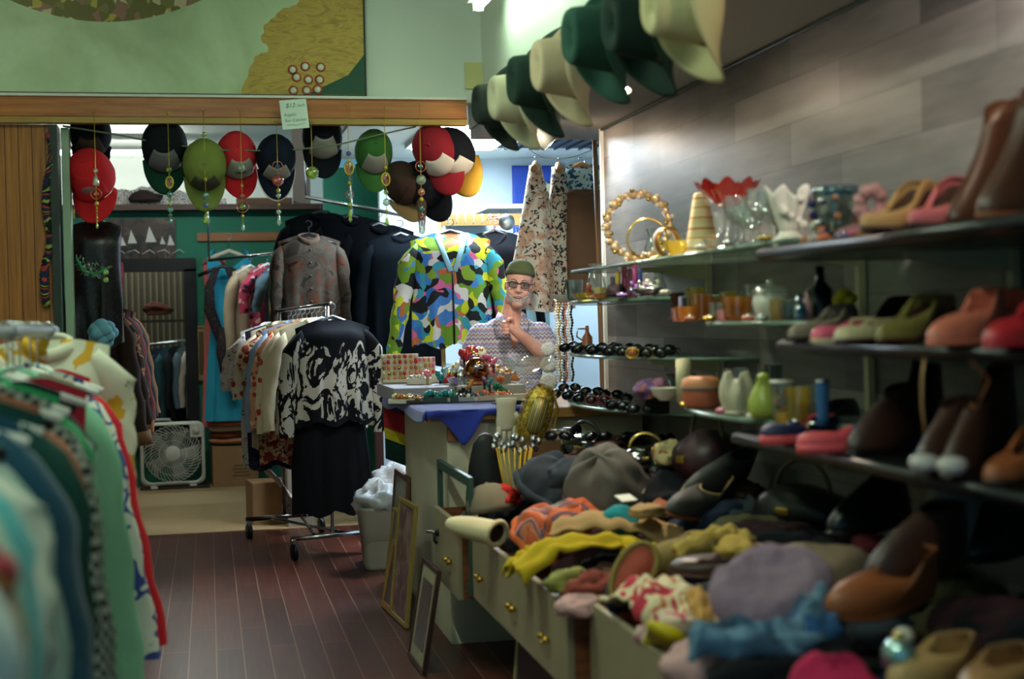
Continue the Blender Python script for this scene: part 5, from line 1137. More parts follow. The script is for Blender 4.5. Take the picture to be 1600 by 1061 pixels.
p = P(1012, 1.62, T1); o = thing('gold_hoop', 'thin plain gold hoop standing in front of the beaded hoop', 'hoop', p, R(-12)); MB().tube([(.075*math.cos(a), 0, .08+.075*math.sin(a)) for a in [2*PI*i/36 for i in range(36)]], .004, 8, closed=True).build('hoop', jw['gold'], o); MB().box((0, 0, .004), (.05, .04, .008)).build('foot', jw['gold'], o, bevel=.002, flat=True)
p = P(1046, 1.63, T1); o = thing('bangle_stack', 'gold bangles leaning upright left of the straw cone', 'bangles', p, R(20))
for i in range(3): MB().tube([(.05*math.cos(a), .012*i, .055+.05*math.sin(a)) for a in [2*PI*k/28 for k in range(28)]], .005, 7, closed=True).build('bangle', [jw['gold'], jw['copper'], jw['pearl']][i], o)
straw = mat('woven_straw', rough=.85, pat=p_stripe([(0, '#c2b184'), (.16, '#b0794a'), (.22, '#cdbf92'), (.5, '#b98a4a'), (.55, '#c9ba8c'), (.8, '#a8603c'), (.86, '#c8b98a')], 9.5, 2), bump=.5)
p = P(1097, 1.68, T1); vessel('straw_cone', 'tall woven straw cone with rust stripes on the topmost glass shelf', 'basket', p, [(.062, 0), (.060, .01), (.026, .205), (.022, .212), (.001, .213)], straw, n=28)
p = P(1138, 1.66, T1); o = vessel('glass_compote', 'red glass compote with a flaring fluted rim on a clear stem', 'glass dish', p, [(.045, 0), (.04, .006), (.008, .02), (.008, .13), (.02, .142)], G['clear'], part='stem')
MB().grid(lambda u, v: ((.03+.075*v+.006*v*math.sin(u*2*PI*9))*math.cos(2*PI*u), (.03+.075*v+.006*v*math.sin(u*2*PI*9))*math.sin(2*PI*u), .142+.075*v**1.2+.012*v*math.sin(u*2*PI*9)), 72, 8, wrap=True).build('bowl', G['red'], o)
for i, (px, X, r, h) in enumerate(((1150, 1.58, .036, .15), (1168, 1.78, .04, .17), (1186, 1.60, .036, .16), (1203, 1.76, .042, .18), (1178, 1.68, .035, .12))):
    nm = ['leftmost clear goblet before the red compote', 'tall clear goblet behind the red compote', 'clear goblet in front of the white ruffled vase', 'wide clear goblet left of the white ruffled vase', 'short clear goblet in the middle of the goblets'][i]
    vessel('glass_goblet', nm+' on the topmost glass shelf', 'goblet', P(px, X, T1), goblet(r, h), G['clear'], group='clear goblets on the topmost glass shelf', part='goblet')
cer = mat('white_ceramic', '#d8d2c4', rough=.3, coat=.3, var=.06)
p = P(1233, 1.62, K1); o = thing('ruffled_vase', 'white ruffled ceramic vase beside the jewelled bowl', 'vase', p)
MB().lathe([(.045, 0), (.047, .03), (.03, .045), (.025, .055)], 20).build('foot', cer, o)
MB().grid(lambda u, v: ((.024+.034*v+.008*v*math.sin(u*2*PI*7+v))*math.cos(2*PI*u), (.024+.03*v+.008*v*math.sin(u*2*PI*7))*math.sin(2*PI*u), .05+.115*v+.018*v*math.sin(u*2*PI*5)), 70, 12, wrap=True).build('ruffled_body', cer, o, solid=.003)
for i in range(7):
    a = i*.9; MB().ball((.03*math.cos(a), -.035+.01*math.sin(a*2), .07+.012*i), (.014, .010, .012), 8, 6).build('flower_knob', cer, o)
p = P(1306, 1.62, K1); o = vessel('glass_bowl', 'blue-rimmed smoky glass bowl on the top black shelf', 'bowl', p+V((0, 0, .0)), [(.03, 0), (.032, .01), (.05, .05), (.058, .10), (.056, .145)], G['smoke'], part='bowl')
MB().rings([[(r_*math.cos(a), r_*math.sin(a), z) for a in [2*PI*i/28 for i in range(28)]] for r_, z in ((.058, .125), (.061, .135), (.059, .150), (.055, .150), (.055, .128))], True, False, False).build('blue_rim', G['blue'], o)
r = rnd(3)
for i in range(34):
    a = r.uniform(0, 6.28); q = r.uniform(.008, .014); h = r.uniform(.01, .12); rr_ = .05+.014*(h/.12); MB().ball((rr_*math.cos(a), rr_*math.sin(a), h), (q, q, q), 8, 6).build('jewel', r.choice([jw['silver'], jw['silver'], jw['pearl'], jw['navy'], jw['copper']]), o)
for i, (px, X, c) in enumerate(((1262, 1.56, 'copper'), (1275, 1.55, 'silver'), (1288, 1.56, 'coral'), (1334, 1.56, 'pink'))):
    p = P(px, X, K1); o = thing('brooch', ['copper', 'silver', 'coral', 'pink'][i]+' brooch lying on the top black shelf '+['below the white ruffled vase', 'left of the smoky bowl foot', 'in front of the smoky bowl', 'right of the smoky bowl'][i], 'brooch', p, group='brooches on the top black shelf')
    for k in range(7): MB().ball((.014*math.cos(k*.9), .014*math.sin(k*.9), .008+.004*(k % 3)), (.009, .009, .008), 8, 6).build('petal', jw[c], o)
# shoes: top black shelf
L_ = {k: mat('leather_'+k, c, rough=rg, var=.15, spec=.5) for k, c, rg in (('brown', '#452312', .42), ('dkbrown', '#3a2018', .42), ('tan', '#9a7048', .45), ('gold', '#8f7a3a', .35), ('black', '#0e0e12', .3), ('salmon', '#c46a54', .45), ('red', '#b0242c', .35), ('pinkp', '#c86a72', .3), ('mauve', '#8f6a6e', .4), ('taupe', '#8a7a6a', .5), ('pink', '#d45a74', .4), ('cream', '#c8b890', .45), ('olive', '#7d6f3a', .4), ('grey', '#9a8f86', .3), ('rust', '#8a4a26', .45), ('camel', '#b08a58', .5), ('charcoal', '#33322f', .6), ('navy', '#17204a', .5), ('coral', '#e0525a', .5), ('silver', '#b8b0ac', .25))}
def sh(label, px, X, z, rz, up, sole='dkbrown', **k):
    return shoe(label, P(px, X, z), R(rz), L_[up], L_[sole], **k)
sh('mauve sequinned pump beside the smoky bowl on the top black shelf', 1362, 1.72, K1, -70, 'mauve', 'dkbrown', heel=.07, heelw=.4, pointy=.3, shaft=.05)
p = P(1362, 1.56, K1); o = thing('ribbon_rosette', 'pink ribbon rosette standing before the mauve pump', 'rosette', p)
for i in range(9):
    a = i*.7; MB().ball((.025*math.cos(a), -.01*math.sin(i), .03+.035*(1+math.sin(a))+.01), (.02, .014, .018), 8, 6).build('loop', mat('dusty_pink_satin', '#b58488', rough=.35), o)
for i, (px, X, rz, up, t_, lab) in enumerate(((1398, 1.80, -60, 'black', 0, 'black high-heeled pump behind the gold pump'), (1425, 1.62, -65, 'gold', 12, 'gold-brown high-heeled pump in the middle of the top black shelf'), (1405, 1.55, -70, 'camel', 0, 'tan slingback pump at the front of the top black shelf'))):
    sh(lab, px, X, K1, rz, up, 'dkbrown' if i else 'black', heel=.085, heelw=.35, pointy=.35, shaft=.045, L=.24, open_=.62)
sh('glossy pink pointed pump left of the tall brown boots', 1472, 1.60, K1, -62, 'pinkp', 'dkbrown', heel=.085, heelw=.3, pointy=.45, shaft=.045, L=.25, open_=.62)
sh('second pink pump tucked behind the front pink pump', 1492, 1.74, K1, -60, 'pinkp', 'dkbrown', heel=.085, heelw=.3, pointy=.45, shaft=.045, L=.25, open_=.62)
sh('tall brown leather boot at the right end of the top black shelf', 1545, 1.70, K1, -70, 'brown', 'rust', heel=.045, shaft=.25, L=.26, W=.09, toe=.05, flare=1.0)
sh('tall rust-brown boot at the right frame edge on the top shelf', 1605, 1.62, K1, -75, 'brown', 'rust', heel=.045, shaft=.24, L=.26, W=.095, toe=.05, flare=1.15)
# middle glass shelf
def cand(px, X, z, r, h, c, label): 
    o = vessel('candle', label, 'candle', P(px, X, z), [(.001, 0), (r, 0), (r, h), (.001, h+.002)], mat('wax_'+c, c, rough=.4), n=14, part='wax'); MB().tube([(0, 0, h), (.001, 0, h+.012)], .0012, 5).build('wick', m_black, o)
for i, (px, c, h) in enumerate(((966, '#c8a24a', .10), (976, '#c85a8a', .125), (985, '#d88aa0', .115), (993, '#b84a86', .13), (1000, '#4a5ab0', .11), (958, '#b8a8c0', .09))):
    cand(px, 1.60+.03*(i % 3), A1, .011, h, c, ['mustard', 'magenta', 'pale pink', 'deep pink', 'blue', 'lilac'][i]+' slim candle on the upper corner shelf behind the tiara dish')
p = P(1010, 1.575, A1); o = thing('tiara_dish', 'oval silver dish heaped with violet jewels on the upper corner shelf', 'dish', p, R(-85))
MB().rings([[(.10*k*math.cos(a), .055*k*math.sin(a), z) for a in [2*PI*i/32 for i in range(32)]] for k, z in ((.6, 0), (.7, .008), (1, .025), (.95, .028), (.65, .012))]).build('dish', jw['silver'], o)
r = rnd(5)
for i in range(40): MB().ball((r.uniform(-.075, .075), r.uniform(-.035, .035), .022+r.uniform(0, .03)), (.008,)*3, 7, 5).build('jewel', r.choice([jw['silver'], jw['violet'], jw['pearl'], jw['silver']]), o)
p = P(921, 1.62, A1); o = thing('pyramid_ornament', 'small orange-red pyramid ornament on the upper corner shelf', 'ornament', p, R(20))
MB().rings([[(s*k, t*k, z) for s, t in ((-.035, -.035), (.035, -.035), (.035, .035), (-.035, .035))] for k, z in ((1, 0), (.02, .055))]).build('pyramid', mat('orange_enamel', '#b8442a', rough=.3), o, flat=True); MB().ball((0, 0, .062), (.012,)*3, 10, 8).build('ball', jw['coral'], o)
vessel('glass_box', 'tall clear glass tumbler at the far end of the upper corner shelf', 'glass', P(898, 1.66, A1), tumbler(.04, .10), G['smoke']); vessel('glass_dish', 'yellow glass dish before the orange pyramid', 'dish', P(912, 1.57, A1), bowl(.055, .03), G['yellow'])
vessel('glass_vase', 'clear flared vase behind the orange pyramid', 'vase', P(932, 1.74, A1), vase(.045, .17), G['clear']); vessel('glass_dish', 'white shell dish at the near left of the upper corner shelf', 'dish', P(880, 1.64, A1), bowl(.05, .035), mat('white_ceramic', ''))
crumple('trinket_pouch', 'dark velvet pouch left of the jewelled dish', 'pouch', P(962, 1.575, A1)+V((0, 0, .022)), (.035, .035, .03), mat('plum_velvet', '#2a1a24'), seed=7)
p = P(945, 1.60, A1); o = thing('ring_box', 'small cream and yellow ring box beside the orange pyramid', 'box', p, R(12)); MB().box((0, 0, .018), (.07, .05, .036)).build('box_body', mat('cream_card_box', ''), o, flat=True); MB().box((0, 0, .041), (.074, .054, .010)).build('lid', mat('yellow_lid', '#c8b45a'), o, flat=True)
vessel('thread_spool', 'dark amber spool between the tiara dish and the amber cups', 'spool', P(1057, 1.66, T2), [(.03, 0), (.03, .01), (.02, .014), (.02, .09), (.03, .094), (.03, .104), (.001, .104)], mat('dark_amber_wood', '#3a2014', rough=.3)) 
for i, (px, X, r, h, g_, lab) in enumerate(((1073, 1.58, .04, .05, 'amber', 'shallow amber glass cup at the far end of the middle glass shelf'), (1097, 1.64, .036, .09, 'amber', 'tall amber glass tumbler with a gold rim'), (1062, 1.57, .03, .045, 'pink', 'small pink glass votive at the far end of the middle glass shelf'), (1152, 1.60, .048, .075, 'amber', 'round orange amber glass bowl in mid shelf'), (1122, 1.62, .03, .06, 'clear', 'small clear cup between the two amber glasses'), (1088, 1.74, .035, .12, 'yellow', 'yellow glass vase behind the amber tumbler'))):
    vessel('glass_cup', lab, 'cup', P(px, X, T2), tumbler(r, h), G[g_], part='cup')
vessel('pillar_candle', 'thin lilac taper candle among the amber cups', 'candle', P(1064, 1.62, T2), [(.001, 0), (.008, 0), (.007, .085), (.001, .087)], mat('wax_lilac', '#b0a0c8'))
p = P(1205, 1.62, T2); o = vessel('sugar_bowl', 'white porcelain lidded bowl with fluted sides on the middle glass shelf', 'bowl', p, [(.03, 0), (.045, .02), (.055, .05), (.05, .075), (.001, .08)], cer, part='bowl_body'); MB().lathe([(.056, .075), (.05, .09), (.03, .10), (.008, .104), (.012, .116), (.001, .12)], 24).build('lid', G['clear'], o)
for i, (px, X, r, h, m, lab) in enumerate(((1215, 1.53, .022, .06, G['yellow'], 'small yellow jar in front of the white lidded bowl'), (1232, 1.55, .026, .055, G['smoke'], 'smoky glass jar right of the white lidded bowl'), (1249, 1.56, .018, .075, G['blue'], 'slim blue glass bottle at the near end of the middle glass shelf'), (1262, 1.60, .013, .085, mat('rose_lacquer', '#b8868a', rough=.3), 'slim rose lipstick tube beside the blue bottle'), (1282, 1.66, .035, .15, mat('dark_bottle', '#101a1c', rough=.15), 'tall black bottle at the near end of the middle glass shelf'))):
    vessel('glass_jar' if i < 2 else 'small_bottle', lab, 'jar' if i < 2 else 'bottle', P(px, X, T2 if px < 1300 else K2), bottle(r, h) if i > 1 else tumbler(r, h), m, part='jar_body')
# corner shelf of sunglasses
gl_d = mat('dark_lens', '#0a0c10', rough=.08, spec=.8); gfm = mat('black_acetate', '#0c0c10', rough=.2)
for i, (px, X, z, rz, fm, lab) in enumerate(((893, 1.62, A2, -20, gfm, 'furthest left'), (912, 1.58, A2, -30, gfm, 'second from the left'), (938, 1.57, A2, -25, gfm, 'in the middle'), (962, 1.57, A2, -35, gfm, 'right of the middle'), (985, 1.58, A2, -30, gfm, 'nearest the gold spectacles'), (1020, 1.60, A2, -40, gfm, 'at the near end'))):
    sunglasses('black sunglasses on the middle corner shelf '+lab, P(px, X, z), R(rz), fm, gl_d, 'sunglasses on the middle corner shelf')
for i, px in enumerate((905, 950, 975, 1005, 1035)): sunglasses('black sunglasses in the back row of the middle corner shelf '+['left', 'left of centre', 'centre', 'right of centre', 'right'][i], P(px, 1.76, A2), R(-25), gfm, gl_d, 'sunglasses on the middle corner shelf')
sunglasses('gold-framed spectacles on the middle corner shelf', P(1000, 1.57, A2), R(-38), jw['gold'], G['amber'])
for i, px in enumerate((878, 897, 915, 935, 968, 985, 1002)):
    sunglasses(('red' if px == 935 else 'dark')+' sunglasses on the lowest corner shelf '+['furthest left', 'second from left', 'third from left', 'in the middle', 'right of the middle', 'next to last', 'nearest the terracotta box'][i], P(px, 1.58+.02*(i % 2), A3), R(-28), mat('red_acetate', '#8a2a20', rough=.2) if px in (935,) else gfm, gl_d, 'sunglasses on the lowest corner shelf')
for i, px in enumerate((890, 925, 955, 990)): sunglasses('dark sunglasses in the back row of the lowest corner shelf '+['left', 'left of centre', 'right of centre', 'right'][i], P(px, 1.76, A3), R(-25), gfm, gl_d, 'sunglasses on the lowest corner shelf')
p = P(918, 1.70, A2); o = vessel('perfume_bottle', 'coral perfume bottle with a looped handle on the sunglasses shelf', 'bottle', p, bottle(.024, .12), mat('coral_glaze', '#b8684e', rough=.3), part='flask'); MB().tube([(-.02, 0, .05), (-.05, 0, .07), (-.045, 0, .105), (-.01, 0, .105)], .004, 6).build('loop_handle', jw['silver'], o)
crumple('orchid', 'purple and orange silk orchid spray lying on the lower glass shelf', 'flower', P(1012, 1.60, T3 if 0 else A3)+V((0, -.05, .10)), (.05, .10, .035), mat('orchid_silk', pat=p_noise(30, [(0, '#6a4a7c'), (.5, '#9a6a9a'), (.58, '#b8643c')])), rot=(0, R(-25), 0), seed=4)
tag(MB().box((0, 0, .045), (.10, .14, .09)).build('leather_case', mat('case_plum', '#2c2026', rough=.4), None, P(1012, 1.64, A3)+V((0, -.05, 0)), bevel=.006, flat=True), 'dark leather case under the silk orchid', 'case')
p = P(1087, 1.60, T3); vessel('pillar_candle', 'tall ivory pillar candle behind the terracotta box', 'candle', p+V((0, .12, 0)), [(.001, 0), (.026, 0), (.026, .15), (.001, .152)], mat('wax_ivory', '#bcb690', rough=.5))
vessel('glass_dish', 'white shallow dish left of the terracotta box', 'dish', P(1040, 1.58, T3), bowl(.055, .045), cer)
terr = mat('terracotta_weave', '#9a4e34', rough=.7, bump=.6, bscale=120); p = P(1096, 1.57, T3); o = thing('lidded_basket', 'terracotta oval basket with a peach lid on the lower glass shelf', 'basket', p, R(-80))
def ov(k, z): return [(.075*k*math.cos(a), .058*k*math.sin(a), z) for a in [2*PI*i/32 for i in range(32)]]
MB().rings([ov(.9, 0), ov(1, .01), ov(1.02, .055), ov(.98, .06)]).build('basket_body', terr, o); MB().rings([ov(1.06, .06), ov(1.07, .068), ov(.95, .092), ov(.6, .100)]).build('lid', mat('peach_lid', '#b8764e', rough=.55), o); MB().rings([ov(1.075, .058), ov(1.075, .066)]).build('lid_band', mat('grey_band', '#6a6460'), o)
p = P(1152, 1.56, T3); o = thing('ruffled_vase', 'white ruffled shell vase right of the terracotta basket', 'vase', p)
MB().grid(lambda u, v: ((.03+.022*math.sin(v*3)+.010*v*math.sin(u*2*PI*6))*math.cos(2*PI*u), (.03+.022*math.sin(v*3)+.008*v*math.sin(u*2*PI*6))*math.sin(2*PI*u), .115*v+.012*v*math.sin(u*2*PI*4)), 60, 14, wrap=True).build('ruffled_body', mat('cream_ceramic', '#cfc3a8', rough=.3, var=.1), o, solid=.003); MB().lathe([(.04, 0), (.04, .008), (.001, .009)], 20).build('foot', MATS['cream_ceramic'], o)
p = P(1194, 1.55, T3); o = vessel('lime_pot', 'lime green pear-shaped glass pot on the lower glass shelf', 'pot', p, [(.001, 0), (.034, 0), (.047, .025), (.045, .055), (.03, .085), (.022, .105), (.026, .112)], mat('lime_glaze', '#a8b452', rough=.25), part='pot_body'); MB().ball((0, 0, .118), (.018, .018, .014), 12, 8).build('stopper', mat('lime_glaze', ''), o)
for i, (px, X, r, h, m, lab) in enumerate(((1222, 1.56, .032, .105, G['clear'], 'clear jar with yellow candy right of the lime pot'), (1248, 1.56, .034, .10, G['yellow'], 'yellow glass tumbler in the row right of the lime pot'), (1268, 1.62, .022, .10, G['clear'], 'slim clear glass behind the yellow tumbler'), (1286, 1.58, .018, .115, mat('blue_white_can', pat=p_stripe([(0, '#2a5a8a'), (.4, '#c8c8c0'), (.75, '#2a5a8a')], 9, 0)), 'blue and white tin at the near end of the lower glass shelf'))):
    o = vessel('glass_jar', lab, 'jar', P(px, X, T3), tumbler(r, h), m, part='jar_body')
    if i == 0:
        for k in range(6): MB().ball((.014*math.cos(k), .014*math.sin(k), .02+.012*k), (.011,)*3, 8, 6).build('sweet', jw['amber'] if k % 2 else jw['gold'], o)
    MB().lathe([(r*1.05, h), (r*1.05, h+.008), (.001, h+.009)], 18).build('lid', jw['silver'] if i % 2 else cer, o) if i in (0, 3) else None
for i, px in enumerate((1240, 1266)): vessel('glass_votive', ['silver votive lying at the front edge below the yellow tumbler', 'second silver votive nearest the coral slippers'][i], 'votive', P(px, 1.515, T3), bowl(.018, .016), jw['silver'], n=14)
# middle black shelf of shoes
sh('taupe suede pump at the far end of the middle black shelf', 1288, 1.60, K2, -70, 'taupe', 'dkbrown', heel=.05, heelw=.5, pointy=.2, shaft=.05, L=.25)
sh('pink and cream flat with a rounded toe at the front of the shelf', 1325, 1.54, K2, -68, 'pink', 'cream', heel=.01, shaft=.045, L=.24, trim=L_['cream'])
sh('cream-toed flat beside the pink flat', 1358, 1.53, K2, -62, 'cream', 'dkbrown', heel=.01, shaft=.045, L=.24)
sh('olive gold pointed pump in the middle of the black shelf', 1425, 1.58, K2, -62, 'olive', 'dkbrown', heel=.07, heelw=.4, pointy=.35, shaft=.05, L=.26)
sh('dark brown pump behind the olive gold pump', 1385, 1.74, K2, -60, 'dkbrown', 'black', heel=.07, heelw=.4, pointy=.3, shaft=.05, L=.26)
sh('second olive brown pump at the back of the middle shelf', 1450, 1.76, K2, -60, 'tan', 'dkbrown', heel=.07, heelw=.4, pointy=.3, shaft=.05, L=.26)
sh('salmon suede ankle boot at the front of the middle black shelf', 1515, 1.55, K2, -68, 'salmon', 'salmon', heel=.02, shaft=.10, L=.25, W=.085)
sh('second salmon suede ankle boot behind the first', 1560, 1.66, K2, -66, 'salmon', 'salmon', heel=.02, shaft=.10, L=.25, W=.085)
sh('bright red shoe at the right frame edge of the middle black shelf', 1605, 1.54, K2, -66, 'red', 'red', heel=.02, shaft=.08, L=.25, W=.085)
p = P(1322, 1.70, K2); o = thing('silk_flower', 'yellow silk flower standing behind the taupe pump', 'flower', p); MB().tube([(0, 0, 0), (0, 0, .10)], .004, 6).build('stem', jw['green'], o)
for k in range(6): MB().ball((.02*math.cos(k), .014*math.sin(k), .11+.012*math.sin(k*2)), (.018, .014, .016), 10, 7).build('petal', mat('yellow_silk', '#c8b22c'), o)
# lowest black shelf
sh('navy and coral slip-on sneaker at the far end of the lowest black shelf', 1252, 1.54, K3, -80, 'navy', 'coral', heel=.008, shaft=.06, L=.25, ph=.022, trim=L_['coral'], W=.09)
sh('coral and navy sneaker in front of its pair on the lowest black shelf', 1318, 1.53, K3, -85, 'coral', 'coral', heel=.008, shaft=.055, L=.25, ph=.022, trim=L_['navy'], W=.09, inner=L_['navy'])
sh('black shoe behind the coral sneakers', 1290, 1.76, K3, -75, 'black', 'black', heel=.02, shaft=.07, L=.26)
sh('dark brown low boot in the middle of the lowest black shelf', 1385, 1.62, K3, -70, 'dkbrown', 'black', heel=.03, shaft=.14, L=.26)
tc = sh('silver-toed brown boot at the front of the lowest black shelf', 1478, 1.53, K3, -60, 'dkbrown', 'dkbrown', heel=.03, shaft=.13, L=.22, W=.075); MB().ball((0, -.083, .026), (.033, .034, .023), 16, 10).build('toe_cap', L_['silver'], tc)
tc = sh('second silver-toed brown boot beside the first', 1516, 1.55, K3, -55, 'dkbrown', 'dkbrown', heel=.03, shaft=.13, L=.22, W=.075); MB().ball((0, -.083, .026), (.033, .034, .023), 16, 10).build('toe_cap', L_['silver'], tc)
sh('brown high-heeled boot standing behind the silver-toed pair', 1545, 1.72, K3, -60, 'brown', 'brown', heel=.07, heelw=.4, shaft=.16, L=.25)
sh('rust pump at the right frame edge of the lowest black shelf', 1598, 1.60, K3, -62, 'rust', 'dkbrown', heel=.06, heelw=.4, shaft=.05, L=.25)
sh('black high boot at the back of the lowest black shelf', 1430, 1.78, K3, -65, 'black', 'black', heel=.04, shaft=.2, L=.26)
for i, (px, t_) in enumerate(((1444, 0), (1515, 1))):
    p = P(px, 1.515, K2); b = MB().tube([(0, 0, -.03), (-.012+.05*t_, -.01, -.07), (-.015+.02*t_, -.012, -.13), (-.005, -.008, -.20+.08*t_)], .006, 6, flat=.4); tag(b.build('leather_strap', L_['tan' if t_ == 0 else 'rust'], None, p), ['thin tan leather strap dangling from the middle black shelf', 'rust leather strap looping under the salmon boot'][i], 'strap')
# ------------------------------------------------------------------ the smaller clutter between the larger shelf pieces
EX = [('glass_tumbler', 'clear tumbler just left of the straw cone', 1058, 1.78, T1, tumbler(.035, .10), 'clear'), ('glass_bowl', 'straw yellow glass bowl between the bangles and the straw cone', 1056, 1.60, T1, bowl(.045, .05), 'yellow'),
 ('glass_vase', 'slim clear vase behind the beaded hoop', 1020, 1.84, T1, vase(.035, .16), 'clear'), ('glass_goblet', 'far clear goblet behind the straw cone', 1118, 1.84, T1, goblet(.036, .17), 'clear'),
 ('glass_goblet', 'small clear goblet at the front edge right of the red compote', 1160, 1.56, T1, goblet(.03, .11), 'clear'), ('glass_goblet', 'smoky goblet close to the ruffled vase at the back', 1215, 1.84, T1, goblet(.04, .19), 'smoke'),
 ('glass_dish', 'clear shallow dish at the front below the red compote', 1120, 1.58, T1, bowl(.045, .03), 'clear'),
 ('glass_cup', 'amber glass cup at the back of the middle glass shelf', 1115, 1.80, T2, tumbler(.038, .08), 'amber'), ('glass_cup', 'honey yellow cup behind the orange bowl', 1140, 1.80, T2, tumbler(.035, .10), 'yellow'),
 ('glass_jar', 'clear jar behind the white lidded bowl', 1180, 1.80, T2, tumbler(.04, .12), 'clear'), ('glass_cup', 'little pink cup at the front of the middle glass shelf', 1128, 1.56, T2, tumbler(.02, .035), 'pink'),
 ('glass_jar', 'smoky jar at the back of the lower glass shelf behind the lime pot', 1205, 1.82, T3, tumbler(.04, .13), 'smoke'), ('glass_jar', 'clear jar at the back behind the ruffled shell vase', 1150, 1.82, T3, tumbler(.045, .11), 'clear'),
 ('glass_bowl', 'smoky bowl at the back behind the terracotta basket', 1065, 1.82, T3, bowl(.06, .07), 'smoke'), ('glass_votive', 'yellow votive at the front edge beside the lime pot', 1222, 1.52, T3, tumbler(.02, .03), 'yellow'),
 ('glass_tumbler', 'clear tumbler at the back of the upper corner shelf', 955, 1.80, A1, tumbler(.035, .11), 'clear'), ('glass_tumbler', 'green-tinted tumbler behind the tiara dish', 985, 1.80, A1, tumbler(.035, .10), 'lime'),
 ('glass_vase', 'small clear vase at the near end of the upper corner shelf', 1030, 1.74, A1, vase(.03, .10), 'clear'), ('glass_dish', 'amber dish at the front of the upper corner shelf', 938, 1.57, A1, bowl(.035, .022), 'amber')]
for nm, lab, px, X, z, pr, g in EX: vessel(nm, lab, nm.split('_')[1], P(px, X, z), pr, G[g], part='vessel')
r = rnd(91)
for i, (px, X, z, c, w) in enumerate(((893, 1.70, A1, 'red', 'behind the tall tumbler'), (903, 1.56, A1, 'gold', 'at the far front of the upper corner shelf'), (928, 1.57, A1, 'coral', 'before the orange pyramid'), (972, 1.56, A1, 'violet', 'left of the tiara dish'), (1040, 1.58, A1, 'pearl', 'right of the tiara dish'),
      (1078, 1.56, T2, 'copper', 'before the shallow amber cup'), (1108, 1.56, T2, 'gold', 'before the tall amber tumbler'), (1170, 1.55, T2, 'coral', 'left of the white lidded bowl'), (1190, 1.54, T2, 'silver', 'before the white lidded bowl'),
      (1072, 1.52, T3, 'gold', 'before the terracotta basket'), (1128, 1.52, T3, 'pink', 'right of the terracotta basket'), (1176, 1.52, T3, 'pearl', 'before the lime pot'),
      (1095, 1.56, T1, 'pearl', 'before the straw cone'), (1140, 1.56, T1, 'silver', 'below the red compote'), (1195, 1.57, T1, 'gold', 'before the ruffled vase foot'), (1320, 1.54, K1, 'violet', 'between the smoky bowl and the rosette'), (1350, 1.54, K1, 'copper', 'before the mauve pump'), (1380, 1.53, K1, 'gold', 'before the tan slingback'))):
    o = thing('brooch', f'small {c} brooch lying {w}', 'brooch', P(px, X, z), R(i*37))
    for k in range(6): MB().ball((.013*math.cos(k*1.05), .013*math.sin(k*1.05), .008), (.009, .009, .008), 8, 6).build('petal', jw[c], o)
    MB().ball((0, 0, .013), (.008,)*3, 8, 6).build('centre', jw['silver'], o)
# ------------------------------------------------------------------ low dresser with pulled-out drawers
dwood = mat('dresser_wood', rough=.45, pat=p_wood('#6a3a22', '#8f5633', (2, 30, 30))); dfront = mat('drawer_front_taupe', '#94886e', rough=.6, var=.06)
o = thing('dresser', 'long low wooden dresser under the shelves, its beige drawers pulled open', 'dresser', (1.0, 0, 0))
DT = .60
MB().box((.62, 4.0, DT-.012), (.62, 4.32, .024)).build('top', dwood, o, flat=True)
MB().box((.93, 4.0, .30), (.02, 4.32, .58)).build('back_panel', dwood, o, flat=True)
for y in (1.85, 3.15, 3.93, 5.52, 6.15): MB().box((.64, y, .30), (.56, .025, .576)).build('partition', dwood, o, flat=True)
MB().box((.64, 4.0, .335), (.58, 4.30, .02)).build('bottom_board', dwood, o, flat=True)
for y in (1.9, 4.0, 6.1): MB().box((.40, y, .16), (.05, .05, .33)).build('leg', m_black, o, flat=True)
def drawer(x, y0, y1, zt, zb, pulls):
    d = MB().box((x-1.0, (y0+y1)/2, (zt+zb)/2), (.022, y1-y0, zt-zb)).build('drawer', dfront, o, bevel=.003, flat=True)
    for y in (y0+.008, y1-.008): MB().box((x-1.0+.20, y, (zt+zb)/2-.004), (.38, .014, zt-zb-.012)).build('drawer_side', dwood, d, flat=True)
    MB().box((x-1.0+.20, (y0+y1)/2, zb+.02), (.38, y1-y0-.03, .012)).build('drawer_bottom', dwood, d, flat=True)
    for yc in pulls:
        for s in (-1, 1): MB().ball((x-1.0-.022, yc+s*.032, (zt+zb)/2-.02), (.014, .011, .011), 10, 8).build('knob', m_brass, d)
        MB().tube([(x-1.0-.018, yc-.032, (zt+zb)/2-.02), (x-1.0-.03, yc-.02, (zt+zb)/2-.032), (x-1.0-.03, yc+.02, (zt+zb)/2-.032), (x-1.0-.018, yc+.032, (zt+zb)/2-.02)], .004, 6).build('bail_pull', m_brass, d)
drawer(.955, 5.56, 6.14, .64, .335, (5.72,))
drawer(1.0, 4.99, 5.49, .62, .362, (5.28,))
drawer(1.0, 3.965, 4.975, .62, .365, (4.70, 4.22))
drawer(1.05, 3.18, 3.90, .64, .37, (3.55,))
drawer(1.05, 1.90, 3.12, .64, .37, (2.8, 2.2))
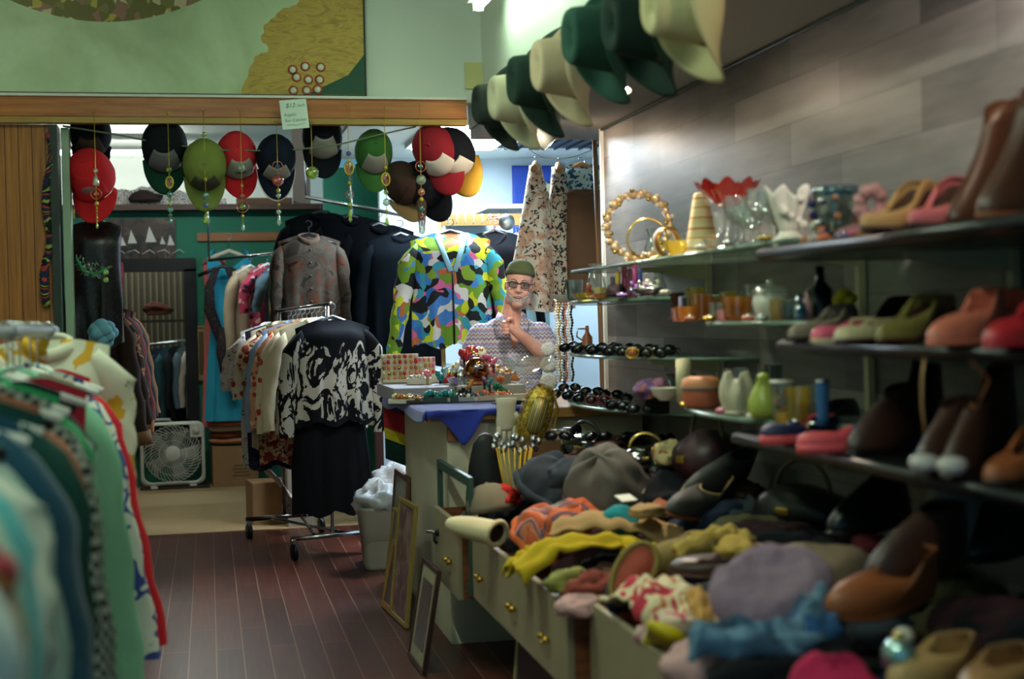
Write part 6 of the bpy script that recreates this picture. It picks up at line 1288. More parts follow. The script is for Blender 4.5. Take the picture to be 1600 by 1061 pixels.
# ------------------------------------------------------------------ pictures and things leaning in front of it
dark_art = mat('framed_dark_art', rough=.35, pat=p_noise(9, [(0, '#3a3032'), (.45, '#5d4e52'), (.6, '#4a4448'), (.7, '#2a2528')], 'LINEAR', .8))  # dark mottled print of the leaning pictures
mauve = mat('mauve_art', rough=.4, pat=p_noise(8, [(.3, '#4c3540'), (.5, '#7a5a58'), (.62, '#a08a80'), (.7, '#4a3038')], 'LINEAR', 1))
pale_art = mat('pale_art', rough=.4, pat=p_noise(6, [(.3, '#7c8270'), (.6, '#9aa08c')], 'LINEAR'))
cmat = mat('cream_mount', '#a39a82', rough=.7)
fw_dark = mat('dark_frame_wood', '#3a241c', rough=.45); fw_gold = mat('gold_frame', '#b59a55', rough=.35, metal=.5); fw_tan = mat('tan_frame', '#a5763e', rough=.5); fw_green = mat('green_frame', '#2f4a42', rough=.5)
def lean(label, px, py, px2, py2, h, deg, fm, art, mm=None, fw=.022, mw=.06):
    a, b_ = onZ(px, py, 0), onZ(px2, py2, 0); c = (a+b_)/2; w = (a-b_).length; an = math.atan2(a.y-b_.y, a.x-b_.x)
    return frame(label, c+V((0, 0, .004)), (R(-deg), 0, an+PI), w, h, fm, art, mm, fw, mw)
lean('cream-mounted dark picture leaning lowest against the open drawers', 640, 1026, 663, 1057, .43, 10, fw_dark, dark_art, cmat, .02, .055)
lean('tall gold-framed mauve picture leaning behind the cream-mounted one', 611, 960, 636, 984, .58, 6, fw_gold, mauve, None, .022)
lean('narrow tan frame edge leaning behind the gold-framed mauve picture', 597, 947, 612, 962, .34, 12, fw_tan, dark_art, None, .03)
lean('small brown-framed pale picture standing highest of the leaning pictures', 608, 905, 628, 930, .62, 5, mat('brown_frame', '#6a442e', rough=.5), pale_art, None, .03)
lean('pale picture behind the gold-framed mauve picture', 602, 920, 618, 935, .44, 8, fw_gold, mat('grey_art', rough=.4, pat=p_noise(5, [(.3, '#8a8878'), (.55, '#5d6064'), (.7, '#a39c88')], 'LINEAR')), None, .018)
o = thing('empty_frame', 'empty green wooden frame standing upright in the far end drawer', 'frame', (.990, 5.86, .362), (0, 0, R(-90)))
for s in (-1, 1): MB().box((s*.375, 0, .235), (.045, .02, .47)).build('upright_bar', fw_green, o, bevel=.003, flat=True)
for z in (.02, .45): MB().box((0, 0, z), (.705, .02, .04)).build('cross_bar', fw_green, o, bevel=.003, flat=True)
frame('dark grey picture with a pale edge standing under the drawers', (1.09, 4.83, .004), (R(-6), 0, R(-80)), .46, .40, mat('pale_edge_frame', '#8f8560', rough=.5), mat('purple_grey_art', '#3a3038', rough=.4), None, .02)
frame('brown board standing under the nearer drawers', (1.10, 4.30, .004), (R(-6), 0, R(-84)), .40, .37, fw_dark, mat('brown_art', '#4e3428', rough=.5), None, .02)
# metal clamp lamp on the end drawer
p = onX(680, 832, .93); o = thing('clip_hook', 'small steel clip with a dark knob on the end drawer front', 'clip', p); MB().tube([(-.03, .04, 0), (.015, 0, 0)], .006, 8).build('rod', m_steel, o); MB().ball((.012, -.004, 0), (.016, .016, .018), 10, 8).build('knob', m_black, o); MB().tube([(0, .02, 0), (0, .02, -.04), (.01, .015, -.05)], .007, 8).build('clamp', m_black, o)
# bin
p = onZ(592, 886, 0); o = thing('waste_bin', 'white plastic waste bin standing on the wooden floor beside the leaning pictures', 'bin', (p.x, 8.35, 0))
MB().rings([[(wx*math.copysign(abs(math.cos(a))**.5, math.cos(a)), wy*math.copysign(abs(math.sin(a))**.5, math.sin(a)), z) for a in [2*PI*i/32 for i in range(32)]] for wx, wy, z in ((.085, .10, 0), (.09, .105, .02), (.115, .14, .36), (.125, .15, .37), (.120, .145, .35), (.088, .10, .02))], True, True, True).build('bin_body', mat('grey_white_plastic', '#a8a498', rough=.5), o)
bg = mat('white_bag_plastic', '#c8ccd0', rough=.35, var=.1)
crumple('rubbish_bag', 'crumpled white plastic bag bulging out of the waste bin', 'bag', (p.x+.01, 8.35, .40), (.115, .13, .10), bg, seed=11, amp=.5, flat=.9, fold=1.5)
crumple('rubbish_bag', 'second white plastic bag heaped behind the waste bin', 'bag', (p.x+.12, 8.52, .47), (.11, .11, .11), bg, seed=14, amp=.5, flat=.9, fold=1.5)
tag(MB().box((0, 0, .2), (.24, .2, .4)).build('storage_box', mat('dull_grey_box', '#5a5a58'), None, (p.x+.12, 8.60, 0), flat=True), 'grey box behind the waste bin under a white bag', 'box')
# ------------------------------------------------------------------ the heap: hats, shoes, scarves
K = {k: cloth('heap_'+k, c, **kw) for k, c, kw in (('charcoal', '#2c323a', {}), ('grey', '#57534e', {}), ('felt', '#7d7260', {}), ('cream', '#c8bd98', {}), ('orange', '#c06238', {}), ('yellow', '#b39a1c', {}), ('teal', '#1f8088', {}), ('tan', '#a08258', {}), ('brown', '#4a3020', {}), ('khaki', '#7a6a3a', {}), ('mauve', '#857080', {}), ('ltblue', '#4d7aa5', {}), ('pink', '#c49a98', {}), ('magenta', '#b0244c', {}), ('black', '#0c0e14', {}), ('maroon', '#2a1218', {}), ('navy', '#182236', {}), ('rust', '#8f4a22', {}), ('red', '#b02a24', {}), ('camel', '#b58a4c', {}), ('olive', '#4d4a30', {}), ('white', '#c8c4b8', {}), ('taupe', '#87705c', {}))}
def Zs(px, py, z): return onZ(px, py, z)
def heap(name, label, cat, px, py, z, d, m, rz=0, rx=0, ry=0, seed=1, **k):
    return crumple(name, label, cat, Zs(px, py, z), d, m, (R(rx), R(ry), R(rz)), seed, **k)
# under-layer of dark clothes filling the drawers and the dresser top
r = rnd(21); cols = ['black', 'navy', 'maroon', 'brown', 'olive', 'black', 'charcoal']
for i in range(46):
    y = 2.2+(i//2)*.165+r.uniform(-.05, .05); far = i % 2
    x = ((1.25 if y > 5 else 1.30 if y > 3.9 else 1.36) if not far else 1.68)+r.uniform(-.04, .06); z = ((.60 if y > 3.9 else .56) if not far else .70)+ (.10 if y > 4.6 and far else 0)+r.uniform(-.02, .03)
    crumple('dark_garment', 'dark crumpled garment lying deep in the heap on the dresser', 'garment', (x, y, z), (.19 if far else .17, .15, .09), K[cols[i % 7]], (r.uniform(-.2, .2), r.uniform(-.2, .2), r.uniform(0, 3)), 30+i, 'dark garments under the heap', amp=.45)
cap('felt cap with a stiff grey brim at the far end of the heap', Zs(768, 800, .69), (R(10), R(-6), R(-110)), K['felt'], K['felt'], K['felt'], .95)
heap('scarf', 'crumpled red scarf beside the grey felt cap', 'scarf', 790, 778, .74, (.06, .07, .05), K['red'], seed=3)
def knit(label, px, py, z, m, s, rot, seed, trim=None):
    o = thing('knit_hat', label, 'hat', Zs(px, py, z), tuple(R(a) for a in rot), None)
    def f(u, v):
        a = 2*PI*u; e = v*PI/2; k = math.cos(e)**.6; q = 1+.16*nz((math.cos(a)*2, math.sin(a)*2, v*2), 1.2, seed)+.02*math.sin(a*40)*(1-v)
        return (s*k*math.cos(a)*q, s*1.1*k*math.sin(a)*q, s*1.15*math.sin(e)*(1+.2*nz((math.cos(a), math.sin(a), v), 1.5, seed+5)))
    MB().grid(f, 80, 16, wrap=True).build('crown', m, o, solid=.005)
    MB().grid(lambda u, v: V(f(u, .14*v))*1.0+V((math.cos(2*PI*u), math.sin(2*PI*u), 0))*(.010*math.sin(PI*v)+.004), 80, 6, wrap=True).build('cuff', trim or m, o, solid=.005)
    return o
knit('navy charcoal knitted hat flopped on the heap', 855, 775, .75, K['charcoal'], .135, (25, 15, 20), 3)
knit('dark grey wool hat right of the navy knitted hat', 950, 775, .80, K['grey'], .15, (30, -10, -20), 6)
heap('shawl', 'charcoal shawl lying behind the navy knitted hat', 'shawl', 905, 745, .86, (.10, .13, .06), K['charcoal'], seed=8)
def mitten(label, px, py, z, m, rot, s=1.0, cuff=None, lining=None):
    o = thing('slipper', label, 'slipper', Zs(px, py, z), tuple(R(a) for a in rot), None, s)
    def f(u, v):
        a = 2*PI*u; k = math.sqrt(max(.0004, 1-v**3.2))
        return (.055*k*math.cos(a)*(1+.05*math.sin(v*5)), -.13+.25*(1-v), .042*k*math.sin(a)+.03*(1-v)*.4)
    MB().grid(f, 36, 16, wrap=True).build('upper', m, o, solid=.008)
    MB().tube([(.058*math.cos(a), .118, .044*math.sin(a)+.012) for a in [2*PI*i/24 for i in range(24)]], .011, 7, closed=True).build('cuff', cuff or m, o)
    MB().rings([[(.054*k*math.cos(a), .112, .012+.042*k*math.sin(a)) for a in [2*PI*i/24 for i in range(24)]] for k in (1, .05)]).build('lining', lining or K['brown'], o); return o
mitten('cream sheepskin slipper with a brown opening over the drawer edge', 738, 828, .69, K['cream'], (-8, 0, -140), .95, K['cream'], cloth('brown_lining', '#4a3222'))
heap('scarf', 'white fluffy scarf end between the orange hat and the navy hat', 'scarf', 880, 800, .73, (.07, .08, .035), K['white'], seed=21)
stripe_or = mat('orange_pink_knit', rough=.9, pat=p_stripe([(0, '#c05a34'), (.35, '#c97a58'), (.55, '#6a5568'), (.7, '#c88a84'), (.85, '#b8502c')], 12, 0, .3), bump=.5, bscale=250)
knit('orange and pink striped knitted hat at the drawer edge', 850, 848, .66, stripe_or, .108, (35, -15, 40), 12, K['orange'])
knit('orange and grey knitted hat behind the striped one', 895, 838, .69, mat('orange_grey_knit', rough=.9, pat=p_stripe([(0, '#b8542c'), (.5, '#c0684a'), (.8, '#5d4a58')], 9, 1, .4), bump=.5, bscale=250), .105, (20, 20, -30), 15)
heap('pouch', 'teal velvet pouch lying on the cream shawl', 'pouch', 975, 815, .775, (.065, .07, .05), K['teal'], rx=15, rz=20, seed=4, amp=.3, fold=.5)
band('shawl', 'cream shawl spread under the teal pouch', 'shawl', [(-.18, .12, 0), (-.05, .05, .03), (.08, -.03, .02), (.18, -.16, -.03)], .20, K['tan'], .02, 3, loc=(0, 0, 0)).location = Zs(965, 832, .74)
band('scarf', 'mustard yellow scarf draped across the front of the heap', 'scarf', [(-.20, -.02, -.05), (-.08, .02, .02), (.04, .0, .03), (.16, .02, .02), (.22, -.06, 0)], .13, K['yellow'], .022, 5).location = Zs(900, 872, .70)
band('scarf', 'narrow yellow scarf end hanging over the drawer front', 'scarf', [(.0, .06, .02), (-.06, .0, .01), (-.12, -.05, -.02)], .08, K['yellow'], .02, 7).location = Zs(850, 880, .655)
p = Zs(987, 902, .73); o = thing('slipper', 'rust felt slipper with a navy edge lying on its side', 'slipper', p, (Matrix.Rotation(R(52), 3, 'X') @ Matrix.Rotation(R(-38), 3, 'Z')).to_euler())
ovl = lambda k, z: [(.058*k*math.cos(a)*(1+.12*math.sin(a)), .122*k*math.sin(a), z) for a in [2*PI*i/36 for i in range(36)]]
MB().rings([ovl(.98, -.02), ovl(1, -.005), ovl(1, .012), ovl(.96, .02)]).build('sole', K['navy'], o); MB().rings([ovl(.80, .021), ovl(.74, .027)]).build('insole', cloth('rust_felt', '#96493a'), o)
MB().tube(ovl(.86, .022), .010, 6, closed=True).build('edge_piping', K['khaki'], o)
mitten('grey-green felt slipper behind the rust slipper', 1040, 880, .72, K['khaki'], (0, 0, -60), 1.2)
heap('sock', 'red and green patterned sock at the drawer edge below the yellow scarf', 'sock', 893, 912, .66, (.07, .06, .045), mat('sock_pattern', rough=.9, pat=p_spots('#7d7a3a', ['#a8322c', '#8a9a4a', '#2a2a24'], 30, .4)), seed=9)
heap('sock', 'rust red sock beside the patterned sock', 'sock', 930, 918, .665, (.08, .06, .045), cloth('rust_sock', '#7d3a30'), rz=20, seed=11)
heap('garment', 'pink knit cuff poking over the divider between the drawers', 'garment', 905, 948, .625, (.06, .06, .035), K['pink'], seed=13)
# boots and bags in the middle of the heap
def hs(label, px, py, z, rz, up, sole, tilt=(0, 0), **k): return shoe(label, Zs(px, py, z), R(rz), L_[up], L_[sole], tilt=tilt, **k)
hs('long brown leather boot lying on the heap with its toe toward the drawers', 1085, 800, .80, -52, 'charcoal', 'rust', (-4, 25), L=.34, W=.11, shaft=.12, toe=.07, trim=L_['camel'])
hs('brown and orange ankle boot tipped over beyond the long boot', 1115, 762, .86, -60, 'charcoal', 'camel', (5, 40), L=.30, W=.10, shaft=.14, toe=.07)
hs('tan loafer half buried under the long brown boot', 1045, 800, .77, -40, 'rust', 'camel', (0, 10), L=.28, W=.095, shaft=.06)
hs('brown open sandal with a pale strap right of the rust slipper', 1130, 895, .74, -100, 'dkbrown', 'brown', (0, 8), L=.30, W=.11, shaft=.06, trim=L_['camel'])
band('leather_strap', 'pale yellow leather strap with a buckle end across the brown sandal', 'strap', [(-.12, 0, 0), (-.03, .01, .035), (.05, .03, .04), (.10, -.01, .02)], .05, cloth('pale_yellow_leather', '#b59a50'), .012, 3).location = Zs(1120, 862, .80)
heap('glove', 'yellow suede glove crumpled at the end of the pale strap', 'glove', 1150, 858, .81, (.045, .075, .03), cloth('pale_yellow_suede', '#b09448'), rz=-20, seed=5)
def purse(label, px, py, z, d, m, rz, hm, seed=1, tilt=(0, 0)):
    o = thing('handbag', label, 'handbag', Zs(px, py, z), (R(tilt[0]), R(tilt[1]), R(rz)))
    crumple_mesh(d, seed, amp=.14, flat=.85, fold=.5).build('bag_body', m, o)
    MB().tube([(d[0]*.62*math.cos(a), 0, d[2]*.6+d[2]*1.25*math.sin(a)) for a in [PI*i/14 for i in range(15)]], .008, 7).build('handle', hm, o)
    MB().box((0, -d[1]*.98, d[2]*.15), (d[0]*.3, .012, d[2]*.25)).build('clasp', jw['gold'], o, bevel=.003, flat=True); return o
purse('dark leather handbag with twin loops against the plank wall', 1255, 800, .82, (.17, .11, .09), mat('black_bag_leather', '#0f0f12', rough=.35), -60, mat('worn_handle', '#4a4030', rough=.5), 3)
purse('maroon handbag slumped at the back of the heap under the shelf', 1105, 722, .93, (.14, .12, .11), mat('maroon_leather', '#2a0f18', rough=.45), -70, mat('worn_handle', ''), 5)
purse('glossy black handbag near the counter front', 915, 700, .90, (.11, .08, .06), mat('black_patent', '#08080a', rough=.12, spec=.8), -40, m_black, 7)
purse('black evening bag lying behind the grey wool hat', 1010, 716, .92, (.10, .08, .05), MATS['black_patent'], -20, jw['gold'], 9)
purse('brown leather handbag below the gold fringed bag', 888, 708, .80, (.10, .08, .07), L_['brown'], -10, L_['tan'], 11)
hs('patent black shoe at the far end of the heap', 945, 722, .87, -50, 'black', 'black', L=.27, shaft=.06)
hs('brown brogue behind the navy knitted hat', 890, 728, .84, -80, 'brown', 'dkbrown', L=.27, shaft=.06)
hs('black pump with a bright insole near the white paper', 1000, 745, .86, -70, 'black', 'dkbrown', L=.26, shaft=.05, inner=L_['camel'])
hs('second black pump beside the maroon handbag', 1055, 740, .87, -60, 'black', 'dkbrown', L=.26, shaft=.05)
hs('dark brown shoe lying under the black evening bag', 965, 705, .90, -65, 'dkbrown', 'dkbrown', L=.26, shaft=.06)
for i, (px, py) in enumerate(((872, 690), (935, 690), (990, 690), (1040, 694), (900, 680), (1060, 706))):
    sunglasses('dark sunglasses lying at the back of the heap '+['nearest the gold bag', 'left of the evening bag', 'behind the evening bag', 'left of the maroon handbag', 'highest by the counter', 'touching the maroon handbag'][i], Zs(px, py, .94), R(-30+20*i), gfm, gl_d, 'sunglasses at the back of the heap')
tag(MB().box((0, 0, 0), (.06, .045, .003)).build('paper_label', m_white, None, Zs(978, 778, .865), (R(20), 0, R(20)), flat=True), 'small white paper label lying on the grey wool hat', 'label')
p = Zs(908, 747, .87); o = thing('silver_buckle', 'silver buckle shining between the two wool hats', 'buckle', p, (R(20), 0, R(30))); MB().rings([[(.03*k*math.cos(a), .02*k*math.sin(a), z) for a in [2*PI*i/20 for i in range(20)]] for k, z in ((1, 0), (1, .008), (.8, .012))]).build('plate', jw['silver'], o)
heap('scarf', 'green and red silk scarf wedged under the brown boots', 'scarf', 1095, 770, .83, (.06, .05, .02), mat('green_red_silk', pat=p_noise(14, [(0, '#1f7a4a'), (.5, '#b03030'), (.6, '#c8a050')]), rough=.4), seed=2)
heap('hat', 'cream floral cloth hat at the back of the heap left of the maroon bag', 'hat', 1043, 712, .95, (.05, .05, .05), mat('cream_floral', pat=p_spots('#b8a478', ['#8a5a34', '#7a7a3a'], 30, .35)), seed=16)
for i, (px, py, c) in enumerate(((1010, 800, 'tan'), (1060, 770, 'cream'), (1025, 770, 'felt'))): heap('glove', ['tan leather', 'cream knitted', 'grey-brown felt'][i]+' glove among the brown boots', 'glove', px, py, .82, (.05, .075, .025), K[c], rz=-40+30*i, seed=22+i)
# near end
heap('blanket', 'taupe felt blanket folded behind the mauve beret', 'blanket', 1272, 895, .78, (.15, .13, .07), K['taupe'], rz=20, seed=7, amp=.25)
p = Zs(1205, 945, .79); o = thing('beret', 'big mauve grey felt beret lying on the near end of the heap', 'hat', p, (R(28), R(-14), R(0)))
def brt(u, v):
    a = 2*PI*u; q = 1+.07*math.sin(a*2+1)+.05*nz((math.cos(a), math.sin(a), v), 2, 4)
    if v < .5: k = .62+.38*math.sin(v*PI); z = .055*v*2
    else: k = 1.0*math.cos((v-.5)*PI)**.8 if v < .999 else 0; z = .055+.05*math.sin((v-.5)*PI)-.03*sstep(.75, 1, v)
    return (.135*k*math.cos(a)*q, .125*k*math.sin(a)*q, z+.012*nz((math.cos(a)*k*2, math.sin(a)*k*2, 0), 2.5, 2))
MB().grid(brt, 64, 22, wrap=True).build('crown', K['mauve'], o, solid=.005); MB().tube([(.085*math.cos(a), .08*math.sin(a), .0) for a in [2*PI*i/30 for i in range(30)]], .010, 7, closed=True).build('headband', K['mauve'], o)
tie = mat('blue_tie_dye', rough=.9, pat=p_noise(12, [(.3, '#16263a'), (.45, '#2c4c68'), (.58, '#64849c'), (.7, '#203a56')], 'LINEAR', .8))
band('scarf', 'blue tie-dyed scarf curling around the mauve beret', 'scarf', [(-.16, -.02, 0), (-.07, -.07, .01), (.03, -.08, 0), (.12, 0, .03), (.17, .10, .05)], .12, tie, .03, 4).location = Zs(1190, 1000, .76)
heap('scarf', 'blue scarf end bunched at the right of the mauve beret', 'scarf', 1268, 992, .77, (.06, .07, .05), cloth('blue_cotton', '#274c78'), seed=31)
flo = mat('cream_red_floral', rough=.85, pat=p_noise(9, [(0, '#b02a3c'), (.43, '#d0c4a0'), (.54, '#b8602f'), (.57, '#cfc29c'), (.63, '#a83048'), (.68, '#4a3048')], dist=.6))
band('scarf', 'cream scarf with red flowers spilling over the near drawer', 'scarf', [(-.05, .16, .02), (-.02, .06, .05), (0, -.05, .04), (.01, -.16, -.01)], .20, flo, .03, 8).location = Zs(1045, 965, .66)
heap('scarf', 'cream and pink floral scarf end above the yellow glove', 'scarf', 1060, 985, .655, (.09, .08, .05), mat('pink_floral', rough=.85, pat=p_noise(10, [(0, '#b04a5c'), (.42, '#c8b4a0'), (.6, '#b8848c')], dist=.4)), seed=17)
glove('bright yellow rubber glove hanging in the nearest drawer', Zs(1040, 985, .70), (R(62), R(20), R(-25)), mat('yellow_rubber', '#c8b414', rough=.4), 1.0)
band('leather_strap', 'khaki canvas strap hanging beside the cream floral scarf', 'strap', [(.02, .14, .05), (.0, .05, .06), (-.03, -.06, .02), (-.06, -.16, -.04)], .05, K['camel'], .012, 5).location = Zs(1105, 985, .70)
heap('jumper', 'pale pink wool jumper at the bottom of the frame', 'jumper', 1115, 1045, .69, (.10, .10, .07), K['pink'], seed=9, amp=.3)
knit('magenta knitted hat at the bottom edge of the frame', 1300, 1110, .70, K['magenta'], .085, (12, 0, 0), 23)
heap('black_coat', 'black coat bunched between the tie-dyed scarf and magenta hat', 'coat', 1245, 1040, .73, (.16, .08, .04), K['black'], seed=40)
hs('long rust leather boot lying at the right of the mauve beret', 1375, 950, .80, -72, 'rust', 'rust', (0, 15), L=.32, W=.11, shaft=.12, toe=.075)
hs('dark maroon boot behind the rust leather boot', 1430, 905, .84, -70, 'dkbrown', 'dkbrown', (0, 10), L=.32, W=.11, shaft=.16, toe=.075)
hs('camel suede shoe near the lower right corner', 1462, 1062, .76, -60, 'camel', 'tan', (0, 0), L=.28, W=.10, shaft=.06, toe=.075, open_=.45)
hs('second camel suede shoe at the lower right corner', 1560, 1085, .76, -50, 'tan', 'camel', (0, 0), L=.28, W=.105, shaft=.06, toe=.075, open_=.45)
p = Zs(1405, 1040, .80); o = thing('glass_bauble', 'silvery glass bauble beside the camel suede shoe', 'bauble', p); MB().ball((0, 0, .02), (.032, .032, .032), 18, 12).build('ball', mat('pale_mirror', '#a8c8c4', rough=.12, metal=.8), o); MB().lathe([(.010, .05), (.010, .06), (.001, .061)], 12).build('cap', jw['gold'], o)
p = Zs(1412, 1000, .83); o = thing('gold_bead', 'small ivory button bead above the glass bauble', 'bead', p); MB().ball((0, 0, .008), (.018, .018, .016), 12, 8).build('ball', jw['pearl'], o); MB().ball((.02, .01, .006), (.008,)*3, 8, 6).build('loop', jw['gold'], o)
# ankle boots standing against the wall under the lowest black shelf
hs('tall grey leather boot standing under the lowest black shelf', 1470, 880, .84, -75, 'grey', 'dkbrown', L=.28, W=.10, shaft=.24, toe=.06)
hs('tall black boot standing at the right edge under the lowest shelf', 1565, 870, .84, -70, 'black', 'black', L=.28, W=.10, shaft=.26, toe=.06)
hs('black ankle boot in the dark under the lowest shelf', 1360, 830, .86, -80, 'black', 'black', L=.27, W=.10, shaft=.14, toe=.06)
heap('garment', 'dark wine red scarf glimpsed in the dark below the lowest shelf', 'scarf', 1385, 862, .82, (.09, .06, .04), cloth('wine', '#4a101c'), seed=50)
# ------------------------------------------------------------------ clothes rack along the left of the aisle
o = thing('clothing_rack', 'long steel clothing rack running along the left of the aisle', 'rack', (-.50, 0, 0))
MB().tube([(0, 1.25, 1.445), (0, 4.95, 1.445)], .016, 12).build('top_bar', m_steel, o)
for y in (1.3, 4.9):
    MB().tube([(0, y, .06), (0, y, 1.445)], .014, 10).build('upright', m_steel, o); MB().tube([(-.27, y, .07), (.24, y, .07)], .016, 8).build('foot_bar', m_steel, o)
    for s in (-1, 1): MB().rings([[(s*.22-.015+dx, y+.03*math.cos(q), .032+.03*math.sin(q)) for q in [2*PI*i/18 for i in range(18)]] for dx in (-.012, .012)]).build('wheel', m_black, o)
hook_m = m_chrome
lemon = mat('lemon_print', rough=.85, pat=p_noise(7, [(0, '#7a8270'), (.33, '#d2d2bc'), (.56, '#c79a26'), (.67, '#d8cf9a'), (.72, '#5d6a62')], dist=.3))
squig = mat('blue_squiggle_print', rough=.85, pat=p_lines('#c9d2c4', '#34468a', 9, .045, 1.2))
hound = mat('houndstooth', rough=.9, pat=p_check('#8f968c', '#1c2424', 60))
mintm = cloth('mint_crochet', '#7fb896', bump=.7, bscale=120); 
heather = cloth('heather_grey_green', '#8a9f96', bump=.6, bscale=150, var=.2)
LEFT = [  # Y, material, label, category, half width, length, sleeve, thickness, splay, rz, collar, dx
 (4.74, lemon, 'white blouse with big lemons at the far end of the aisle rack', 'blouse', .19, .98, .42, .07, .02, 8, 'shirt', .0),
 (4.57, cloth('scarlet_knit', '#c0262c'), 'bright red cardigan between the lemon blouse and the squiggle dress', 'cardigan', .17, 1.02, .80, .05, .17, 3, None, -.03),
 (4.40, squig, 'white blouse with blue squiggle print before the red cardigan', 'blouse', .165, .93, .80, .06, .16, 2, 'shirt', -.03),
 (4.24, cloth('blush_linen', '#b98f7c'), 'blush brown blouse between the squiggle print and the mint cardigan', 'blouse', .17, .70, .3, .05, .03, 4, None, -.05),
 (4.02, mintm, 'mint green crochet cardigan with long sleeves', 'cardigan', .20, 1.10, .90, .07, .105, 0, 'v', -.03),
 (3.80, cloth('crimson_jersey', '#9a1f34'), 'crimson dress mostly hidden behind the green coat', 'dress', .19, 1.05, 0, .05, .05, 3, None, 0),
 (3.62, mat('black_rose_print', rough=.85, pat=p_spots('#0e1418', ['#8aa09a', '#a04a5a', '#3a5a54'], 9, .28)), 'black blouse with pale rose print', 'blouse', .165, 1.0, .66, .06, .03, -2, None, -.02),
 (3.42, cloth('bright_green', '#1f8a54', sheen=.2), 'bright green satin jacket in the middle of the aisle rack', 'jacket', .18, .95, .70, .06, .03, 2, 'shirt', -.02),
 (3.22, hound, 'grey houndstooth jacket with narrow lapels', 'jacket', .175, 1.12, .80, .06, .10, 0, 'shirt', -.01),
 (3.0, cloth('rust_suede', '#8f5a44'), 'rust brown suede jacket before the houndstooth jacket', 'jacket', .175, .75, .50, .06, .03, 4, 'shirt', -.01),
 (2.80, cloth('deep_green_wool', '#0d3630'), 'dark bottle green coat behind the teal coat', 'coat', .195, 1.05, .72, .06, .03, 0, 'shirt', 0),
 (2.58, cloth('teal_wool', '#0e3b4e', sheen=.2), 'deep teal blue wool coat with wide sleeves', 'coat', .18, 1.15, .76, .08, .10, -2, 'shirt', .0),
 (2.34, heather, 'heather grey-green knitted cardigan next to the teal coat', 'cardigan', .175, 1.10, .72, .07, .10, 0, None, -.01),
 (2.16, cloth('white_ruffle', '#c3c8b8'), 'white ruffled blouse peeping out before the heather cardigan', 'blouse', .18, .72, .3, .06, .04, 3, 'v', 0),
 (2.0, cloth('turquoise_satin', '#4a9c9c', sheen=.3), 'pale turquoise satin blouse toward the near end of the aisle rack', 'blouse', .18, 1.05, .70, .06, .03, 0, None, .01),
 (1.84, cloth('sage_linen', '#9ab0a0'), 'sage grey linen shirt right before the turquoise blouse', 'shirt', .175, 1.10, .70, .06, .03, -3, 'shirt', .02),
 (1.68, mat('sunset_print', rough=.85, pat=p_noise(9, [(0, '#8a2a34'), (.45, '#c07a3a'), (.55, '#3a3a5a'), (.65, '#b8b49a')], dist=.4)), 'orange and red patterned dress near the front of the aisle rack', 'dress', .165, 1.1, .3, .05, .03, 2, None, .035),
 (1.50, cloth('white_cotton_shirt', '#c4ccc4'), 'white cotton shirt nearest the camera on the aisle rack', 'shirt', .165, 1.12, .72, .06, .03, 0, 'shirt', .065)]
for i, (y, m, lab, cat, w, L, sl, t, spl, rz, col, dx) in enumerate(LEFT):
    hanger((-.50+dx*.5, y, 1.467), R(rz), m_white if i % 3 else m_black, ('white' if i % 3 else 'black')+' hanger carrying the '+lab.split(' at the')[0].split(' between')[0].split(' before')[0].split(' mostly')[0].split(' toward')[0].split(' nearest')[0].split(' behind')[0].split(' in the middle')[0].split(' near the')[0].split(' right before')[0].split(' next to')[0].split(' peeping')[0], w=.19, drop=.10 if i == 0 else .15, thick=True, r=.005, hm=hook_m, group='hangers on the aisle rack')
    garment(cat, lab, cat, (-.50+dx, y, 1.465), R(rz), m, w=w, L=L, t=t*.8, sl=sl, sr=.085, flare=1.06, collar=col, seed=100+i, splay=spl, drop=.05 if i == 0 else .14, slope=.34 if i else .2, group='clothes on the aisle rack')
# second rack of dark clothes continuing beyond the opening
o = thing('clothing_rack', 'dark rack of brown and black coats beyond the left end of the beam', 'rack', (-.66, 0, 0))
MB().tube([(0, 7.35, 1.66), (0, 9.6, 1.66)], .014, 10).build('top_bar', m_steel, o)
for y in (7.4, 9.55): MB().tube([(0, y, .0), (0, y, 1.66)], .013, 8).build('upright', m_steel, o)
for i, (y, c, lab, L, sl, w) in enumerate(((7.62, '#2a1c16', 'dark brown coat with a lighter cuff reaching over the box fan', .86, .66, .20), (7.95, None, 'brown and rust patterned jacket behind the dark brown coat', .8, .62, .21), (8.3, '#141a1c', 'black jacket in the middle of the dark rack', .85, .65, .2), (8.65, '#5d2a26', 'wine brown jacket on the dark rack', .8, .6, .2), (9.0, '#1c2228', 'charcoal coat toward the far end of the dark rack', .95, .6, .2), (9.35, '#6a4a2c', 'tan brown jacket last on the dark rack', .8, .6, .2))):
    a = (-.645, y, 1.68); g_ = garment('coat' if 'coat' in lab else 'jacket', lab, 'coat' if 'coat' in lab else 'jacket', a, R(6-2*i), cloth('darkrack_%d' % i, c or '#555555', pat=None if c else p_noise(10, [(0, '#2c1c16'), (.5, '#8a5a34'), (.58, '#3a2018'), (.68, '#a07a4a')])), w=w, L=L, t=.07, sl=sl, sr=.07, seed=80+i, collar='shirt', splay=.10, group='coats on the dark rack')
    hanger(a, R(6-2*i), m_black, 'black hanger carrying the '+lab.split(' with')[0].split(' behind')[0].split(' in the')[0].split(' on the')[0].split(' toward')[0].split(' last')[0], w=.18, thick=True, r=.005, drop=.10, hm=m_steel, group='hangers on the dark rack')
    if i == 0: MB().tube([(.288, .0, -.775), (.298, .0, -.845)], [.052, .054], 14).build('cuff', cloth('tan_cuff', '#6a4a34'), g_)
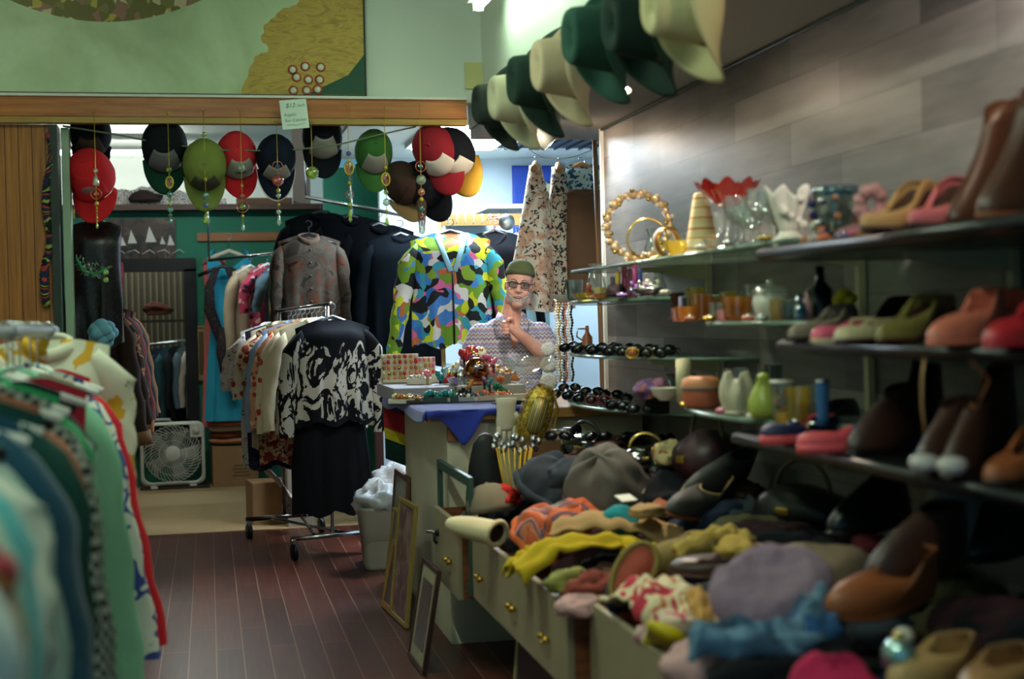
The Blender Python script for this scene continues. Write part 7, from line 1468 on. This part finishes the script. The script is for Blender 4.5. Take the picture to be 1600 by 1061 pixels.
# black vest hung at the jamb, flower pompom and tinsel
p = onY(147, 330, 7.22); garment('vest', 'black sequinned vest hanging below the red cap at the jamb', 'vest', (p.x+.0, 7.26, p.z), 0, mat('black_sequin', rough=.35, pat=p_spots('#0a0c10', ['#1a1a24', '#30141c', '#18242a'], 60, .4)), w=.125, L=.66, t=.07, sl=0, seed=3, drop=.05, neck=.05)
o = thing('wall_hook', 'brass hook on the jamb holding the sequinned vest', 'hook', (-.63, 7.26, p.z-.01)); MB().tube([(0, 0, 0), (p.x+.64, 0, 0), (p.x+.65, 0, .012)], .004, 6).build('peg', m_brass, o); MB().box((.003, 0, 0), (.008, .03, .05)).build('plate', m_brass, o, flat=True)
hanger((p.x, 7.26, p.z), 0, m_black, 'black hanger carrying the sequinned vest at the jamb', w=.11, thick=True, r=.005, drop=.05)
p = onY(182, 430, 7.5); crumple('scarf', 'red scarf glimpsed behind the black sequinned vest', 'scarf', p, (.03, .03, .11), cloth('scarf_red', '#8a1c2c'), seed=3, flat=1)
p = onY(160, 520, 7.12); o = thing('pompom_flower', 'pale blue fabric pompom hanging under the black vest', 'pompom', p)
pb = cloth('pale_blue_tulle', '#6a9cae')
for i in range(16):
    d = V((math.cos(i*2.4)*(1-abs(i/8-1)*.6), math.sin(i*2.4)*(1-abs(i/8-1)*.6), i/8-1)); MB().ball(d*.045, (.034, .03, .03), 10, 7).build('ruffle', pb, o)
p = onY(172, 470, 7.05); o = thing('tinsel_garland', 'silvery green tinsel hanging beside the jamb above the pompom', 'garland', onY(140, 410, 7.06))
r = rnd(9)
pts = [(-.06, 0, .02), (-.03, -.02, -.04), (.03, -.02, -.06), (.08, -.01, -.03)]
MB().tube(pts, .006, 6).build('cord', jw['green'], o); b = MB()
for i in range(120):
    q = V(pts[r.randrange(3)]).lerp(V(pts[min(3, r.randrange(3)+1)]), r.random()); d = V((r.gauss(0, 1), r.gauss(0, 1), r.gauss(0, 1))).normalized()*.03; b.tube([q, q+d], [.0016, .0006], 4)
b.build('tinsel', mat('green_tinsel', '#8fae8a', rough=.2, metal=.8), o)
for i, z in enumerate((.0, .03)): MB().ball((.075, -.03, -.05-z*1.2), (.013,)*3, 10, 8).build('bauble', XT['lime'], o)
